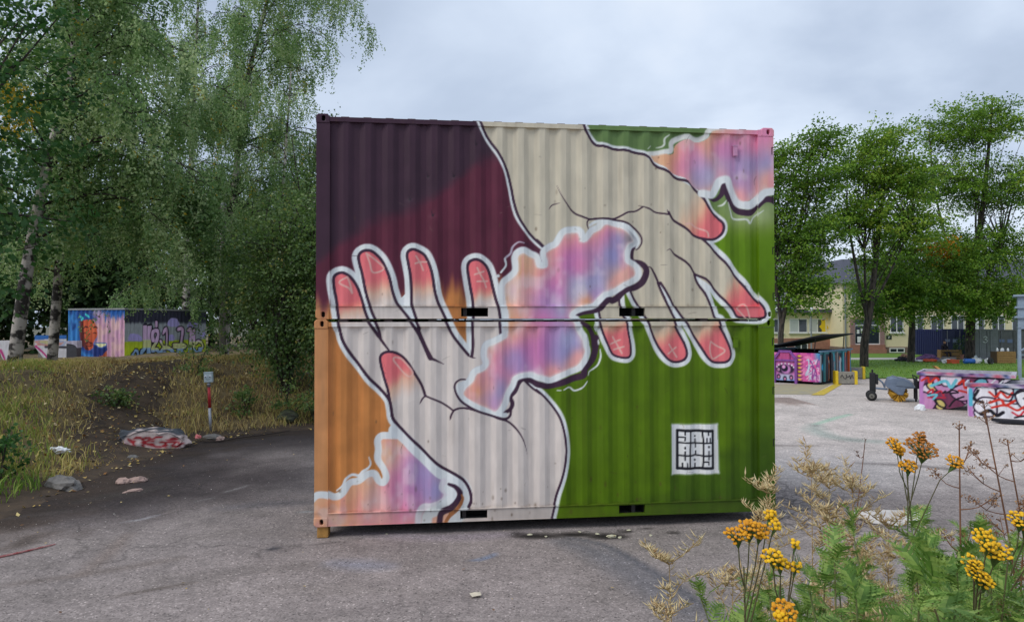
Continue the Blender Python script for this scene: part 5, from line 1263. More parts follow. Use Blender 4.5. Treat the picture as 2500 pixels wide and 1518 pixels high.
# --- stones, slabs and rubbish along the foot of the bank
M_STONE = mat('granite', L4(120, 116, 112), .85, noise=.25, nscale=7, bump=.5, bscale=18)
M_STONE2 = mat('pinkish rubble', L4(168, 142, 132), .85, noise=.2, nscale=9, bump=.4)
M_MOSS = mat('dark mossy stone', L4(58, 56, 50), .9, color2=L4(84, 92, 56), nscale=4, bump=.5, bscale=14)
for i, (x, y, sx, sy, sz, m, lb) in enumerate((
    (-7.35, 11.45, .42, .20, .16, M_STONE, 'flat grey slab of stone beside broken rubble at the left foot of the bank'),
    (-6.55, 11.75, .11, .09, .08, M_STONE2, 'fist-sized pink stone in the rubble left of the boulder'),
    (-6.35, 11.85, .15, .10, .07, M_STONE2, 'pale pinkish stone, right of the pair in the rubble'),
    (-6.05, 11.2, .15, .06, .03, M_STONE2, 'thin salmon-coloured shard lying on the dark dirt'),
    (-7.55, 13.9, .13, .09, .06, M_STONE, 'small grey stone in the litter left of the boulder'),
    (-4.85, 18.9, .95, .5, .40, M_MOSS, 'dark mossy rock half hidden under the shrubs beside the container'),
    (-5.9, 18.35, .35, .25, .2, M_MOSS, 'small mossy rock under the shrubs, left of the bigger one'),
    (-6.75, 16.15, .13, .09, .06, M_STONE2, 'pale stone on the kerb right of the meter post'),
    (-7.0, 16.3, .30, .12, .09, M_STONE, 'low grey kerb stone at the base of the meter post'))):
    o = rock('stone', (sx, sy, sz), 10 + i * 2.3, m, .35, 3)
    o.location = (x, y, max(0.0, ground_at(x, y)) + sz * .25); o.rotation_euler = (0, 0, R(-30 + i * 23))
    tag(o, lb, 'stone')
def crumple(name, lb, cat, x, y, z, s, m, seed):
    o = rock(name, s, seed, m, .75, 3, True); o.location = (x, y, z); tag(o, lb, cat); return o
crumple('plastic_bag', 'crumpled white plastic bag in the grass left of the boulder', 'bag', -8.55, 13.2, ground_at(-8.55, 13.2) + .06, (.17, .10, .09), M_WHITE, 21)
crumple('paper_ball', 'pink crumpled ball of paper between boulder and meter post', 'litter', -7.15, 15.9, .10, (.055, .055, .055), mat('pink paper', L4(226, 132, 130), .7, noise=.1), 22)
b = MB(); b.tube([(-6.95, 15.7, .04), (-6.6, 15.75, .03), (-6.3, 16.05, .06), (-5.9, 16.5, .05), (-5.4, 17.0, .08)], [.02, .022, .02, .018, .012], 6)
tag(b.build('fallen_branch', mat('dead bark', L4(62, 52, 46), .9, noise=.3, nscale=20), None, True), 'dark fallen branch lying along the kerb right of the boulder', 'branch')
b = MB(); b.tube([(-13.4, 15.6, 1.75), (-12.3, 14.9, 1.38), (-11.3, 14.2, 1.2)], [.06, .06, .05], 8)
tag(b.build('fallen_log', mat('dead bark'), None, True), 'thin dark log lying in the grass at the left edge', 'log')
b = MB(); b.tube([(-6.3, 7.85, .012), (-5.9, 8.02, .012), (-5.75, 8.2, .014), (-5.55, 8.5, .012)], [.010, .014, .012, .008], 5)
tag(b.build('tape_strip', mat('red white tape', L4(196, 150, 146), .5, color2=L4(160, 60, 56), nscale=14), None), 'twisted red and white barrier tape on the asphalt at the left', 'tape')
b = MB(); b.add([(-.05, -.045, 0), (.045, -.05, .008), (.055, .045, .004), (.0, .03, .014), (-.055, .05, .0)], [(0, 1, 2, 3, 4)])
tag(b.build('paper_scrap', mat('pale card', L4(204, 194, 172), .8), None, loc=(-.36, 6.88, .02), rot=(0, 0, .3)), 'cream scrap of card alone on the asphalt in front', 'litter')
chips = [(0.22, 8.86, .035), (0.42, 8.78, .025), (1.08, 8.88, .035), (1.24, 8.78, .07), (1.34, 8.73, .035), (0.86, 8.97, .025), (1.50, 9.04, .035), (1.74, 8.82, .03), (-1.6, 8.9, .02)]
for i, (x, y, s) in enumerate(chips):
    o = rock('stone_chip', (s, s * .6, s * .3), 40 + i, mat('pale chip', L4(202, 196, 168), .8, noise=.2, nscale=12), .45, 2); o.location = (x, y, .006); o.rotation_euler = (0, 0, i * 1.1)
    tag(o, 'pale broken chip of stone in the shallow potholes before the container', 'stone', 'pale chips in the potholes')
# ------------------------------------------------------------------ the yard to the right: lawn, path, painted lines
M_LAWN = mat('mown lawn', L4(78, 112, 32), 0.9, color2=L4(108, 142, 46), nscale=3.5, bump=0.4, bscale=60, detail=8)
def sheet(name, pts, z, m):
    b = MB(); b.add([(x, y, z) for x, y in pts], [tuple(range(len(pts)))]); return tag(b.build(name, m), kind='structure')
LAWN = [(9, 34.6), (13, 34.2), (15.6, 33.4), (19.5, 33.2), (24, 32.0), (30, 31.2), (60, 30), (75, 49.6), (9, 49.6)]
sheet('lawn', LAWN, 0.02, M_LAWN)
sheet('lawn_verge', [(9, 52.4), (75, 52.4), (75, 62), (9, 62)], 0.015, M_LAWN)
sheet('footpath', [(9, 49.6), (75, 49.6), (75, 52.4), (9, 52.4)], 0.012, mat('pale concrete path', L4(176, 172, 166), 0.9, noise=.1, nscale=3))
n = 9000
gx_ = rng.uniform(12, 34, n); gy_ = rng.uniform(32.6, 49, n); kk = in_poly(gx_, gy_, np.array(LAWN)); gx_, gy_ = gx_[kk], gy_[kk]
M_LAWNB = var_mat('lawn blades', [(0, L4(76, 110, 34)), (0.6, L4(108, 148, 48)), (1, L4(146, 160, 74))], .7, .25)
blades('lawn_grass', np.stack([gx_, gy_, np.full(len(gx_), .015)], 1), rng.uniform(.05, .13, len(gx_)), np.full(len(gx_), .03), .7, M_LAWNB, 15)
M_YEL = mat('yellow road paint', L4(206, 178, 44), .7, color2=L4(176, 152, 66), nscale=9)
M_YELF = mat('faded yellow paint', L4(164, 152, 112), .85, color2=L4(146, 140, 124), nscale=2.2, detail=8)
sheet('painted_bay', [(8.2, 26.2), (11.2, 26.05), (13.9, 30.4), (8.2, 30.6)], -0.008, M_YELF)
sheet('painted_line', [(11.05, 25.8), (11.5, 25.75), (14.45, 30.5), (14.2, 30.65)], -0.003, M_YEL)

# ------------------------------------------------------------------ graffitied dumpster with its lid up
def paint_eye():
    C = Canvas(-2.7, 0.1, 0, 1.5, .014, (206, 92, 156)); X, Z = C.X + 0 * C.Z, C.Z + 0 * C.X
    h, w = X.shape; n = vnoise(h, w, 9, 14, 61, 3)
    C.lay(sstep(.5, .75, n) * .7, (230, 150, 190)); C.lay(sstep(.45, .2, n) * .6, (150, 60, 150)); C.lay(sstep(-.35, -.05, X) * sstep(.8, 1.3, Z), (90, 160, 196)); C.lay(sstep(-.12, .0, X) * .8, (70, 110, 180))
    r = np.random.default_rng(4)
    for i in range(26): C.stroke([(r.uniform(-.62, -.02), r.uniform(.1, 1.1)) for _ in range(3)], .05, [(240, 190, 214), (130, 60, 140), (220, 80, 150), (180, 210, 220)][i % 4], .02, alpha=.8)
    for cx_ in (-.86, -2.16):
        for i in range(7):
            C.blob(cx_, .18 + i * .17, .10, (40, 24, 44), 1, 1.3, .75, 6); C.blob(cx_ + .02, .20 + i * .17, .085, (226, 120, 150), 1, 1.3, .6, 6); C.blob(cx_ - .03, .20 + i * .17, .06, (226, 196, 70), 1, 1.2, .75, 6)
    C.fill([(-1.98, .1), (-1.02, .1), (-1.02, .98), (-1.98, .98)], (204, 116, 178)); C.stroke([(-1.98, .14), (-1.02, .14)], .12, (120, 124, 200), .02)
    C.blob(-1.5, .26, .30, (170, 200, 214), .8, 1.4, .6, 4)
    C.blob(-1.5, .62, .36, (24, 26, 40), 1, 1.15, .62, 8); C.blob(-1.47, .62, .22, (196, 130, 190), 1, 1, 1, 8); C.blob(-1.53, .66, .155, (20, 20, 40), 1, 1, 1, 8); C.blob(-1.57, .72, .085, (212, 150, 200), 1, 1, 1, 8); C.blob(-1.8, .6, .06, (200, 150, 180), .9, 1, 1.3, 6)
    for a in np.linspace(.35, 2.8, 7): C.blob(-1.5 + .40 * math.cos(a), .63 + .25 * math.sin(a), .035, (232, 230, 238), 1, 1, 1.2, 6)
    for x_, z_2 in ((-1.8, .28), (-1.52, .2), (-1.24, .26)): C.blob(x_, z_2, .11, (26, 24, 44), 1, .8, 1.1, 6); C.blob(x_, z_2 - .01, .06, (206, 130, 170), 1, .8, 1.1, 6)
    C.linear(1.15); return C
def paint_side():
    C = Canvas(-.1, 4.2, 0, 1.5, .02, (48, 52, 66)); r = np.random.default_rng(8)
    for i in range(30):
        x = r.uniform(0, 4.1); C.stroke([(x, r.uniform(0, .4)), (x + r.normal(0, .05), .8), (x + r.normal(0, .08), r.uniform(.9, 1.4))], r.uniform(.08, .26), [(60, 160, 172), (150, 140, 140), (34, 34, 50), (206, 110, 60), (190, 196, 196), (40, 110, 180), (110, 90, 120)][i % 7], .03, alpha=.9)
    C.blob(.35, .75, .16, (50, 160, 206), 1, 1.2, 1, 6); C.stroke([(0, 1.38), (4.1, 1.38)], .14, (70, 140, 150), .03); C.linear(1.05); return C
t = thing('dumpster', 'pink and purple graffitied dumpster with a painted eye and propped-open lid', 'dumpster', (13.24, 29.97, -.014), R(-43))
EY, SD = paint_eye(), paint_side()
M_GRAF = paint_mat('graffiti paint', .55, .08, .2)
panel('front_wall', EY, -2.6, 0, .12, 1.36, .022, lambda x, z: np.stack([x, 0 * x, z], 1), M_GRAF, t)
panel('side_wall', SD, 0, 4.05, .12, 1.40, .03, lambda x, z: np.stack([0 * x + .0, x, z], 1), M_GRAF, t)
for i in range(5):
    b = MB(); b.box(.002, .07, .35 + i * .8, .47 + i * .8, .12, 1.36); o = b.build('side_rib', M_GRAF, t); set_paint(o, lin([(60, 120, 130), (40, 40, 50), (150, 140, 136), (70, 150, 160), (190, 90, 50)][i]))
M_BLK = mat('dark lining', L4(28, 30, 38), .8, noise=.3, nscale=4)
b = MB(); b.box(-2.6, -2.56, .02, 4.05, .12, 1.40); b.box(-2.56, -.03, 4.0, 4.05, .12, 1.40); b.box(-2.56, -.03, .02, 4.0, .12, .16); b.box(-2.56, -.03, .012, .02, .16, 1.34); b.box(-.03, -.012, .02, 4.0, .16, 1.38); b.build('inner_walls', M_BLK, t)
b = MB(); b.box(-.05, .08, -.03, 4.1, 1.40, 1.47); b.box(-2.65, -2.53, -.03, 4.1, 1.40, 1.47); o = b.build('rim', M_GRAF, t); set_paint(o, lin((96, 124, 146)))
b = MB(); b.box(-2.5, -2.3, 0, 4.0, 0, .12); b.box(-.3, -.1, 0, 4.0, 0, .12); b.build('skid', M_BLK, t)
PUR = lin((138, 84, 160))
b = MB(); b.box(-2.02, -1.92, -.10, -.004, .0, 1.12); b.box(-1.06, -.96, -.10, -.004, .0, 1.12); b.hexa([(-2.02, -.10, 1.12), (-1.92, -.10, 1.06), (-1.92, -.004, 1.06), (-2.02, -.004, 1.12)], [(-1.74, -.10, 1.44), (-1.70, -.10, 1.36), (-1.70, -.004, 1.36), (-1.74, -.004, 1.44)])
b.hexa([(-1.06, -.10, 1.06), (-.96, -.10, 1.12), (-.96, -.004, 1.12), (-1.06, -.004, 1.06)], [(-1.28, -.10, 1.36), (-1.24, -.10, 1.44), (-1.24, -.004, 1.44), (-1.28, -.004, 1.36)]); b.box(-1.76, -1.22, -.10, -.004, 1.36, 1.46); b.box(-1.92, -1.06, -.08, -.004, .98, 1.06)
o = b.build('lifting_frame', M_GRAF, t); set_paint(o, PUR)
b = MB(); b.box(-1.70, -1.28, -.07, -.004, 1.06, 1.36); o = b.build('frame_gusset', M_GRAF, t); set_paint(o, lin((190, 84, 140)))
LDC = Canvas(-2.8, .4, -.2, 4.4, .03, (150, 150, 166)); r_ = np.random.default_rng(3)
for i in range(60): LDC.blob(r_.uniform(-2.7, .3), r_.uniform(-.1, 4.2), r_.uniform(.08, .3), [(214, 110, 160), (120, 90, 170), (70, 120, 190), (220, 190, 110), (196, 190, 206), (60, 60, 80)][i % 6], .9)
LDC.linear(1.1)
sl = math.tan(R(13))
panel('lid_top', LDC, -2.62, .12, -.05, 4.1, .05, lambda x, z: np.stack([x, z, 1.50 + (x + 2.62) * sl + .05], 1), M_GRAF, t)
b = MB(); b.hexa([(-2.62, -.05, 1.50), (.12, -.05, 1.50 + 2.74 * sl), (.12, 4.1, 1.50 + 2.74 * sl), (-2.62, 4.1, 1.50)], [(-2.62, -.05, 1.545), (.12, -.05, 1.545 + 2.74 * sl), (.12, 4.1, 1.545 + 2.74 * sl), (-2.62, 4.1, 1.545)]); b.build('lid', M_BLK, t)
for y in (.2, 3.9):
    b = MB(); b.tube([(-.3, y, 1.42), (-.25, y, 1.50 + 2.36 * sl)], .02, 8); b.build('lid_prop', M_BLK, t)

# --- two low barriers with yellow ends
M_CONC = mat('grey concrete', L4(140, 136, 126), .9, noise=.15, nscale=6, bump=.3)
M_YPOST = mat('yellow safety paint', L4(222, 190, 30), .5, noise=.12, nscale=10)
for (x, y, w, rz, lb, sc_) in ((14.05, 30.3, .92, -6, 'grey barrier with yellow ends and black scrawl, nearest the painted line', True), (15.6, 33.35, 1.18, -14, 'grey-blue barrier with yellow ends at the lawn edge, behind the other barrier', False)):
    t = thing('barrier', lb, 'barrier', (x, y, -.014), R(rz), 'low barriers beside the dumpster')
    b = MB(); b.box(0.05, w - .05, .02, .30, .03, .54); b.build('panel', M_CONC, t, bevel=.01)
    for x0 in (0, w - .12):
        b = MB(); b.box(x0, x0 + .12, -.02, .34, 0, .58); b.build('end_post', M_YPOST, t, bevel=.012)
    b = MB(); pts = [(.22, .30), (.28, .42), (.34, .30), (.42, .24), (.48, .36), (.44, .44), (.52, .30), (.6, .40), (.62, .24), (.70, .42), (.74, .26)] if sc_ else [(.3, .3), (.4, .44), (.55, .3), (.8, .46), (.9, .3)]
    p = catmull(pts, .04); b.tube([(q[0], .016, q[1]) for q in p], .013, 5); b.build('scrawl', M_INK if sc_ else mat('blue scrawl', L4(96, 130, 170), .6), t)

# --- towed sweeper with yellow brush
M_SWB = mat('blue grey sheet metal', L4(108, 122, 142), .45, noise=.15, nscale=7)
M_RUB = mat('black rubber', L4(34, 34, 36), .8, noise=.2, nscale=10)
t = thing('road_sweeper', 'blue-grey towed sweeper with black mast, small wheels and yellow brush', 'sweeper', (12.1, 23.9, -.014), R(-24))
hood = [(.62, .52), (.72, .78), (.86, .82), (1.15, .80), (1.42, .66), (1.50, .48), (1.22, .46), (1.14, .24), (1.0, .24)]
b = MB(); b.prism(hood, 'y', 0, .9); b.build('hood', M_SWB, t, bevel=.02)
b = MB(); b.prism([(.98, .70), (1.15, .74), (1.32, .64), (1.42, .52), (.92, .56)], 'y', -.02, -.004); b.build('hood_plate', mat('lighter sheet metal', L4(110, 124, 142), .45), t)
b = MB(); b.tube([(.88, .805, .84), (1.0, -.01, .84), (1.2, -.01, .82), (1.40, -.01, .70), (1.48, -.01, .52)], .015, 6); b.build('hood_edge', M_GALV, t)
brush = MB(); rr = np.random.default_rng(2)
for i in range(420):
    a, y_ = rr.uniform(0, 2 * math.pi), rr.uniform(.05, .9); c_ = (1.02, y_, .28); l = rr.uniform(.24, .30)
    d_ = (math.cos(a), rr.normal(0, .08), math.sin(a)); e_ = (c_[0] + d_[0] * l, c_[1] + d_[1] * l, max(.0, c_[2] + d_[2] * l)); w_ = .014
    brush.add([(c_[0] - w_ * d_[2], c_[1], c_[2] + w_ * d_[0]), (c_[0] + w_ * d_[2], c_[1], c_[2] - w_ * d_[0]), (e_[0] + w_ * d_[2], e_[1], e_[2] - w_ * d_[0]), (e_[0] - w_ * d_[2], e_[1], e_[2] + w_ * d_[0])], [(0, 1, 2, 3)])
brush.build('brush', mat('yellow bristles', L4(190, 144, 40), .7, noise=.3, nscale=12), t)
b = MB(); b.box(.15, .34, .3, .45, .28, .95); b.box(.34, .42, .32, .43, .55, .9); b.tube([(.24, .36, .9), (.24, .36, 1.06)], .035, 8); b.build('mast', M_RUB, t, bevel=.015)
b = MB(); b.tube([(.34, .38, .82), (.55, .38, .62), (.62, .38, .45)], .03, 8); b.tube([(.3, .34, .42), (.7, .34, .40)], .035, 8); b.build('drawbar', M_SWB, t)
for y_ in (.12, .62):
    w = MB(); w.lathe([(.06, -.05), (.155, -.05), (.165, -.03), (.165, .03), (.155, .05), (.06, .05)], 20, (0, 0, 0), 'y'); wh = w.build('wheel', M_RUB, t, True, loc=(.20, y_, .165))
    w = MB(); w.lathe([(.02, -.055), (.085, -.053), (.085, .053), (.02, .055)], 14, (0, 0, 0), 'y'); w.build('rim', mat('dull rim', L4(120, 118, 110), .5, .4), wh)
b = MB(); b.tube([(.2, .0, .165), (.2, .75, .165)], .02, 8); b.tube([(.2, .38, .165), (.2, .38, .4)], .03, 8); b.build('axle', M_RUB, t)
b = MB(); b.box(1.5, 1.58, .2, .6, .1, .78); b.box(1.58, 1.72, .3, .5, .45, .7); b.tube([(1.5, .4, .75), (1.45, .4, .9), (1.6, .4, .82)], .03, 8); b.tube([(1.55, .4, .0), (1.55, .4, .3)], .03, 8); b.build('linkage', M_RUB, t)

# --- two boat-shaped skips
def skip(lb, x, y, rz, L_, H, D, seed, pal, letters, prof):
    t = thing('skip', lb, 'skip', (x, y, -.014), R(rz), 'graffitied skips at the yard edge')
    C = Canvas(-.1, L_ + .2, 0, H + .2, .014, pal[0]); r = np.random.default_rng(seed); X, Z = C.X + 0 * C.Z, C.Z + 0 * C.X
    for i in range(16):
        cx_, cz_ = r.uniform(.1, L_), r.uniform(.1, H); rad = r.uniform(.12, .34)
        ring = [(cx_ + rad * r.uniform(.7, 1.1) * math.cos(a), cz_ + rad * r.uniform(.7, 1.1) * math.sin(a)) for a in np.linspace(0, 2 * math.pi, 9)[:-1]]; ring.append(ring[0])
        C.fill(catmull(ring, .04), pal[1 + i % (len(pal) - 1)]); C.stroke(ring, .045, (44, 26, 52), .014)
    C.stroke([(.08, .02), (.05, H * .6), (.12, H)], .12, (190, 130, 190), .03)
    for p, cl, wd in letters: C.stroke([(a * L_, c * H) for a, c in p], wd, cl, .012, step=.03)
    C.linear(1.1)
    px = np.array([p[0] for p in prof]); pz = np.array([p[1] for p in prof])      # underside line: z of the belly along x
    def belly(x): return np.interp(x, px, pz)
    panel('side_plate', C, 0, L_, 0.001, H, .022, lambda xx, zz: np.stack([xx, 0 * xx, np.maximum(zz, belly(xx)) * 1.0], 1), M_GRAF, t)
    poly = [(0, H)] + [(a, c) for a, c in prof] + [(L_, H)]
    b = MB(); b.prism([(a, c) for a, c in poly], 'y', .012, .04); b.prism([(a, c) for a, c in poly], 'y', D - .03, D); b.build('side_shell', M_BLK, t)
    b = MB()
    for (a, c), (a2, c2) in zip(poly[:-1], poly[1:]):
        b.add([(a, .01, c), (a2, .01, c2), (a2, D, c2), (a, D, c)], [(0, 1, 2, 3)])
    b.build('belly_plate', mat('dirty skip steel', L4(84, 84, 96), .6, noise=.3, nscale=3), t)
    RC = Canvas(-.2, L_ + .3, 0, .3, .02, (210, 206, 214))
    for i in range(26): RC.blob(r.uniform(-.1, L_ + .1), r.uniform(0, .2), r.uniform(.03, .1), [(60, 40, 90), (196, 80, 100), (40, 60, 90), (220, 130, 160), (120, 130, 190)][i % 5], .9, 1.6, 1)
    RC.linear(1.1)
    panel('rim_face', RC, -.06, L_ + .12, .02, .13, .02, lambda xx, zz: np.stack([xx, 0 * xx - .05, zz + H], 1), M_GRAF, t)
    b = MB(); b.box(-.06, L_ + .12, -.048, .02, H + .02, H + .13); b.box(-.06, L_ + .12, D - .02, D + .05, H + .02, H + .13); b.box(-.06, .0, .02, D - .02, H + .02, H + .12); b.box(L_, L_ + .12, .02, D - .02, H + .02, H + .12); b.build('rim', mat('pale rim paint', L4(180, 176, 186), .6, noise=.2, nscale=6), t)
    return t
OR, WT, BK, TL = (206, 54, 40), (232, 232, 236), (26, 24, 34), (110, 190, 206)
skip('near-white and violet skip with orange scribbles and a mural face, beside the sweeper', 12.78, 21.9, -37, 2.34, 1.02, 1.5, 5, [(120, 60, 90), (206, 160, 196), (226, 214, 226), (214, 196, 120), (196, 140, 184), (120, 190, 206)],
     [([(.03, .85), (.1, .95), (.12, .8), (.2, .95), (.24, .78)], OR, .06), ([(.14, .7), (.3, .86), (.36, .68), (.42, .9)], TL, .09), ([(.1, .5), (.16, .6), (.15, .4), (.24, .56), (.28, .42)], (200, 44, 60), .05), ([(.1, .34), (.3, .36)], (200, 44, 60), .035), ([(.45, .8), (.5, .9), (.52, .68), (.58, .86), (.6, .7)], OR, .07),
      ([(.45, .6), (.62, .52), (.56, .74), (.68, .62)], OR, .06), ([(.32, .52), (.38, .6), (.44, .54), (.36, .5)], BK, .05), ([(.3, .56), (.27, .5)], BK, .05), ([(.7, .78), (.66, .66), (.7, .6), (.74, .72), (.7, .78)], BK, .035), ([(.84, .96), (.8, .84), (.85, .82)], WT, .04), ([(.92, .94), (.88, .82), (.93, .8)], WT, .04), ([(.18, .32), (.22, .12), (.3, .04)], BK, .05), ([(.34, .1), (.4, .3), (.5, .42)], BK, .05), ([(.1, .4), (.2, .44), (.16, .3)], TL, .06)],
     [(0, .04), (.02, 0), (.65, 0), (1.15, .14), (1.65, .52), (2.05, .80), (2.34, 1.0)])
skip('white skip with red scribbles and black cartoon outlines, cut by the right picture edge', 13.05, 20.0, -36, 2.6, .84, 1.5, 9, [(222, 222, 228), (232, 232, 236), (228, 224, 230), (170, 206, 214), (236, 236, 240)],
     [([(.03, .9), (.03, .4)], (90, 180, 206), .1), ([(.1, .9), (.06, .6), (.14, .5)], BK, .07), ([(.2, .86), (.26, .7), (.3, .88), (.36, .7), (.4, .86)], OR, .06), ([(.2, .5), (.3, .62), (.34, .44), (.42, .6)], OR, .07), ([(.22, .34), (.34, .44), (.44, .3), (.5, .42)], OR, .06), ([(.4, .22), (.46, .12), (.5, .28)], (200, 44, 60), .05), ([(.3, .92), (.4, .8), (.5, .94), (.6, .8), (.7, .92)], BK, .05), ([(.5, .7), (.6, .6), (.7, .72), (.8, .6)], BK, .05), ([(.12, .1), (.2, .24), (.26, .08), (.32, .2)], BK, .09), ([(.42, .05), (.5, .12), (.6, .1)], BK, .05), ([(.55, .5), (.6, .4), (.66, .5), (.6, .56), (.55, .5)], BK, .04)],
     [(0, .04), (.02, 0), (1.3, 0), (1.8, .16), (2.2, .45), (2.6, .8)])

# --- steel hopper on legs at the right edge
M_HOP = mat('grey blue hopper paint', L4(132, 148, 164), .5, noise=.12, nscale=3)
t = thing('steel_hopper', 'grey-blue steel hopper on tall legs with diagonal brace at the right edge', 'hopper', (23.75, 32.6, 0), R(-35))
for x_, y_ in ((0, 0), (3.0, 0), (0, 2.4), (3.0, 2.4)):
    b = MB(); b.box(x_ - .06, x_ + .06, y_ - .06, y_ + .06, 0, 2.4); b.build('leg', M_HOP, t)
b = MB(); b.box(-.06, 3.06, -.06, 2.46, 2.35, 3.85); b.build('bin', M_HOP, t)
for z_3, e_ in ((3.86, .16), (3.32, .10), (2.86, .12)):
    b = MB(); b.box(-.06 - e_, 3.06 + e_, -.06 - e_, -.062, z_3, z_3 + .09); b.box(-.06 - e_, -.062, -.06, 2.46 + e_, z_3, z_3 + .09); b.box(3.062, 3.06 + e_, -.06, 2.46 + e_, z_3, z_3 + .09); b.build('stiffener', M_HOP, t)
b = MB(); b.hexa([(1.1, .8, 1.4), (1.9, .8, 1.4), (1.9, 1.6, 1.4), (1.1, 1.6, 1.4)], [(.05, .05, 2.35), (2.95, .05, 2.35), (2.95, 2.35, 2.35), (.05, 2.35, 2.35)]); b.build('funnel', mat('funnel steel', L4(70, 76, 84), .6), t)
for a_, c_ in (((.06, -.03, 1.35), (1.5, -.03, 2.34)), ((2.94, -.03, 1.35), (1.6, -.03, 2.34))):
    b = MB(); b.tube([a_, c_], .05, 6); b.build('brace', M_HOP, t)
b = MB(); b.box(0.06, 2.94, 2.36, 2.44, 1.0, 1.1); b.box(-.03, .03, .06, 2.34, 1.0, 1.1); b.build('cross_beam', M_HOP, t)
t = thing('water_tank', 'white plastic tank under the steel hopper', 'tank', (23.2, 31.0, 0), R(-20))
b = MB(); b.lathe([(.05, 0), (.30, .03), (.33, .1), (.33, .9), (.30, .97), (.08, 1.0)], 20, (0, 0, 0), 'x'); b.build('body', M_WHITE, t, True, loc=(0, 0, .62))
b = MB(); b.box(.1, .9, -.3, .3, 0, .32); b.build('cradle', M_BLK, t)
t = thing('ribbed_pipe', 'short length of grey ribbed pipe lying behind the skips', 'pipe', (20.9, 28.6, .0), R(-10))
b = MB(); pr = []
for i in range(10): pr += [(.20, i * .08), (.20, i * .08 + .03), (.175, i * .08 + .04), (.175, i * .08 + .07)]
b.lathe(pr, 16, (0, 0, .2), 'x'); b.build('body', mat('grey pipe', L4(150, 160, 164), .5, noise=.15), t)
b = MB(); b.hexa([(15.0, 22.6, .15), (15.12, 22.6, .1), (15.12, 22.75, .1), (15.0, 22.75, .15)], [(14.1, 23.3, 1.22), (14.22, 23.3, 1.2), (14.22, 23.45, 1.2), (14.1, 23.45, 1.22)])
tag(b.build('plank', M_WOOD_Y, None), 'pale plank sticking up behind the first skip', 'plank')
o = rock('rubble_stone', (.16, .13, .15), 63, M_WHITE, .3, 3); o.location = (12.5, 21.4, .02); tag(o, 'white lump at the bottom left corner of the first skip', 'stone')
b = MB(); b.hexa([(12.9, 18.4, .02), (14.9, 17.6, .0), (14.9, 17.9, .0), (12.9, 18.8, .02)], [(12.9, 18.4, .10), (14.9, 17.6, .06), (14.9, 17.9, .06), (12.9, 18.8, .10)])
tag(b.build('dark_board', M_BLK, None), 'dark board lying flat below the second skip', 'board')

# ------------------------------------------------------------------ yellow school building
M_WALL = mat('cream render', L4(226, 212, 176), .9, noise=.05, nscale=1.2, bump=.1)
M_PLINTH = mat('rough stone plinth', L4(124, 106, 96), .9, noise=.2, nscale=5, bump=.4)
M_REDST = mat('red brown stone', L4(158, 112, 96), .8, noise=.15, nscale=4)
M_PORTAL = mat('mauve granite portal', L4(150, 118, 116), .7, noise=.18, nscale=8)
M_SLATE = mat('slate roof', L4(74, 76, 88), .7, noise=.15, nscale=6)
M_FRAME = mat('white window frame', L4(222, 222, 220), .6)
M_GLASS = mat('dark window glass', L4(46, 54, 62), .08, noise=.2, nscale=1.5, spec=.9)
M_BLIND = mat('window blind', L4(186, 190, 190), .7)
def window(parent, x0, x1, z0, z1, y, mull=1, sill=True, blind=False):
    """Window in a wall facing -Y: frame > panes, sill."""
    f = MB(); w = .07
    f.box(x0, x1, y - .03, y + .02, z0, z0 + w); f.box(x0, x1, y - .03, y + .02, z1 - w, z1); f.box(x0, x0 + w, y - .03, y + .02, z0 + w, z1 - w); f.box(x1 - w, x1, y - .03, y + .02, z0 + w, z1 - w)
    xs_ = np.linspace(x0 + w, x1 - w, mull + 2)
    for q in xs_[1:-1]: f.box(q - .04, q + .04, y - .032, y + .02, z0 + w, z1 - w)
    fo = f.build('window', M_FRAME, parent)
    for i in range(mull + 1):
        g = MB(); g.box(xs_[i] + (.04 if i else 0), xs_[i + 1] - (.04 if i < mull else 0), y - .008, y + .01, z0 + w, z1 - w); g.build('pane', M_BLIND if blind and i == 0 else M_GLASS, fo)
    if sill:
        g = MB(); g.box(x0 - .08, x1 + .08, y - .12, y + .0, z0 - .09, z0 - .005); g.build('sill', M_FRAME, fo)
t = thing('school_building', 'cream rendered old school with slate roof, red stone portal and basement windows behind the lindens', 'building', (28.5, 60, 0))
b = MB(); b.box(0, 24, 0, 10, .55, 6.1); b.build('wall', M_WALL, t)
b = MB(); b.box(-.05, 24, -.06, 10, 0, .55); b.build('plinth', M_PLINTH, t)
b = MB(); b.hexa([(-.4, -.45, 6.1), (24.4, -.45, 6.1), (24.4, 10.4, 6.1), (-.4, 10.4, 6.1)], [(1.5, 3.2, 8.4), (22.5, 3.2, 8.4), (22.5, 6.8, 8.4), (1.5, 6.8, 8.4)]); b.build('roof', M_SLATE, t)
b = MB(); b.box(-.45, 24.4, -.5, -.38, 5.98, 6.12); b.build('gutter', M_GALV, t)
b = MB(); b.tube([(.17, -.10, .1), (.17, -.10, 5.9), (.1, -.42, 6.05)], .06, 8); b.build('downpipe', M_GALV, t)
b = MB(); b.box(.62, .96, -.18, 0, .75, 3.12); b.box(3.14, 3.5, -.18, 0, .75, 3.12); b.box(.96, 3.14, -.18, 0, 2.92, 3.12); b.build('portal', M_PORTAL, t)
b = MB(); b.box(.55, 3.55, -.42, 0, 0, .38); b.box(.62, 3.5, -.30, 0, .38, .75); b.build('entrance_steps', M_REDST, t)
b = MB(); b.box(.96, 3.14, -.05, -.002, 2.45, 2.92); b.build('transom', M_GLASS, t)
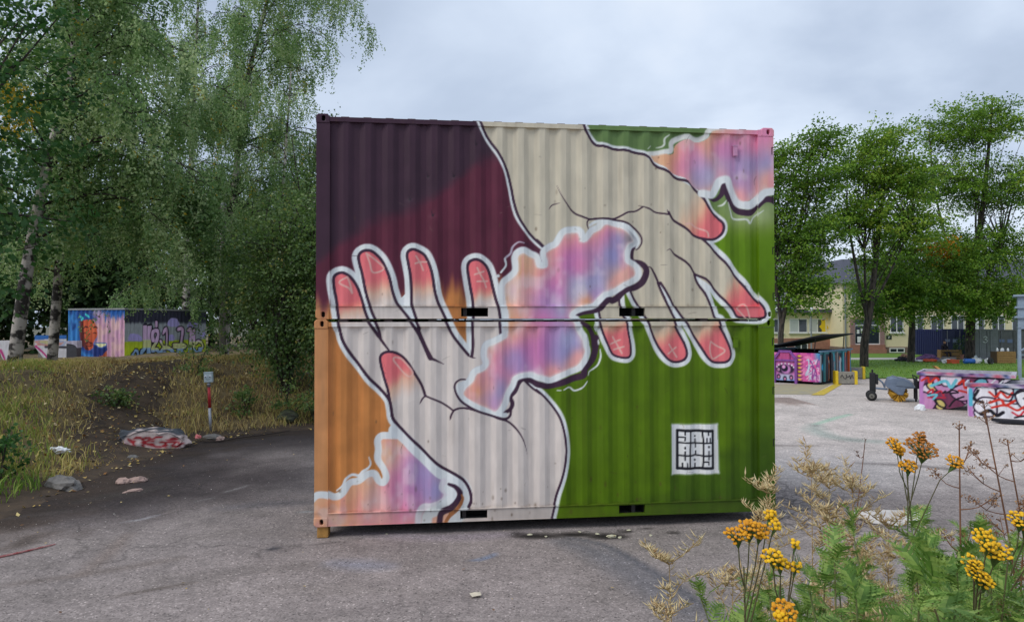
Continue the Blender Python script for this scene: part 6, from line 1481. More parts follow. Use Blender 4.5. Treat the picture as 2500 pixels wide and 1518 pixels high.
for x0, x1 in ((.96, 2.05), (2.05, 3.14)):
    d = MB(); d.box(x0, x0 + .07, -.09, -.03, .75, 2.45); d.box(x1 - .07, x1, -.09, -.03, .75, 2.45); d.box(x0 + .07, x1 - .07, -.09, -.03, 2.38, 2.45); d.box(x0 + .07, x1 - .07, -.09, -.03, .75, .85); do = d.build('door', M_FRAME, t)
    d = MB(); d.box(x0 + .07, x1 - .07, -.07, -.05, .85, 2.38); d.build('pane', M_GLASS, do)
    if x0 < 1:
        for px_2, pz_2, w_3, h_3 in ((1.15, 1.7, .22, .34), (1.5, 1.75, .22, .4), (1.2, .95, .5, .5)):
            d = MB(); d.box(px_2, px_2 + w_3, -.085, -.075, pz_2, pz_2 + h_3); d.build('notice', M_WHITE, do)
window(t, .7, 1.5, 4.35, 5.45, -.01, 1); window(t, 2.4, 3.4, 4.35, 5.45, -.01, 1)
for i in range(9):
    x0 = 4.05 + i * 1.75
    window(t, x0, x0 + 1.15, 1.78, 3.25, -.01, 1, True, i % 3 == 1); window(t, x0, x0 + 1.15, 4.2, 5.5, -.01, 1)
    if i < 5: window(t, x0 - .1, x0 + 1.2, .06, .46, -.075, 1, False)
b = MB(); b.box(3.72, 4.18, -.03, -.004, 1.2, 1.55); sg = b.build('sign', M_INK, t)
b = MB(); b.box(3.91, 3.945, -.04, -.031, 1.27, 1.48); b.box(3.945, 4.01, -.04, -.031, 1.45, 1.48); b.box(3.945, 4.01, -.04, -.031, 1.37, 1.40); b.box(3.985, 4.015, -.0405, -.0315, 1.38, 1.47); b.build('sign_mark', M_WHITE, sg)
b = MB(); b.prism([(.50, 2.28), (.62, 2.28), (.56, 2.42)], 'y', -.02, -.003); b.build('warning_mark', M_INK, t)
# lower wing to the left
t = thing('school_wing', 'low cream wing with brick-red base, left of the old school behind the dumpster', 'building', (12.0, 62.5, 0))
b = MB(); b.box(0, 16.5, 0, 8, 1.25, 3.55); b.build('wall', M_WALL, t)
b = MB(); b.box(0, 16.5, -.05, 8, 0, 1.25); b.build('brick_base', M_REDST, t)
b = MB(); b.box(-.4, 16.6, -.5, 8.4, 3.55, 3.85); b.build('roof', M_SLATE, t)
for x0 in (.6, 3.2, 5.8, 8.4, 10.7, 12.9, 15.0 - .4):
    window(t, x0, x0 + 1.6, 1.75, 3.0, -.01, 1, True, x0 > 10)
for x0 in (9.5, 11.4, 13.3): window(t, x0, x0 + 1.2, .2, .8, -.065, 1, False)
b = MB(); b.prism([(15.65, 1.3), (16.0, 1.6), (16.25, 1.35), (16.2, 2.0), (16.4, 2.2), (16.2, 2.5), (16.3, 3.1), (15.9, 2.8), (15.7, 3.0), (15.75, 2.5), (15.55, 2.3), (15.8, 2.0)], 'y', -.03, -.004); b.build('yellow_relief', M_YPOST, t)
# pale tower block further off
t = thing('tower_block', 'pale grey tower block far behind the left linden', 'building', (42, 112, 0))
M_PALE = mat('pale facade', L4(188, 192, 196), .8, noise=.06, nscale=.5)
b = MB(); b.box(0, 8.4, 0, 10, 0, 17.2); b.build('wall', M_PALE, t)
for k in range(5):
    b = MB(); b.box(-.05, 8.45, -.35, -.004, 2.6 + k * 3, 2.9 + k * 3); b.build('balcony_slab', M_FRAME, t)
    for x0 in (.6, 2.6, 4.6, 6.6): window(t, x0, x0 + 1.3, 3.4 + k * 3, 4.9 + k * 3, -.01, 1, False)

# ------------------------------------------------------------------ storage boxes and clutter across the lawn
def site_box(lb, x, y, rz, w, d, h, m, mark):
    t = thing('storage_container', lb, 'container', (x, y, .015), R(rz))
    b = MB(); b.box(.03, w - .03, .04, d, .1, h - .05); b.build('body', m, t)
    for x0, x1 in ((.1, w / 2 - .02), (w / 2 + .02, w - .1)):
        b = MB(); b.box(x0, x1, .0, .04, .15, h - .12)
        for i in range(4): b.box(x0 + .06, x1 - .06, -.02, -.001, .28 + i * h * .21, .28 + i * h * .21 + h * .12)
        dd = b.build('door_leaf', m, t)
        b = MB(); b.tube([(x0 + .25, -.04, .12), (x0 + .25, -.04, h - .1)], .02, 6); b.build('locking_bar', M_GALV, dd)
    b = MB(); b.box(0, .1, 0, .1, 0, h); b.box(w - .1, w, 0, .1, 0, h); b.box(.1, w - .1, 0, .1, 0, .12); b.box(.1, w - .1, 0, .1, h - .1, h); b.build('door_frame', m, t)
    for i in range(int((d - .2) / .28)):
        b = MB(); b.box(-.02, .029, .2 + i * .28, .32 + i * .28, .15, h - .12); b.build('side_rib', m, t)
    if mark:
        b = MB(); p = catmull([(.55, 1.55), (.75, 1.62), (.82, 1.50), (.68, 1.42), (.84, 1.32), (.74, 1.18), (.54, 1.24)], .05); b.tube([(q[0], -.025, q[1]) for q in p], .03, 5); b.build('painted_numeral', M_WHITE, t)
    else:
        b = MB(); b.box(.2, .55, -.026, -.021, 1.2, 1.4); b.box(.75, 1.1, -.026, -.021, 1.15, 1.4); b.build('stencil_patch', mat('faded blue lettering', L4(120, 134, 170), .6), t)
    return t
site_box('dark blue storage container with closed doors across the lawn', 31.85, 51.6, -4, 1.95, 4.0, 2.15, mat('navy container paint', L4(34, 42, 84), .5, noise=.15, nscale=4), False)
site_box('grey storage container with a painted numeral on its door, right of the blue one', 33.4, 50.3, -6, 1.6, 5.0, 2.15, mat('grey container paint', L4(128, 130, 134), .55, noise=.12, nscale=4), True)
site_box('grey storage container partly hidden by leaves behind the wooden crate', 35.3, 50.8, -6, 2.3, 5.0, 2.1, mat('drab container paint', L4(104, 104, 104), .6, noise=.15, nscale=4), False)
M_PALLET = mat('pallet wood', L4(150, 116, 70), .8, noise=.2, nscale=9)
t = thing('pallet_bench', 'bench of stacked wooden pallets on the lawn before the blue container', 'bench', (30.9, 50.2, .02), R(-3))
for i in range(4):
    b = MB(); b.box(0, 1.45, 0, .03, .08 + i * .155, .18 + i * .155); b.build('board', M_PALLET, t)
for x_ in (0, .68, 1.36):
    b = MB(); b.box(x_, x_ + .09, .03, .5, 0, .66); b.build('bearer', M_PALLET, t)
b = MB(); b.box(0, 1.45, .03, .6, .34, .37); b.build('seat', M_PALLET, t)
t = thing('wooden_crate', 'plank crate with white bottles on top, left of the hopper leg', 'crate', (31.2, 44.8, .02), R(-5))
for i in range(5):
    b = MB(); b.box(0, 1.12, 0, .03, .02 + i * .152, .155 + i * .152); b.build('plank', M_PALLET, t)
for x_ in (.02, 1.02):
    b = MB(); b.box(x_, x_ + .08, .03, .1, 0, .76); b.build('corner_batten', M_PALLET, t)
b = MB(); b.box(.02, 1.1, .1, .8, .02, .74); b.build('core', mat('shadowed wood', L4(84, 66, 48), .9), t)
for i, (x_, y_) in enumerate(((31.4, 45.1), (31.6, 45.0), (31.8, 45.15), (32.05, 45.05))):
    o = MB().lathe([(.06, 0), (.065, .02), (.065, .14), (.03, .18), (.03, .22)], 10).build('bottle', M_WHITE, None, True, loc=(x_, y_, .785)); tag(o, 'white bottle on top of the wooden crate', 'bottle', 'bottles on the crate')
CLUT = [('cloth_pile', 'violet heap of cloth before the pallet bench', 'cloth', 28.6, 48.0, (.75, .4, .30), (120, 84, 130)), ('cloth_pile', 'orange-red sheet at the front of the cloth heap', 'cloth', 27.9, 46.6, (.5, .3, .14), (196, 80, 44)), ('cloth_pile', 'white sheet spread at the left of the cloth heap', 'cloth', 27.1, 46.8, (.55, .3, .10), (206, 204, 202)),
        ('cloth_pile', 'grey blanket at the right end of the cloth heap', 'cloth', 29.3, 46.9, (.6, .35, .24), (122, 118, 116)), ('cloth_bag', 'black bag at the left end of the heap on the lawn', 'bag', 26.6, 47.6, (.42, .3, .2), (38, 38, 46)), ('cloth_pile', 'pink and brown bundle behind the cloth heap', 'cloth', 27.6, 49.0, (.4, .3, .36), (170, 130, 110)),
        ('plastic_sack', 'white sack left of the blue drum', 'sack', 28.3, 45.3, (.34, .22, .18), (214, 216, 220)), ('plastic_sack', 'white sack right of the blue drum', 'sack', 29.85, 44.9, (.32, .22, .26), (206, 206, 204)), ('plastic_tub', 'white tub behind the tyre', 'tub', 30.6, 44.7, (.24, .2, .24), (216, 218, 220)), ('plastic_sack', 'pale sack before the grey container', 'sack', 31.0, 46.5, (.26, .2, .26), (190, 196, 198))]
for i, (nm, lb, ct, x_, y_, s_3, cl) in enumerate(CLUT):
    o = rock(nm, s_3, 70 + i * 1.9, mat('cloth %d' % i, L4(*cl), .85, noise=.25, nscale=6), .5, 3); o.location = (x_, y_, .03 + s_3[2] * .35); tag(o, lb, ct)
t = thing('oil_drum', 'blue drum lying on the lawn among white sacks', 'drum', (28.85, 44.5, .18), R(-4))
prf = [(.14, 0), (.165, .01)]
for i in range(3): prf += [(.165, .14 * (i + 1)), (.178, .14 * (i + 1) + .02), (.165, .14 * (i + 1) + .04)]
b = MB(); b.lathe(prf + [(.165, .62), (.14, .63)], 18, (0, 0, 0), 'x'); b.build('body', mat('blue drum plastic', L4(38, 96, 176), .45), t, True)
b = MB(); b.lathe([(.03, -.02), (.03, .0)], 10, (0, .06, .06), 'x'); b.build('bung', M_WHITE, t)
t = thing('plastic_crate', 'orange plastic crate left of the blue drum', 'crate', (28.1, 44.6, .02), R(6))
b = MB(); b.box(0, .55, 0, .03, 0, .24); b.box(0, .55, .37, .4, 0, .24); b.box(0, .03, .03, .37, 0, .24); b.box(.52, .55, .03, .37, 0, .24); b.box(.03, .52, .03, .37, 0, .02); b.build('tub', mat('orange plastic', L4(196, 84, 44), .5), t)
b = MB(); b.box(-.02, .57, -.02, 0, .2, .26); b.box(-.02, .57, .4, .42, .2, .26); b.build('lip', mat('orange plastic'), t)
t = thing('car_tyre', 'tyre with pale rim standing on the lawn by the white tub', 'tyre', (30.2, 44.0, .22), R(20))
b = MB(); b.lathe([(.13, -.07), (.19, -.08), (.21, -.05), (.21, .05), (.19, .08), (.13, .07)], 22, (0, 0, 0), 'y'); b.build('tread', M_RUB, t, True)
b = MB(); b.lathe([(.02, -.03), (.125, -.075), (.125, .075), (.02, .03)], 18, (0, 0, 0), 'y'); b.build('rim', mat('dull rim'), t)
t = thing('potted_shrub', 'dark green potted shrub before the blue container', 'shrub', (32.35, 50.3, .02))
b = MB(); b.lathe([(.17, 0), (.24, .32), (.22, .33)], 14); b.build('pot', M_REDST, t)
SHRUB = t
for x_, y_, lb in ((17.6, 46.0, 'slim grey lamp post behind the dumpster, nearer the container stack'), (20.4, 47.5, 'slim grey lamp post behind the dumpster, nearer the linden trunk')):
    t = thing('lamp_post', lb, 'lamp post', (x_, y_, .0), 0, 'lamp posts before the school wing')
    b = MB(); b.tube([(0, 0, 0), (0, 0, 3.4)], [.06, .045], 8); b.build('pole', M_GALV, t)
    b = MB(); b.lathe([(.05, 3.4), (.16, 3.46), (.18, 3.6), (.06, 3.72)], 12); b.build('lamp_head', M_WHITE, t)

# ------------------------------------------------------------------ person sitting on the pallet bench
def skin_person():
    J = [(0, 0, .50), (0, .02, .66), (0, .03, .84), (0, .02, .98), (0, .0, 1.06), (0, -.01, 1.13), (0, -.015, 1.24),     # pelvis..head
         (.17, .02, .96), (.23, -.06, .74), (.14, -.24, .66), (-.17, .02, .96), (-.24, -.05, .74), (-.15, -.24, .64),      # arms
         (.10, -.06, .48), (.13, -.42, .50), (.13, -.44, .10), (.13, -.56, .05), (-.10, -.06, .48), (-.14, -.40, .50), (-.14, -.46, .10), (-.14, -.58, .05)]
    E_ = [(0, 1), (1, 2), (2, 3), (3, 4), (4, 5), (5, 6), (3, 7), (7, 8), (8, 9), (3, 10), (10, 11), (11, 12), (0, 13), (13, 14), (14, 15), (15, 16), (0, 17), (17, 18), (18, 19), (19, 20)]
    Rr = [.15, .14, .16, .13, .06, .085, .085, .075, .05, .035, .075, .05, .035, .10, .075, .05, .04, .10, .075, .05, .04]
    me = bpy.data.meshes.new('body'); me.from_pydata(J, E_, [])
    o = bpy.data.objects.new('body', me); COL.objects.link(o)
    sk = o.modifiers.new('skin', 'SKIN'); ss = o.modifiers.new('sub', 'SUBSURF'); ss.levels = 2; ss.render_levels = 2
    for i, v in enumerate(me.skin_vertices[0].data): v.radius = (Rr[i], Rr[i] * (.8 if i < 4 else 1)); v.use_root = (i == 0)
    me.materials.append(mat('dark clothes', L4(44, 36, 48), .9, noise=.2, nscale=8))
    return o
t = thing('person', 'person in a dark top seated on the pallet bench by the lawn', 'person', (31.3, 50.45, .0), R(8))
bd = skin_person(); bd.parent = t
M_SKIN = mat('skin', L4(190, 140, 116), .6)
b = MB(); b.lathe([(.02, 1.10), (.065, 1.12), (.083, 1.19), (.084, 1.25), (.05, 1.32), (.01, 1.335)], 14, (0, -.03, 0)); hd = b.build('head', M_SKIN, t, True)
b = MB(); b.lathe([(.088, 1.24), (.092, 1.28), (.06, 1.335), (.01, 1.35)], 14, (0, -.015, 0)); b.build('hair', mat('dark hair', L4(48, 36, 30), .8), hd, True)
b = MB(); b.prism([(-.012, 1.19), (.012, 1.19), (0, 1.235)], 'y', -.135, -.10); b.build('nose', M_SKIN, hd)

o = rock('concrete_slab', (.50, .30, .07), 95, mat('pale broken concrete', L4(196, 190, 184), .9, noise=.12, nscale=6, bump=.3), .3, 3); o.location = (5.15, 9.55, .015); o.rotation_euler = (0, 0, .2)
tag(o, 'pale flat slab of broken concrete on the cracked asphalt behind the tansies', 'slab')
# ------------------------------------------------------------------ trees
def unit(v): return v / (np.linalg.norm(v, axis=1, keepdims=True) + 1e-9)

def leaf_mesh(name, P, A, size, m, parent, seed, var, width=0.62, flat=0.0):
    """One rhombic leaf per point: P base points, A axis directions, random roll; flat pulls the leaf normal upwards."""
    r = np.random.default_rng(seed); n = len(P)
    A = unit(A)
    q = r.normal(0, 1, (n, 3)); q[:, 2] *= (1 - flat)
    S = unit(np.cross(A, q) if flat < .5 else q - A * (q * A).sum(1, keepdims=True))
    L_ = size[:, None]
    nrm = np.cross(A, S)
    tip = P + A * L_
    midp = P + A * L_ * 0.45 + nrm * L_ * 0.08
    W = S * L_ * width * 0.5
    V = np.stack([P, midp + W, tip, midp - W], 1).reshape(-1, 3)
    k = np.arange(n)[:, None] * 4 + np.arange(4)[None]
    return np_mesh(name, V, k, m, parent, var=var)

def bark_mat(name, pale, dark, scale=(3, 3, 9)):
    if name in _M: return _M[name]
    m = bpy.data.materials.new(name); m.use_nodes = True; t_ = m.node_tree; b_ = t_.nodes['Principled BSDF']; b_.inputs['Roughness'].default_value = .85
    co_ = t_.nodes.new('ShaderNodeTexCoord'); mp = t_.nodes.new('ShaderNodeMapping'); mp.inputs['Scale'].default_value = scale; t_.links.new(co_.outputs['Object'], mp.inputs[0])
    n_ = t_.nodes.new('ShaderNodeTexNoise'); n_.inputs['Scale'].default_value = 1.0; n_.inputs['Detail'].default_value = 6; t_.links.new(mp.outputs[0], n_.inputs['Vector'])
    r_2 = t_.nodes.new('ShaderNodeValToRGB'); r_2.color_ramp.elements[0].position = .44; r_2.color_ramp.elements[0].color = dark; r_2.color_ramp.elements[1].position = .54; r_2.color_ramp.elements[1].color = pale
    t_.links.new(n_.outputs['Fac'], r_2.inputs[0]); t_.links.new(r_2.outputs[0], b_.inputs['Base Color'])
    bp = t_.nodes.new('ShaderNodeBump'); bp.inputs['Strength'].default_value = .5; bp.inputs['Distance'].default_value = .03; t_.links.new(n_.outputs['Fac'], bp.inputs['Height']); t_.links.new(bp.outputs[0], b_.inputs['Normal'])
    _M[name] = m; return m
M_BIRCH = bark_mat('birch bark', L4(176, 168, 160), L4(46, 41, 38), (3.4, 3.4, 4.2))
M_LBARK = bark_mat('linden bark', L4(74, 64, 58), L4(38, 33, 30), (9, 9, 2.5))
M_TWIG = mat('dark twig', L4(56, 46, 42), .9, noise=.2, nscale=10)
G_BIRCH = var_mat('birch leaves', [(0.0, L4(64, 92, 50)), (0.35, L4(104, 140, 76)), (0.7, L4(150, 178, 112)), (0.93, L4(196, 212, 156)), (0.965, L4(206, 178, 44)), (1.0, L4(224, 192, 54))], .36, .52, .6)
G_MAPLE = var_mat('maple leaves', [(0, L4(40, 74, 34)), (.6, L4(62, 104, 48)), (1, L4(100, 128, 60))], .5, .4)
G_SHRUB = var_mat('willow leaves', [(0, L4(62, 88, 46)), (.5, L4(102, 132, 66)), (.85, L4(150, 168, 96)), (1, L4(190, 168, 84))], .34, .45, .6)
G_DARK = var_mat('distant leaves', [(0, L4(44, 66, 40)), (.6, L4(72, 100, 54)), (1, L4(112, 134, 74))], .6, .3)
G_LIND = var_mat('linden leaves', [(0, L4(62, 94, 36)), (.45, L4(104, 142, 46)), (.8, L4(146, 178, 60)), (.96, L4(172, 184, 74)), (.985, L4(206, 138, 34)), (1, L4(220, 150, 40))], .5, .4)

def limb_set(name, curves, m, parent, n=6):
    b = MB()
    for pts, r0, r1 in curves:
        k = len(pts); b.tube(pts, list(np.linspace(r0, r1, k)), n, False)
    return b.build(name, m, parent, True)

def birch(lb, base, path, r0, z_lo, reach, n_prim, n_str, seed, leaf=.055, hang=(.5, 1.8), group='birches on the bank', skew=(0, 0), yellow=.012, side=None, top_reach=.35, cat='tree', dens=34, spot=None):
    r = np.random.default_rng(seed)
    t = thing('birch_tree', lb, cat, base, 0, group)
    B0 = np.array(base)
    tp = catmull([np.array(p) - B0 for p in path], .5)
    b = MB(); rad = np.linspace(1, .12, len(tp)) ** .8 * r0; b.tube(tp, list(rad), 10, False); b.build('trunk', M_BIRCH, t, True)
    H = tp[-1][2]
    limbs, starts, twigs, tones = [], [], [], []
    for i in range(n_prim):
        f = (i + r.random()) / n_prim
        z = z_lo + (H - z_lo) * f ** .92 - 1.0
        k = int(np.clip(np.searchsorted(tp[:, 2], z), 1, len(tp) - 1)); o = tp[k]
        a = r.uniform(0, 2 * np.pi)
        if side is not None and r.random() < side[1]: a = side[0] + r.normal(0, .6)
        L_ = reach * (1 - (1 - top_reach) * f ** 1.3) * r.uniform(.65, 1.1)
        d = np.array([math.cos(a), math.sin(a), 0]) + np.array([skew[0], skew[1], 0]) * .5
        rise = r.uniform(.15, .5) * L_ * (1.2 if f > .5 else .8); droop = r.uniform(.2, .5) * L_
        u = np.linspace(0, 1, 9)[:, None]
        pts = o + d * L_ * u + np.array([0, 0, 1]) * (rise * np.sin(u * np.pi * .62) - droop * u ** 3) + np.cumsum(r.normal(0, .05, (9, 3)), 0) * (u > 0)
        limbs.append((pts, max(.010, rad[k] * .26), .006)); 
        m_ = max(3, int(n_str / n_prim * L_ / reach * 1.6))
        ncl = max(3, int(L_ * 1.9)); cls = np.clip(r.uniform(.05, 1.0, ncl) ** .8, 0, 1); coff = r.normal(0, .42, (ncl, 3)) * np.array([1, 1, .5]); btone = r.normal(0, .12); ctone = r.normal(0, .14, ncl) + btone
        for j in range(m_):
            ci_ = r.integers(0, ncl); s = float(np.clip(cls[ci_] + r.normal(0, .05), .02, 1)); q = s * 8; q0 = int(min(q, 7)); p = pts[q0] + (pts[q0 + 1] - pts[q0]) * (q - q0)
            aa = r.uniform(0, 2 * np.pi); off = coff[ci_] * (1 - .3 * s) + np.array([math.cos(aa), math.sin(aa), r.uniform(-.1, .25)]) * r.uniform(.02, .42)
            starts.append((p + off)); tones.append(ctone[ci_])
            if j % 3 == 0: twigs.append(([p, p + off * .6 + np.array([0, 0, .06]), p + off], .008, .004))
    limb_set('limbs', limbs, M_TWIG, t, 6)
    limb_set('twigs', twigs, M_TWIG, t, 3)['kind'] = 'stuff'
    S = np.array(starts); n = len(S)
    hl = r.uniform(hang[0], hang[1], n) * r.uniform(.5, 1, n)
    cnt = np.maximum(6, (hl * dens).astype(int)); idx = np.repeat(np.arange(n), cnt)
    u = r.random(len(idx)) ** .8
    sw = r.normal(0, .16, (n, 2))
    P = S[idx].copy(); P[:, 2] -= u * hl[idx]; P[:, :2] += sw[idx] * (u ** 1.5)[:, None] * hl[idx][:, None]
    P += r.normal(0, .055, P.shape)
    A = np.stack([r.normal(0, .7, len(P)), r.normal(0, .7, len(P)), r.normal(-.75, .45, len(P))], 1)
    tone = np.repeat(np.clip(.56 + np.array(tones) + r.normal(0, .08, n), .02, .9), cnt)
    v = np.clip(tone + r.normal(0, .14, len(P)), 0, .93); yb = r.random(n) < yellow
    if spot is not None: yb |= np.linalg.norm(S - (np.array(spot[0]) - B0), axis=1) < spot[1]
    v[np.repeat(yb, cnt)] = .985; v[r.random(len(P)) < .006] = .97
    leaf_mesh('crown', P, A, leaf * r.uniform(.7, 1.2, len(P)), G_BIRCH, t, seed + 1, v)
    return t

birch('leaning white-barked birch at the far left with drooping branches over the painted container', (-14.3, 20, ground_at(-14.3, 20) - .1), [(-14.3, 20, 1.4), (-13.9, 20, 4.5), (-13.3, 20, 7.6), (-12.75, 20, 9.6), (-12.6, 20, 12), (-12.5, 20, 16.5)], .19, 4.4, 4.9, 60, 3500, 31, .105, side=(0.0, .32), yellow=.004, dens=30, spot=((-12.3, 17.5, 8.3), 1.0))
birch('second white birch trunk just left of the painted container', (-15.85, 24, ground_at(-15.85, 24) - .1), [(-15.85, 24, 1.2), (-15.5, 24, 6), (-14.9, 24, 10), (-14.4, 24, 16)], .17, 3.8, 4.4, 44, 2100, 32, .095, yellow=.006)
birch('tall thin birch with weeping top nearest the stacked containers', (-12.0, 29, ground_at(-12.0, 29) - .1), [(-12, 29, 1.1), (-11.5, 29, 9.2), (-11.1, 29, 12.6), (-10.5, 29, 15.2), (-9.9, 29, 17.6), (-9.6, 29, 20)], .20, 4.2, 4.6, 66, 3900, 33, .095, skew=(.4, 0), hang=(.6, 2.2), dens=26, top_reach=.55)
birch('birch in the middle of the clump behind the painted container', (-19.5, 41.5, ground_at(-19.5, 41.5) - .1), [(-19.5, 41.5, .9), (-19.3, 41.5, 9), (-18.7, 41.5, 25)], .24, 3.2, 6.2, 54, 2200, 34, .13, hang=(.8, 2.6), dens=20, yellow=.004)
birch('slim birch between the weeping birch and the shrubs', (-9.1, 27, ground_at(-9.1, 27) - .1), [(-9.1, 27, 1.2), (-9.0, 27, 6), (-8.6, 27, 12.5)], .12, 2.8, 3.0, 34, 1300, 35, .08, dens=26, yellow=.004)

def broadleaf(name, lb, base, trunks, spr, n_per, leaf, m, seed, group, bark=M_LBARK, wind=(0, 0, 0), spray=(.5, .16), cat='tree', var_mu=.45, orange=None, stems_r=None, flat=.55):
    """Trunk(s) plus sprays of leaves at given centres."""
    r = np.random.default_rng(seed)
    t = thing(name, lb, cat, base, 0, group)
    b = MB()
    for pts, r0, r1 in trunks:
        p = catmull(pts, .5); b.tube(p, list(np.linspace(r0, r1, len(p))), 10, False)
    b.build('trunk', bark, t, True)
    C_ = np.asarray(spr[0]); D_ = unit(np.asarray(spr[1]) + np.array(wind) + r.normal(0, .22, (len(C_), 3)))
    n = len(C_); cnt = r.poisson(n_per, n) + 3; idx = np.repeat(np.arange(n), cnt)
    u = r.random(len(idx))
    L_ = spray[0] * r.uniform(.6, 1.3, n)
    P = C_[idx] + D_[idx] * ((u - .4) * L_[idx])[:, None] * 1.6 + r.normal(0, 1, (len(idx), 3)) * (spray[1] * np.array([1, 1, .55]))
    A = D_[idx] * .8 + r.normal(0, .55, (len(idx), 3)) + np.array([0, 0, -.25])
    tone = np.clip(r.normal(var_mu, .18, n), .02, .92)
    v = np.clip(np.repeat(tone, cnt) + r.normal(0, .12, len(P)), 0, .955)
    if orange is not None:
        dd = np.linalg.norm(C_ - np.array(orange[0]), axis=1); v[np.repeat(dd < orange[1], cnt)] = .995
    leaf_mesh('crown', P, A, leaf * r.uniform(.7, 1.25, len(P)), m, t, seed + 1, v, .8, flat)
    tw = []
    for c, d in zip(C_[::3], D_[::3]): tw.append(([c - d * .9 * L_.mean() - np.array([0, 0, .15]), c, c + d * .6 * L_.mean()], .016, .005))
    if tw: limb_set('twigs', tw, M_TWIG, t, 3)['kind'] = 'stuff'
    return t

def crown_points(r, n, c, rad, shell=.55, zc=None):
    """Random points inside an ellipsoid, denser near its surface; returns centres and outward directions."""
    d = unit(r.normal(0, 1, (n, 3))); k = (shell + (1 - shell) * r.random(n)) ** .8
    return np.asarray(c) + d * np.asarray(rad) * k[:, None], d

def limbs_to(C_, o, r, n, r0=.05, r1=.012):
    out = []
    for i in r.choice(len(C_), min(n, len(C_)), replace=False):
        e = C_[i]; m_ = (np.asarray(o) * .55 + e * .45) + np.array([0, 0, .25]) + r.normal(0, .15, 3); out.append(([np.asarray(o), m_, e], r0, r1))
    return out

# --- maple reaching in from the left edge
r = np.random.default_rng(50); c1, d1 = crown_points(r, 260, (0, 0, 5.6), (3.3, 3.2, 4.3), .5)
broadleaf('maple_tree', 'dark green maple reaching in at the left edge, nearest the camera', (-12.3, 14.2, ground_at(-12.3, 14.2)), [([(0, 0, -.2), (.05, 0, 3), (.1, 0, 8)], .17, .05)] + limbs_to(c1, (.1, 0, 3.8), r, 26), (c1, d1), 34, .13, G_MAPLE, 51, None, spray=(.5, .2), flat=.6)
# --- shrubs at the left side of the stacked containers
for (x_, y_, rx, rz_, zc_, nn_, sd_, lb) in ((-6.45, 19.9, 1.35, 2.7, 2.9, 300, 60, 'dense willow shrub left of the container stack'), (-5.0, 19.6, 1.25, 3.1, 3.5, 330, 62, 'tall willow shrub right against the left edge of the container stack'), (-7.9, 22.6, 1.6, 2.2, 2.4, 240, 64, 'rounder willow shrub at the bank top beside the painted container'), (-6.3, 23.0, 1.2, 3.0, 5.0, 240, 66, 'taller leafy sapling behind the willow shrubs')):
    r = np.random.default_rng(sd_); c1, d1 = crown_points(r, nn_, (0, 0, zc_), (rx, 1.3, rz_), .35); d1 = d1 + np.array([0, 0, -.35])
    st = [([(r.normal(0, .15), r.normal(0, .15), -.2), (r.normal(0, .3), r.normal(0, .3), zc_ * .6), (r.normal(0, .6), r.normal(0, .5), zc_ + rz_ * .7)], .045, .012) for _ in range(9)]
    broadleaf('willow_shrub', lb, (x_, y_, ground_at(x_, y_)), st + limbs_to(c1, (0, 0, zc_ * .5), r, 16, .02, .006), (c1, d1), 46, .085, G_SHRUB, sd_ + 1, 'willow shrubs beside the stack', M_TWIG, (0, 0, -.1), (.45, .19), 'shrub', .42, flat=.2)
# low weeds and saplings on the bank
for i, (x_, y_, s_, lb) in enumerate(((-6.0, 18.6, .55, 'low leafy weed under the willow shrubs'), (-7.0, 18.2, .4, 'small weed behind the meter post'), (-8.8, 19.5, .5, 'leafy weed on the slope above the boulder'), (-5.2, 18.5, .5, 'weed at the kerb next to the container'), (-9.4, 16.6, .32, 'small green weed on the slope left of the meter post'), (-8.2, 11.2, .45, 'bright green weed at the left foot of the bank'), (-8.9, 10.6, .5, 'bright green weed at the left picture edge'), (-10.3, 25.0, .8, 'small sapling by the painted container'))):
    r = np.random.default_rng(90 + i); c1, d1 = crown_points(r, 26, (0, 0, s_ * .8), (s_, s_, s_ * .8), .3)
    broadleaf('weed', lb, (x_, y_, max(0, ground_at(x_, y_))), [([(0, 0, -.05), (.02, 0, s_ * .6), (0, .03, s_ * 1.2)], .012, .004)], (c1, d1), 15, .075, G_SHRUB if i not in (5, 6) else G_MAPLE, 120 + i, 'weeds on the bank', M_TWIG, (0, 0, .1), (.16, .07), 'weed', .55)
# --- wood behind the bank
BG = [(-43, 52, 11), (-37, 47, 12), (-31.5, 50, 12.5), (-27, 46, 10.5), (-22.5, 52, 13), (-17.5, 50, 12), (-13.5, 47, 11), (-9.2, 50, 10), (-30, 40, 8.5), (-24.8, 43.0, 8.0), (-6.2, 42, 8.0)]
for i, (x_, y_, h_2) in enumerate(BG):
    r = np.random.default_rng(200 + i); c1, d1 = crown_points(r, 330, (0, 0, h_2 * .52), (3.6, 2.6, h_2 * .5), .3)
    broadleaf('background_tree', 'dark leafy tree in the wood behind the birches, %s' % ['at the far left', 'second from the left', 'third from the left', 'left of the painted container', 'behind the painted portrait', 'behind the painted lettering', 'behind the weeping birch', 'nearest the container stack', 'lower one among the left trunks', 'lower one behind the portrait wall', 'lower one beside the container stack'][i], (x_, y_, .95), [([(0, 0, -.2), (.1, 0, h_2 * .5), (0, 0, h_2 * .9)], .2, .04)] + limbs_to(c1, (0, 0, h_2 * .35), r, 14), (c1, d1), 17, .36, G_DARK, 230 + i, 'trees in the wood behind the bank', spray=(.9, .42), var_mu=.38)
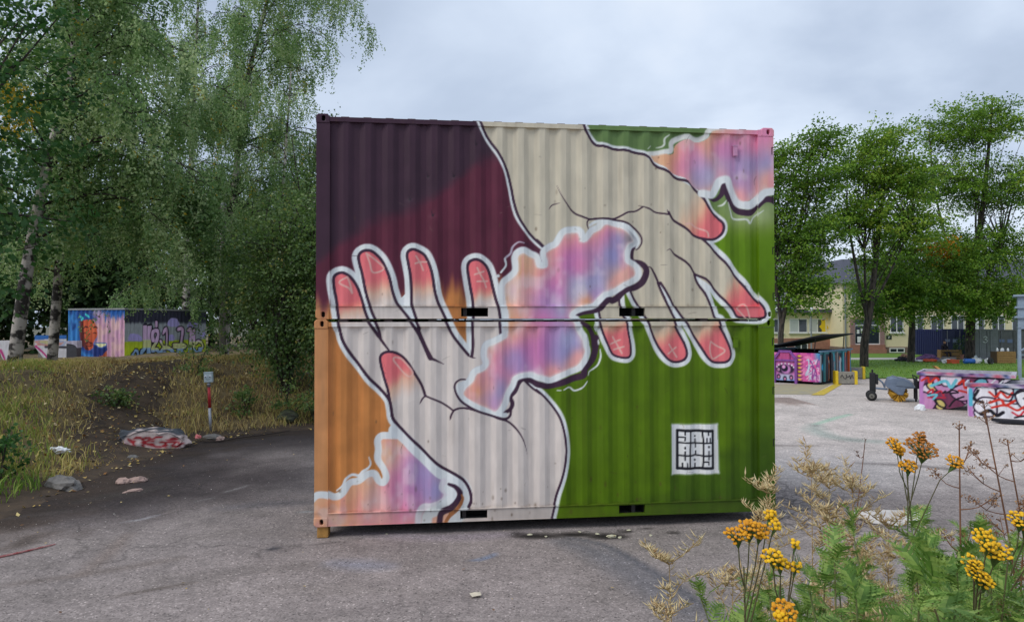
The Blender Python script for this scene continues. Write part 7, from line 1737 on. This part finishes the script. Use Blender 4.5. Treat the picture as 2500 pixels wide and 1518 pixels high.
# --- lindens across the yard
def linden(lb, base, stems, blobs, seed, leaf, per, spray=(1.05, .20), wind=(.8, 0, .16), orange=None, mu=.42):
    r = np.random.default_rng(seed); Cs, Ds = [], []
    for c, rad, n in blobs:
        a, d = crown_points(r, n, c, rad, .25); Cs.append(a); Ds.append(d * np.array([1, 1, .5]))
    C_ = np.vstack(Cs); D_ = np.vstack(Ds)
    tr_ = list(stems)
    for c, rad, n in blobs:
        k = min(stems, key=lambda s_: np.linalg.norm(np.asarray(s_[0][-1]) - np.asarray(c)))
        tr_ += limbs_to(C_[np.linalg.norm(C_ - np.asarray(c), axis=1) < max(rad) * 1.1], np.asarray(k[0][len(k[0]) // 2]), r, 9, .035, .008)
    return broadleaf('linden_tree', lb, base, tr_, (C_, D_), per, leaf, G_LIND, seed + 1, 'lindens on the lawn', wind=wind, spray=spray, orange=orange, var_mu=mu)
linden('linden just right of the container stack, darkest of the lawn trees', (15.4, 40, 0), [([(0, 0, -.1), (.1, 0, 2.6), (.7, 0, 5), (1.3, 0, 9), (2.0, 0, 13.3)], .17, .03), ([(.1, 0, 2.4), (-.3, 0, 6), (-.2, 0, 11)], .12, .03)],
       [((.9, 0, 4.9), (1.9, 2.0, 1.7), 130), ((1.6, 0, 7.6), (1.9, 2, 1.8), 120), ((1.9, 0, 10.6), (1.7, 1.8, 1.8), 100), ((2.4, 0, 13.0), (1.2, 1.3, 1.0), 40), ((-.2, 0, 9.5), (1.2, 1.5, 2.4), 80), ((.1, 0, 12), (.9, 1, 1.1), 30)], 300, .15, 56, mu=.42)
linden('linden with forked upright stems and bare lower trunk before the school portal', (21.1, 41.8, 0), [([(0, 0, -.1), (.05, 0, 1.5), (.35, 0, 3.2), (.75, 0, 6.2), (1.2, 0, 10), (1.6, 0, 14)], .25, .03), ([(.25, 0, 2.8), (-.35, 0, 5.5), (-.9, 0, 9.5), (-.8, 0, 13)], .11, .02), ([(.3, 0, 3.2), (1.6, 0, 5.6), (2.8, 0, 8.4), (3.4, 0, 11)], .085, .02), ([(.2, 0, 3.0), (.1, 0, 7), (.3, 0, 12.5)], .09, .02)],
       [((.2, 0, 11.9), (2.1, 2, 1.5), 130), ((2.4, 0, 11.2), (1.9, 2, 1.5), 110), ((1.1, 0, 13.6), (1.7, 1.5, .9), 56), ((-.9, 0, 9.2), (1.5, 1.8, 1.3), 70), ((1.4, 0, 8.8), (2.4, 2, 1.4), 100), ((3.5, 0, 8.4), (1.3, 1.5, 1.3), 44), ((.4, 0, 6.6), (1.4, 1.6, .8), 24), ((.3, 0, 4.2), (.7, .8, .6), 12)], 310, .15, 52, mu=.56)
linden('broad low linden with an orange patch between the school and the tall linden', (26.6, 46.5, 0), [([(0, 0, -.1), (.1, 0, 2.2), (.2, 0, 5), (.4, 0, 8.5)], .24, .05)],
       [((-1.6, -.6, 5.0), (2.8, 2.2, 1.7), 170), ((1.4, -.4, 4.6), (2.6, 2.2, 1.5), 150), ((0, 0, 7.2), (2.4, 2, 1.3), 110), ((-2.3, -.8, 3.4), (1.7, 1.6, .8), 60), ((3.0, -.4, 6.8), (2.0, 1.8, 1.2), 80)], 320, .15, 54, orange=((1.7, -.5, 7.6), 1.0), wind=(.3, 0, -.1), mu=.5)
linden('tall spreading linden at the right edge', (31.2, 47.5, 0), [([(0, 0, -.1), (.1, 0, 3), (.5, 0, 7), (1.2, 0, 12), (1.8, 0, 18)], .32, .05), ([(.1, 0, 3), (-1.2, 0, 7), (-2.3, 0, 12), (-2.6, 0, 16)], .14, .02), ([(.2, 0, 3.4), (2.2, 0, 8), (3.6, 0, 13)], .14, .02)],
       [((-1.0, -.5, 4.2), (2.9, 2.4, 1.6), 170), ((2.2, -.6, 4.2), (2.8, 2.4, 1.6), 150), ((-.6, 0, 7.4), (3.0, 2.4, 1.6), 150), ((2.6, 0, 7.6), (2.6, 2.2, 1.6), 110), ((-1.6, 0, 12.2), (2.3, 2.4, 2.0), 120), ((1.4, 0, 11.6), (2.4, 2.4, 2.1), 110), ((-.6, 0, 15.6), (2.4, 2.2, 1.7), 110), ((1.9, 0, 16.4), (2.3, 2, 1.8), 100), ((4, 0, 12.5), (1.8, 2, 2.4), 70)], 330, .15, 55, wind=(-.45, 0, .12), mu=.48)
r = np.random.default_rng(340); c1, d1 = crown_points(r, 40, (0, 0, .95), (.42, .42, .62), .3)
P_ = np.repeat(c1, 12, 0) + r.normal(0, .08, (480, 3)); leaf_mesh('foliage', P_, np.repeat(d1, 12, 0) + r.normal(0, .5, (480, 3)), np.full(480, .1), G_DARK, SHRUB, 341, r.random(480) * .7)
# ------------------------------------------------------------------ plants on the mound in the foreground
def mz(x, y): return float(mound_z(np.array([x]), np.array([y]))[0])
M_STEM = mat('reddish stem', L4(92, 66, 52), .8, color2=L4(104, 110, 66), nscale=4)
M_STEMG = mat('green stem', L4(98, 116, 64), .8, color2=L4(112, 96, 66), nscale=4)
M_TLEAF = var_mat('tansy leaves', [(0, L4(70, 102, 38)), (.45, L4(102, 138, 56)), (.85, L4(146, 172, 84)), (1, L4(190, 182, 100))], .5, .3)
M_FLO = mat('orange tansy buttons', L4(230, 164, 18), .75, color2=L4(206, 134, 22), nscale=60, bump=.3, bscale=300)
M_FLY = mat('yellow tansy buttons', L4(240, 192, 14), .75, color2=L4(228, 168, 20), nscale=60, bump=.3, bscale=300)
M_FLB = mat('browned tansy buttons', L4(190, 122, 34), .8, color2=L4(160, 96, 34), nscale=60, bump=.3, bscale=300)
M_DRY = var_mat('dry stalks and pods', [(0, L4(176, 136, 96)), (.5, L4(216, 190, 142)), (1, L4(236, 218, 170))], .8, .15)
M_BRN = var_mat('brown seed heads', [(0, L4(112, 78, 54)), (.5, L4(150, 108, 72)), (1, L4(180, 138, 96))], .85, .1)

def pinnate_leaf(seed, pairs=9, L_=.15):
    """Feathery tansy leaf: rachis with paired toothed leaflets, drooping tip."""
    r = np.random.default_rng(seed); V, T, var = [], [], []
    def tri(a, b_, c, v): V.extend([a, b_, c]); T.append((len(V) - 3, len(V) - 2, len(V) - 1)); var.append(v)
    def mid_(u): return np.array([L_ * u, 0, .03 * math.sin(u * 2.4) - .05 * u * u * 1.2])
    for i in range(pairs + 1):
        u = .12 + .88 * i / pairs; p = mid_(u); l = L_ * (.34 * math.sin(min(1, u * 1.05) * math.pi * .86 + .35) + .03)
        for s in (-1, 1):
            if i == pairs and s == 1: continue
            d = np.array([.55 if i < pairs else 1.2, s * (1 if i < pairs else 0), r.uniform(-.25, .2)]); d /= np.linalg.norm(d)
            w = np.array([1, 0, 0]) * l * .15 if i < pairs else np.array([0, 1, 0]) * l * .2
            v = r.uniform(.2, .9)
            tri(p - w, p + w, p + d * l, v)
            for q in (.35, .62):                                  # teeth
                for e in (-1, 1):
                    bq = p + d * l * q; dd = d * .5 + np.array([1, 0, 0]) * e * .7; tri(bq - d * l * .06, bq + d * l * .06, bq + dd * l * .30, v * .9 + .1)
    for i in range(4):
        a, c = mid_(i / 4), mid_((i + 1) / 4); tri(a + [0, .0022, 0], a - [0, .0022, 0], c, .1)
    me = np_mesh('leaf', np.array(V), None, M_TLEAF, None, tris=np.array(T), var=np.array(var))
    m_ = me.data; bpy.data.objects.remove(me); return m_
LEAVES = [pinnate_leaf(500 + i, 8 + i, .13 + .02 * i) for i in range(3)]

def button_mesh(r_):
    b = MB(); n = 9; vs = [(0, 0, .42 * r_)]; fs = []
    for j, (q, z) in enumerate(((.5, .36), (.86, .16), (1.0, -.12), (.6, -.42))):
        for k in range(n): a = 2 * math.pi * (k + .5 * (j % 2)) / n; vs.append((r_ * q * math.cos(a), r_ * q * math.sin(a), r_ * z))
    for k in range(n): fs.append((0, 1 + k, 1 + (k + 1) % n))
    for j in range(3):
        for k in range(n): a = 1 + j * n + k; c = 1 + j * n + (k + 1) % n; fs.append((a, a + n, c + n, c))
    return np.array(vs), fs
BV, BF = button_mesh(1.0)

def corymb(parent, c, tip, R_, m, seed, rb=.0054, sx=1.0):
    """Flat cluster of button flowers with pedicels joining at the stem tip; c and tip in plant coordinates."""
    r = np.random.default_rng(seed); pts = []
    for _ in range(900):
        a, q = r.uniform(0, 2 * math.pi), math.sqrt(r.random()); p = np.array([q * math.cos(a) * R_ * sx, q * math.sin(a) * R_, 0])
        p[2] = -.35 * R_ * q * q + r.normal(0, .003)
        if all(np.linalg.norm(p - o) > rb * 1.75 for o in pts): pts.append(p)
        if len(pts) > 75: break
    b = MB(); g = MB(); tilt = np.array(Matrix.Rotation(R(34) + r.normal(0, .12), 3, 'X') @ Matrix.Rotation(r.normal(0, .18), 3, 'Y'))
    pts = [tilt @ p for p in pts]
    for p in pts:
        s = rb * r.uniform(.82, 1.12); tl = Matrix.Rotation(r.normal(0, .22), 3, 'X') @ Matrix.Rotation(r.normal(0, .22), 3, 'Y'); q = (np.array(tl) @ tilt @ (BV * s).T).T + p + c
        b.add(q, BF); g.tube([p + c - np.array([0, 0, s * .4]), (p * .45 + c + np.array([0, 0, -.5 * R_])), tip], [.0011, .0012, .0016], 3, False)
    f = b.build('flower_head', m, parent, True); g.build('flower_stalks', mat('green stalks', L4(96, 118, 62), .8), f)

def tansy(lb, root, top, heads, n_leaf, seed, leaf_from=.15, sc_l=1.0, group='tansy plants in the foreground', bend=.05):
    """root (x, y), top z; heads: list of (dx, dy, dz, radius, material) from the stem top."""
    r = np.random.default_rng(seed); z0 = mz(*root) - .02; H = top - z0
    t = thing('tansy_plant', lb, 'plant', (root[0], root[1], z0), 0, group)
    bx_, by_ = r.normal(0, bend, 2)
    sp_ = catmull([(0, 0, 0), (bx_ * .4, by_ * .4, H * .5), (bx_, by_, H * .93)], .08)
    b = MB(); b.tube(sp_, list(np.linspace(.0034, .0020, len(sp_))), 6, False)
    tipb = sp_[-1]
    for k, (dx_2, dy_2, dz_2, R_, m) in enumerate(heads):
        c = np.array([bx_ + dx_2, by_ + dy_2, H + dz_2]); tp = c - np.array([dx_2 * .15, dy_2 * .15, R_ * .9 + .02])
        b.tube([tipb - np.array([0, 0, .05 + .04 * k]), (tipb + tp) / 2 + np.array([dx_2 * .25, dy_2 * .25, -.02]), tp], [.0019, .0017, .0015], 5, False)
        corymb(t, c, tp, R_ * .96, m, seed * 7 + k, sx=r.uniform(.85, 1.25))
    b.build('stem', M_STEM if heads else M_STEMG, t, True)
    a = r.uniform(0, 6.28)
    for i in range(n_leaf):
        u = min(1.0, leaf_from + (1.02 - leaf_from) * ((i + r.random() * .6) / (n_leaf - 1)) ** .8) if not heads else leaf_from + (.9 - leaf_from) * (i + r.random() * .6) / n_leaf; k = min(int(u * (len(sp_) - 1)), len(sp_) - 1); a += 2.4 + r.normal(0, .3)
        o = bpy.data.objects.new('leaf', LEAVES[r.integers(0, 3)]); COL.objects.link(o); o.parent = t; o.location = sp_[k]
        kf = u * (len(sp_) - 1); o.location = sp_[k] + (sp_[min(k + 1, len(sp_) - 1)] - sp_[k]) * (kf - k)
        o.rotation_euler = (r.normal(0, .3), r.uniform(-.95, .1) if i < n_leaf - 4 else r.uniform(-1.3, -.6), a); s = sc_l * r.uniform(.7, 1.2) * (1.0 - .30 * u); o.scale = (s, s, s)
    return t

# flowering plants: stem root, height of the flowers, flower heads round the top
FLW = [
 ('tansy with wide orange flower clusters overlapping the container corner', (.62, 1.82), 2.155, [(-.035, -.06, .0, .026, M_FLO), (.0, -.05, .012, .027, M_FLO), (.03, -.04, .0, .022, M_FLO), (.072, .0, .03, .014, M_FLY), (.074, -.03, .012, .015, M_FLY)], 7),
 ('tansy with bright yellow clusters just below the orange ones', (.60, 1.68), 2.15, [(-.04, -.06, -.005, .02, M_FLY), (-.018, -.05, -.02, .02, M_FLY), (.018, -.05, -.035, .012, M_FLY), (.026, -.03, .012, .008, M_FLY)], 8),
 ('tansy with two small yellow heads at the bottom edge', (.58, 1.58), 2.02, [(-.02, -.06, .03, .011, M_FLY), (-.012, -.06, -.0, .015, M_FLY), (-.004, -.05, -.03, .012, M_FLY)], 6),
 ('tansy with one orange head at the bottom edge', (.64, 1.58), 2.04, [(.0, -.06, .02, .028, M_FLO)], 8),
 ('tall tansy with browned flower heads in front of the grey asphalt', (1.43, 2.38), 2.27, [(-.07, -.06, .01, .028, M_FLO), (-.045, -.04, -.015, .018, M_FLO), (.03, -.05, .0, .048, M_FLB), (.035, -.02, .028, .022, M_FLB), (-.035, -.07, -.06, .024, M_FLO), (.135, -.05, -.05, .026, M_FLO)], 15),
 ('tansy with yellow-orange heads at the right edge', (1.28, 1.95), 2.18, [(-.03, -.08, .0, .026, M_FLY), (.0, -.06, -.025, .022, M_FLO), (.03, -.07, -.07, .024, M_FLO)], 10),
 ('tansy with big bright yellow heads in the lower right corner', (1.17, 1.72), 2.13, [(-.015, -.08, .02, .03, M_FLY), (.02, -.06, -.01, .034, M_FLY), (-.055, -.09, -.03, .026, M_FLY), (-.05, -.1, -.055, .028, M_FLY), (-.03, -.09, -.075, .022, M_FLY)], 11),
 ('tansy with small pale green unopened heads among the leaves', (1.10, 1.82), 1.98, [(.0, -.05, .0, .02, mat('unopened buttons', L4(150, 156, 84), .8, noise=.15, nscale=40))], 9),
]
for i, (lb, rt_, top, hd_, nl_) in enumerate(FLW): tansy(lb, rt_, top, hd_, nl_ + 4, 600 + i, .55 if i != 4 else .35)
# leafy stems filling the corner
r = np.random.default_rng(700); roots = []
for _ in range(112):
    d = r.uniform(1.5, 4.0) ** 1.0; q = r.uniform(.33, .80)
    ytop = np.interp(q, [.33, .37, .46, .52, .56, .62, .80], [1430, 1365, 1370, 1350, 1300, 1265, 1210]) + r.uniform(0, 130)
    if .39 < q < .54 and d > 2.6 and r.random() < .85: continue
    x_ = q * d; top = 2.68 - (ytop - 788) / 1700 * d
    if top > mz(x_, d) + .16: roots.append((q, d, x_, top))
for row, lo, hi in (('nearest row', 0, 2.2), ('middle row', 2.2, 3.1), ('back row', 3.1, 9)):
    rw_ = sorted([p for p in roots if lo <= p[1] < hi])
    for k, (q, d, x_, top) in enumerate(rw_):
        tansy('feathery green tansy stem without flowers in the %s of the foreground patch' % row, (x_, d), top, [], int(r.integers(14, 20)), 710 + int(q * 1000) + int(d * 77), .62 if d < 2.6 else .45, r.uniform(.7, 1.1), 'leafy stems in the foreground', .16)

# --- dry seed-pod plants
def pod_plant(lb, root, top, spread, n_br, seed, group='dry seed-pod plants', tone=.5, lean=(0, 0)):
    r = np.random.default_rng(seed); z0 = mz(*root) - .02; H = top - z0
    t = thing('seed_pod_plant', lb, 'plant', (root[0], root[1], z0), 0, group)
    b = MB(); main = catmull([(0, 0, 0), (lean[0] * .4, lean[1] * .4, H * .5), (lean[0], lean[1], H)], .06); b.tube(main, list(np.linspace(.004, .0016, len(main))), 5, False)
    V, T, var = [], [], []
    def pods(path, n_):
        for i in range(n_):
            q = .25 + .75 * (i + r.random() * .5) / n_; k = min(int(q * (len(path) - 1)), len(path) - 2); p = path[k] + (path[k + 1] - path[k]) * (q * (len(path) - 1) - k)
            a = r.uniform(0, 6.28); l = r.uniform(.028, .05); d = np.array([math.cos(a), math.sin(a), r.uniform(.1, .8)]); d /= np.linalg.norm(d)
            s = np.cross(d, [0, 0, 1]); s /= np.linalg.norm(s) + 1e-9; w = .0030
            m0 = p + d * l * .5 - np.array([0, 0, .0]); e = p + d * l + np.array([0, 0, l * .22]); o = len(V)
            up = np.cross(s, d) * w
            V.extend([p, m0 + s * w + up * .3, m0 - s * w + up * .3, m0 - up, e]); T.extend([(o, o + 1, o + 2), (o, o + 2, o + 3), (o, o + 3, o + 1), (o + 4, o + 2, o + 1), (o + 4, o + 3, o + 2), (o + 4, o + 1, o + 3)]); vv = np.clip(r.normal(tone, .25), 0, 1); var.extend([vv] * 6)
    for i in range(int(n_br * 1.5)):
        u = .35 + .6 * (i + r.random()) / n_br; k = min(int(u * (len(main) - 1)), len(main) - 1); p = main[k]; a = r.uniform(0, 6.28); l = spread * r.uniform(.5, 1.1) * (1.15 - .6 * u)
        d = np.array([math.cos(a), math.sin(a), r.uniform(.5, 1.1)]); pa = catmull([p, p + d * l * .5 + r.normal(0, .01, 3), p + d * l + np.array([math.cos(a), math.sin(a), .0]) * l * .12], .03); b.tube(pa, list(np.linspace(.0020, .0010, len(pa))), 4, False); pods(pa, int(13 + l * 95))
    pods(main[len(main) // 2:], 26)
    b.build('stalks', mat('straw stalk', L4(176, 148, 104), .8, noise=.2, nscale=20), t, True)
    o = np_mesh('seed_pods', np.array(V), None, M_DRY, t, tris=np.array(T), var=np.array(var)); o['kind'] = 'stuff'
    return t
for i, (lb, rt_, top, spd, nb, ln) in enumerate((
    ('dry pod plant reaching up in front of the container corner', (1.05, 2.75), 2.06, .16, 14, (-.05, 0)), ('pale dry pod plant right of the container corner', (1.22, 2.85), 2.10, .22, 16, (0, 0)), ('spreading dry pod plant over the cracked asphalt', (1.42, 3.0), 2.0, .24, 16, (.04, 0)), ('low dry pod plant in the middle of the patch', (1.35, 2.7), 1.78, .26, 16, (0, 0)), ('low dry pod plant beside the tall tansy', (1.55, 2.75), 1.80, .24, 14, (.03, 0)),
    ('dry pod plant lying low among the green leaves', (1.15, 2.3), 1.72, .24, 14, (.08, 0)), ('isolated dry pod plant at the bottom edge left of the patch', (.62, 2.55), 1.80, .20, 14, (-.05, 0)), ('second dry pod plant at the bottom edge left of the patch', (.74, 2.45), 1.76, .18, 12, (.03, 0)), ('small dry pod plant lowest at the bottom edge', (.55, 2.35), 1.68, .16, 10, (-.03, 0)), ('dry pod plant in the straw right of the centre', (1.62, 2.5), 1.75, .2, 12, (-.05, 0)), ('dry pod plant behind the leaves at the left of the patch', (1.12, 3.2), 1.75, .24, 14, (0, 0)), ('bushy dry pod plant straight behind the yellow clusters', (1.18, 2.6), 1.92, .26, 18, (.02, 0)), ('bushy dry pod plant left of the thin grey weed', (1.45, 3.2), 1.92, .28, 18, (0, 0)), ('dry pod plant between the thin grey weed and the tall tansy', (1.62, 3.05), 1.78, .24, 16, (.02, 0)), ('tangled dry pod plant low in front of the slab', (1.42, 2.45), 1.62, .26, 16, (0, 0)))):
    pod_plant(lb, rt_, top - (.05 if i < 6 else 0), spd, nb, 800 + i, lean=ln, tone=.55 if i % 2 else .7)

# --- tall brown dried umbels and a thin grey weed
def dry_umbel(lb, root, top, n_br, spread, seed, nheads=9, m=M_BRN, stem=.0055, head=.03, group='tall brown dried stalks'):
    r = np.random.default_rng(seed); z0 = mz(*root) - .02; H = top - z0
    t = thing('dried_stalk', lb, 'plant', (root[0], root[1], z0), 0, group)
    main = catmull([(0, 0, 0), (r.normal(0, .02), 0, H * .5), (r.normal(0, .03), r.normal(0, .02), H)], .08)
    b = MB(); b.tube(main, list(np.linspace(stem, stem * .45, len(main))), 6, False); P, S = [], []
    def head_at(c, R_):
        n_ = int(26 * (R_ / .03)); a = r.uniform(0, 6.28, n_); q = np.sqrt(r.random(n_)) * R_
        p = np.stack([q * np.cos(a), q * np.sin(a), r.normal(0, R_ * .18, n_) - q * q / R_ * .25], 1) + c; P.append(p)
        for j in range(0, n_, 5): b.tube([c - np.array([0, 0, R_ * .8]), p[j]], [.0010, .0007], 3, False)
    head_at(main[-1], head)
    for i in range(n_br):
        u = .45 + .52 * (i + r.random()) / n_br; k = min(int(u * (len(main) - 1)), len(main) - 1); a = r.uniform(0, 6.28); l = spread * r.uniform(.6, 1.15) * (1.25 - .7 * u)
        e = main[k] + np.array([math.cos(a) * l, math.sin(a) * l, l * r.uniform(.45, .9)]); pa = catmull([main[k], (main[k] + e) / 2 + np.array([0, 0, -.02]), e], .05); b.tube(pa, list(np.linspace(stem * .5, stem * .25, len(pa))), 4, False); head_at(e, head * r.uniform(.6, 1.1))
        for j in range(2):
            a2 = a + r.normal(0, .9); e2 = pa[len(pa) // 2] + np.array([math.cos(a2), math.sin(a2), .8]) * l * .4; b.tube([pa[len(pa) // 2], e2], [stem * .3, stem * .2], 3, False); head_at(e2, head * r.uniform(.4, .8))
    b.build('stalk', mat('dark dry stalk', L4(96, 64, 48), .85, color2=L4(140, 96, 66), nscale=8), t, True)
    P = np.vstack(P); sz = r.uniform(.004, .009, len(P))
    o = leaf_mesh('seed_heads', P, r.normal(0, 1, P.shape), sz, m, t, seed + 1, r.random(len(P)), 1.1); o['kind'] = 'stuff'
    return t
for i, (lb, rt_, top, nb, spd) in enumerate((('tall brown dried stalk with spreading umbels at the right edge', (1.95, 2.75), 2.36, 9, .20), ('brown dried stalk behind the tall tansy', (1.72, 2.72), 2.28, 8, .17), ('brown dried stalk at the far right edge', (2.10, 2.85), 2.20, 8, .18), ('low brown dried stalk between the tansies', (1.62, 2.35), 1.98, 6, .12), ('brown dried stalk low at the right edge', (1.70, 2.35), 2.05, 7, .14), ('short rusty dried stalk beside the bright yellow heads', (1.52, 2.2), 1.9, 6, .1))):
    dry_umbel(lb, rt_, top, nb, spd, 850 + i)
dry_umbel('thin grey dried weed standing alone before the pale asphalt', (1.62, 3.35), 2.12, 12, .08, 870, 5, var_mat('grey seed heads', [(0, L4(110, 100, 96)), (1, L4(160, 146, 136))], .9), .004, .010)
# --- mat of straw, grass and small stones on the mound
n = 30000
mx2 = rng.uniform(.3, 5.5, n); my2 = rng.uniform(1.3, 7.0, n); q = mx2 / my2
kp = (q > .30) & (q < .86) & (mound_z(mx2, my2) > -.02) & (rng.random(n) < np.clip(1.2 - .75 * np.exp(-((q - .46) / .07) ** 2) * (my2 > 3), 0, 1))
mx2, my2 = mx2[kp], my2[kp]
blades('mound_grass', np.stack([mx2, my2, mound_z(mx2, my2) - .01], 1), rng.uniform(.10, .60, len(mx2)), rng.uniform(.002, .005, len(mx2)), 1.2, var_mat('mound grass', [(0, L4(176, 148, 102)), (.35, L4(150, 132, 84)), (.6, L4(110, 124, 62)), (1, L4(84, 116, 52))], .75, .25), 21)
n = 26
for i in range(n):
    y_ = rng.uniform(4.2, 7.4); x_ = y_ * rng.uniform(.42, .80); s_ = rng.uniform(.03, .10)
    o = rock('rubble_stone', (s_, s_ * .8, s_ * .6), 900 + i, M_STONE if i % 3 else M_STONE2, .4, 2); o.location = (x_, y_, max(0, mz(x_, y_)) + s_ * .2); o.rotation_euler = (0, 0, i)
    tag(o, 'broken grey stone on the rubble behind the tansies', 'stone', 'rubble on the mound')
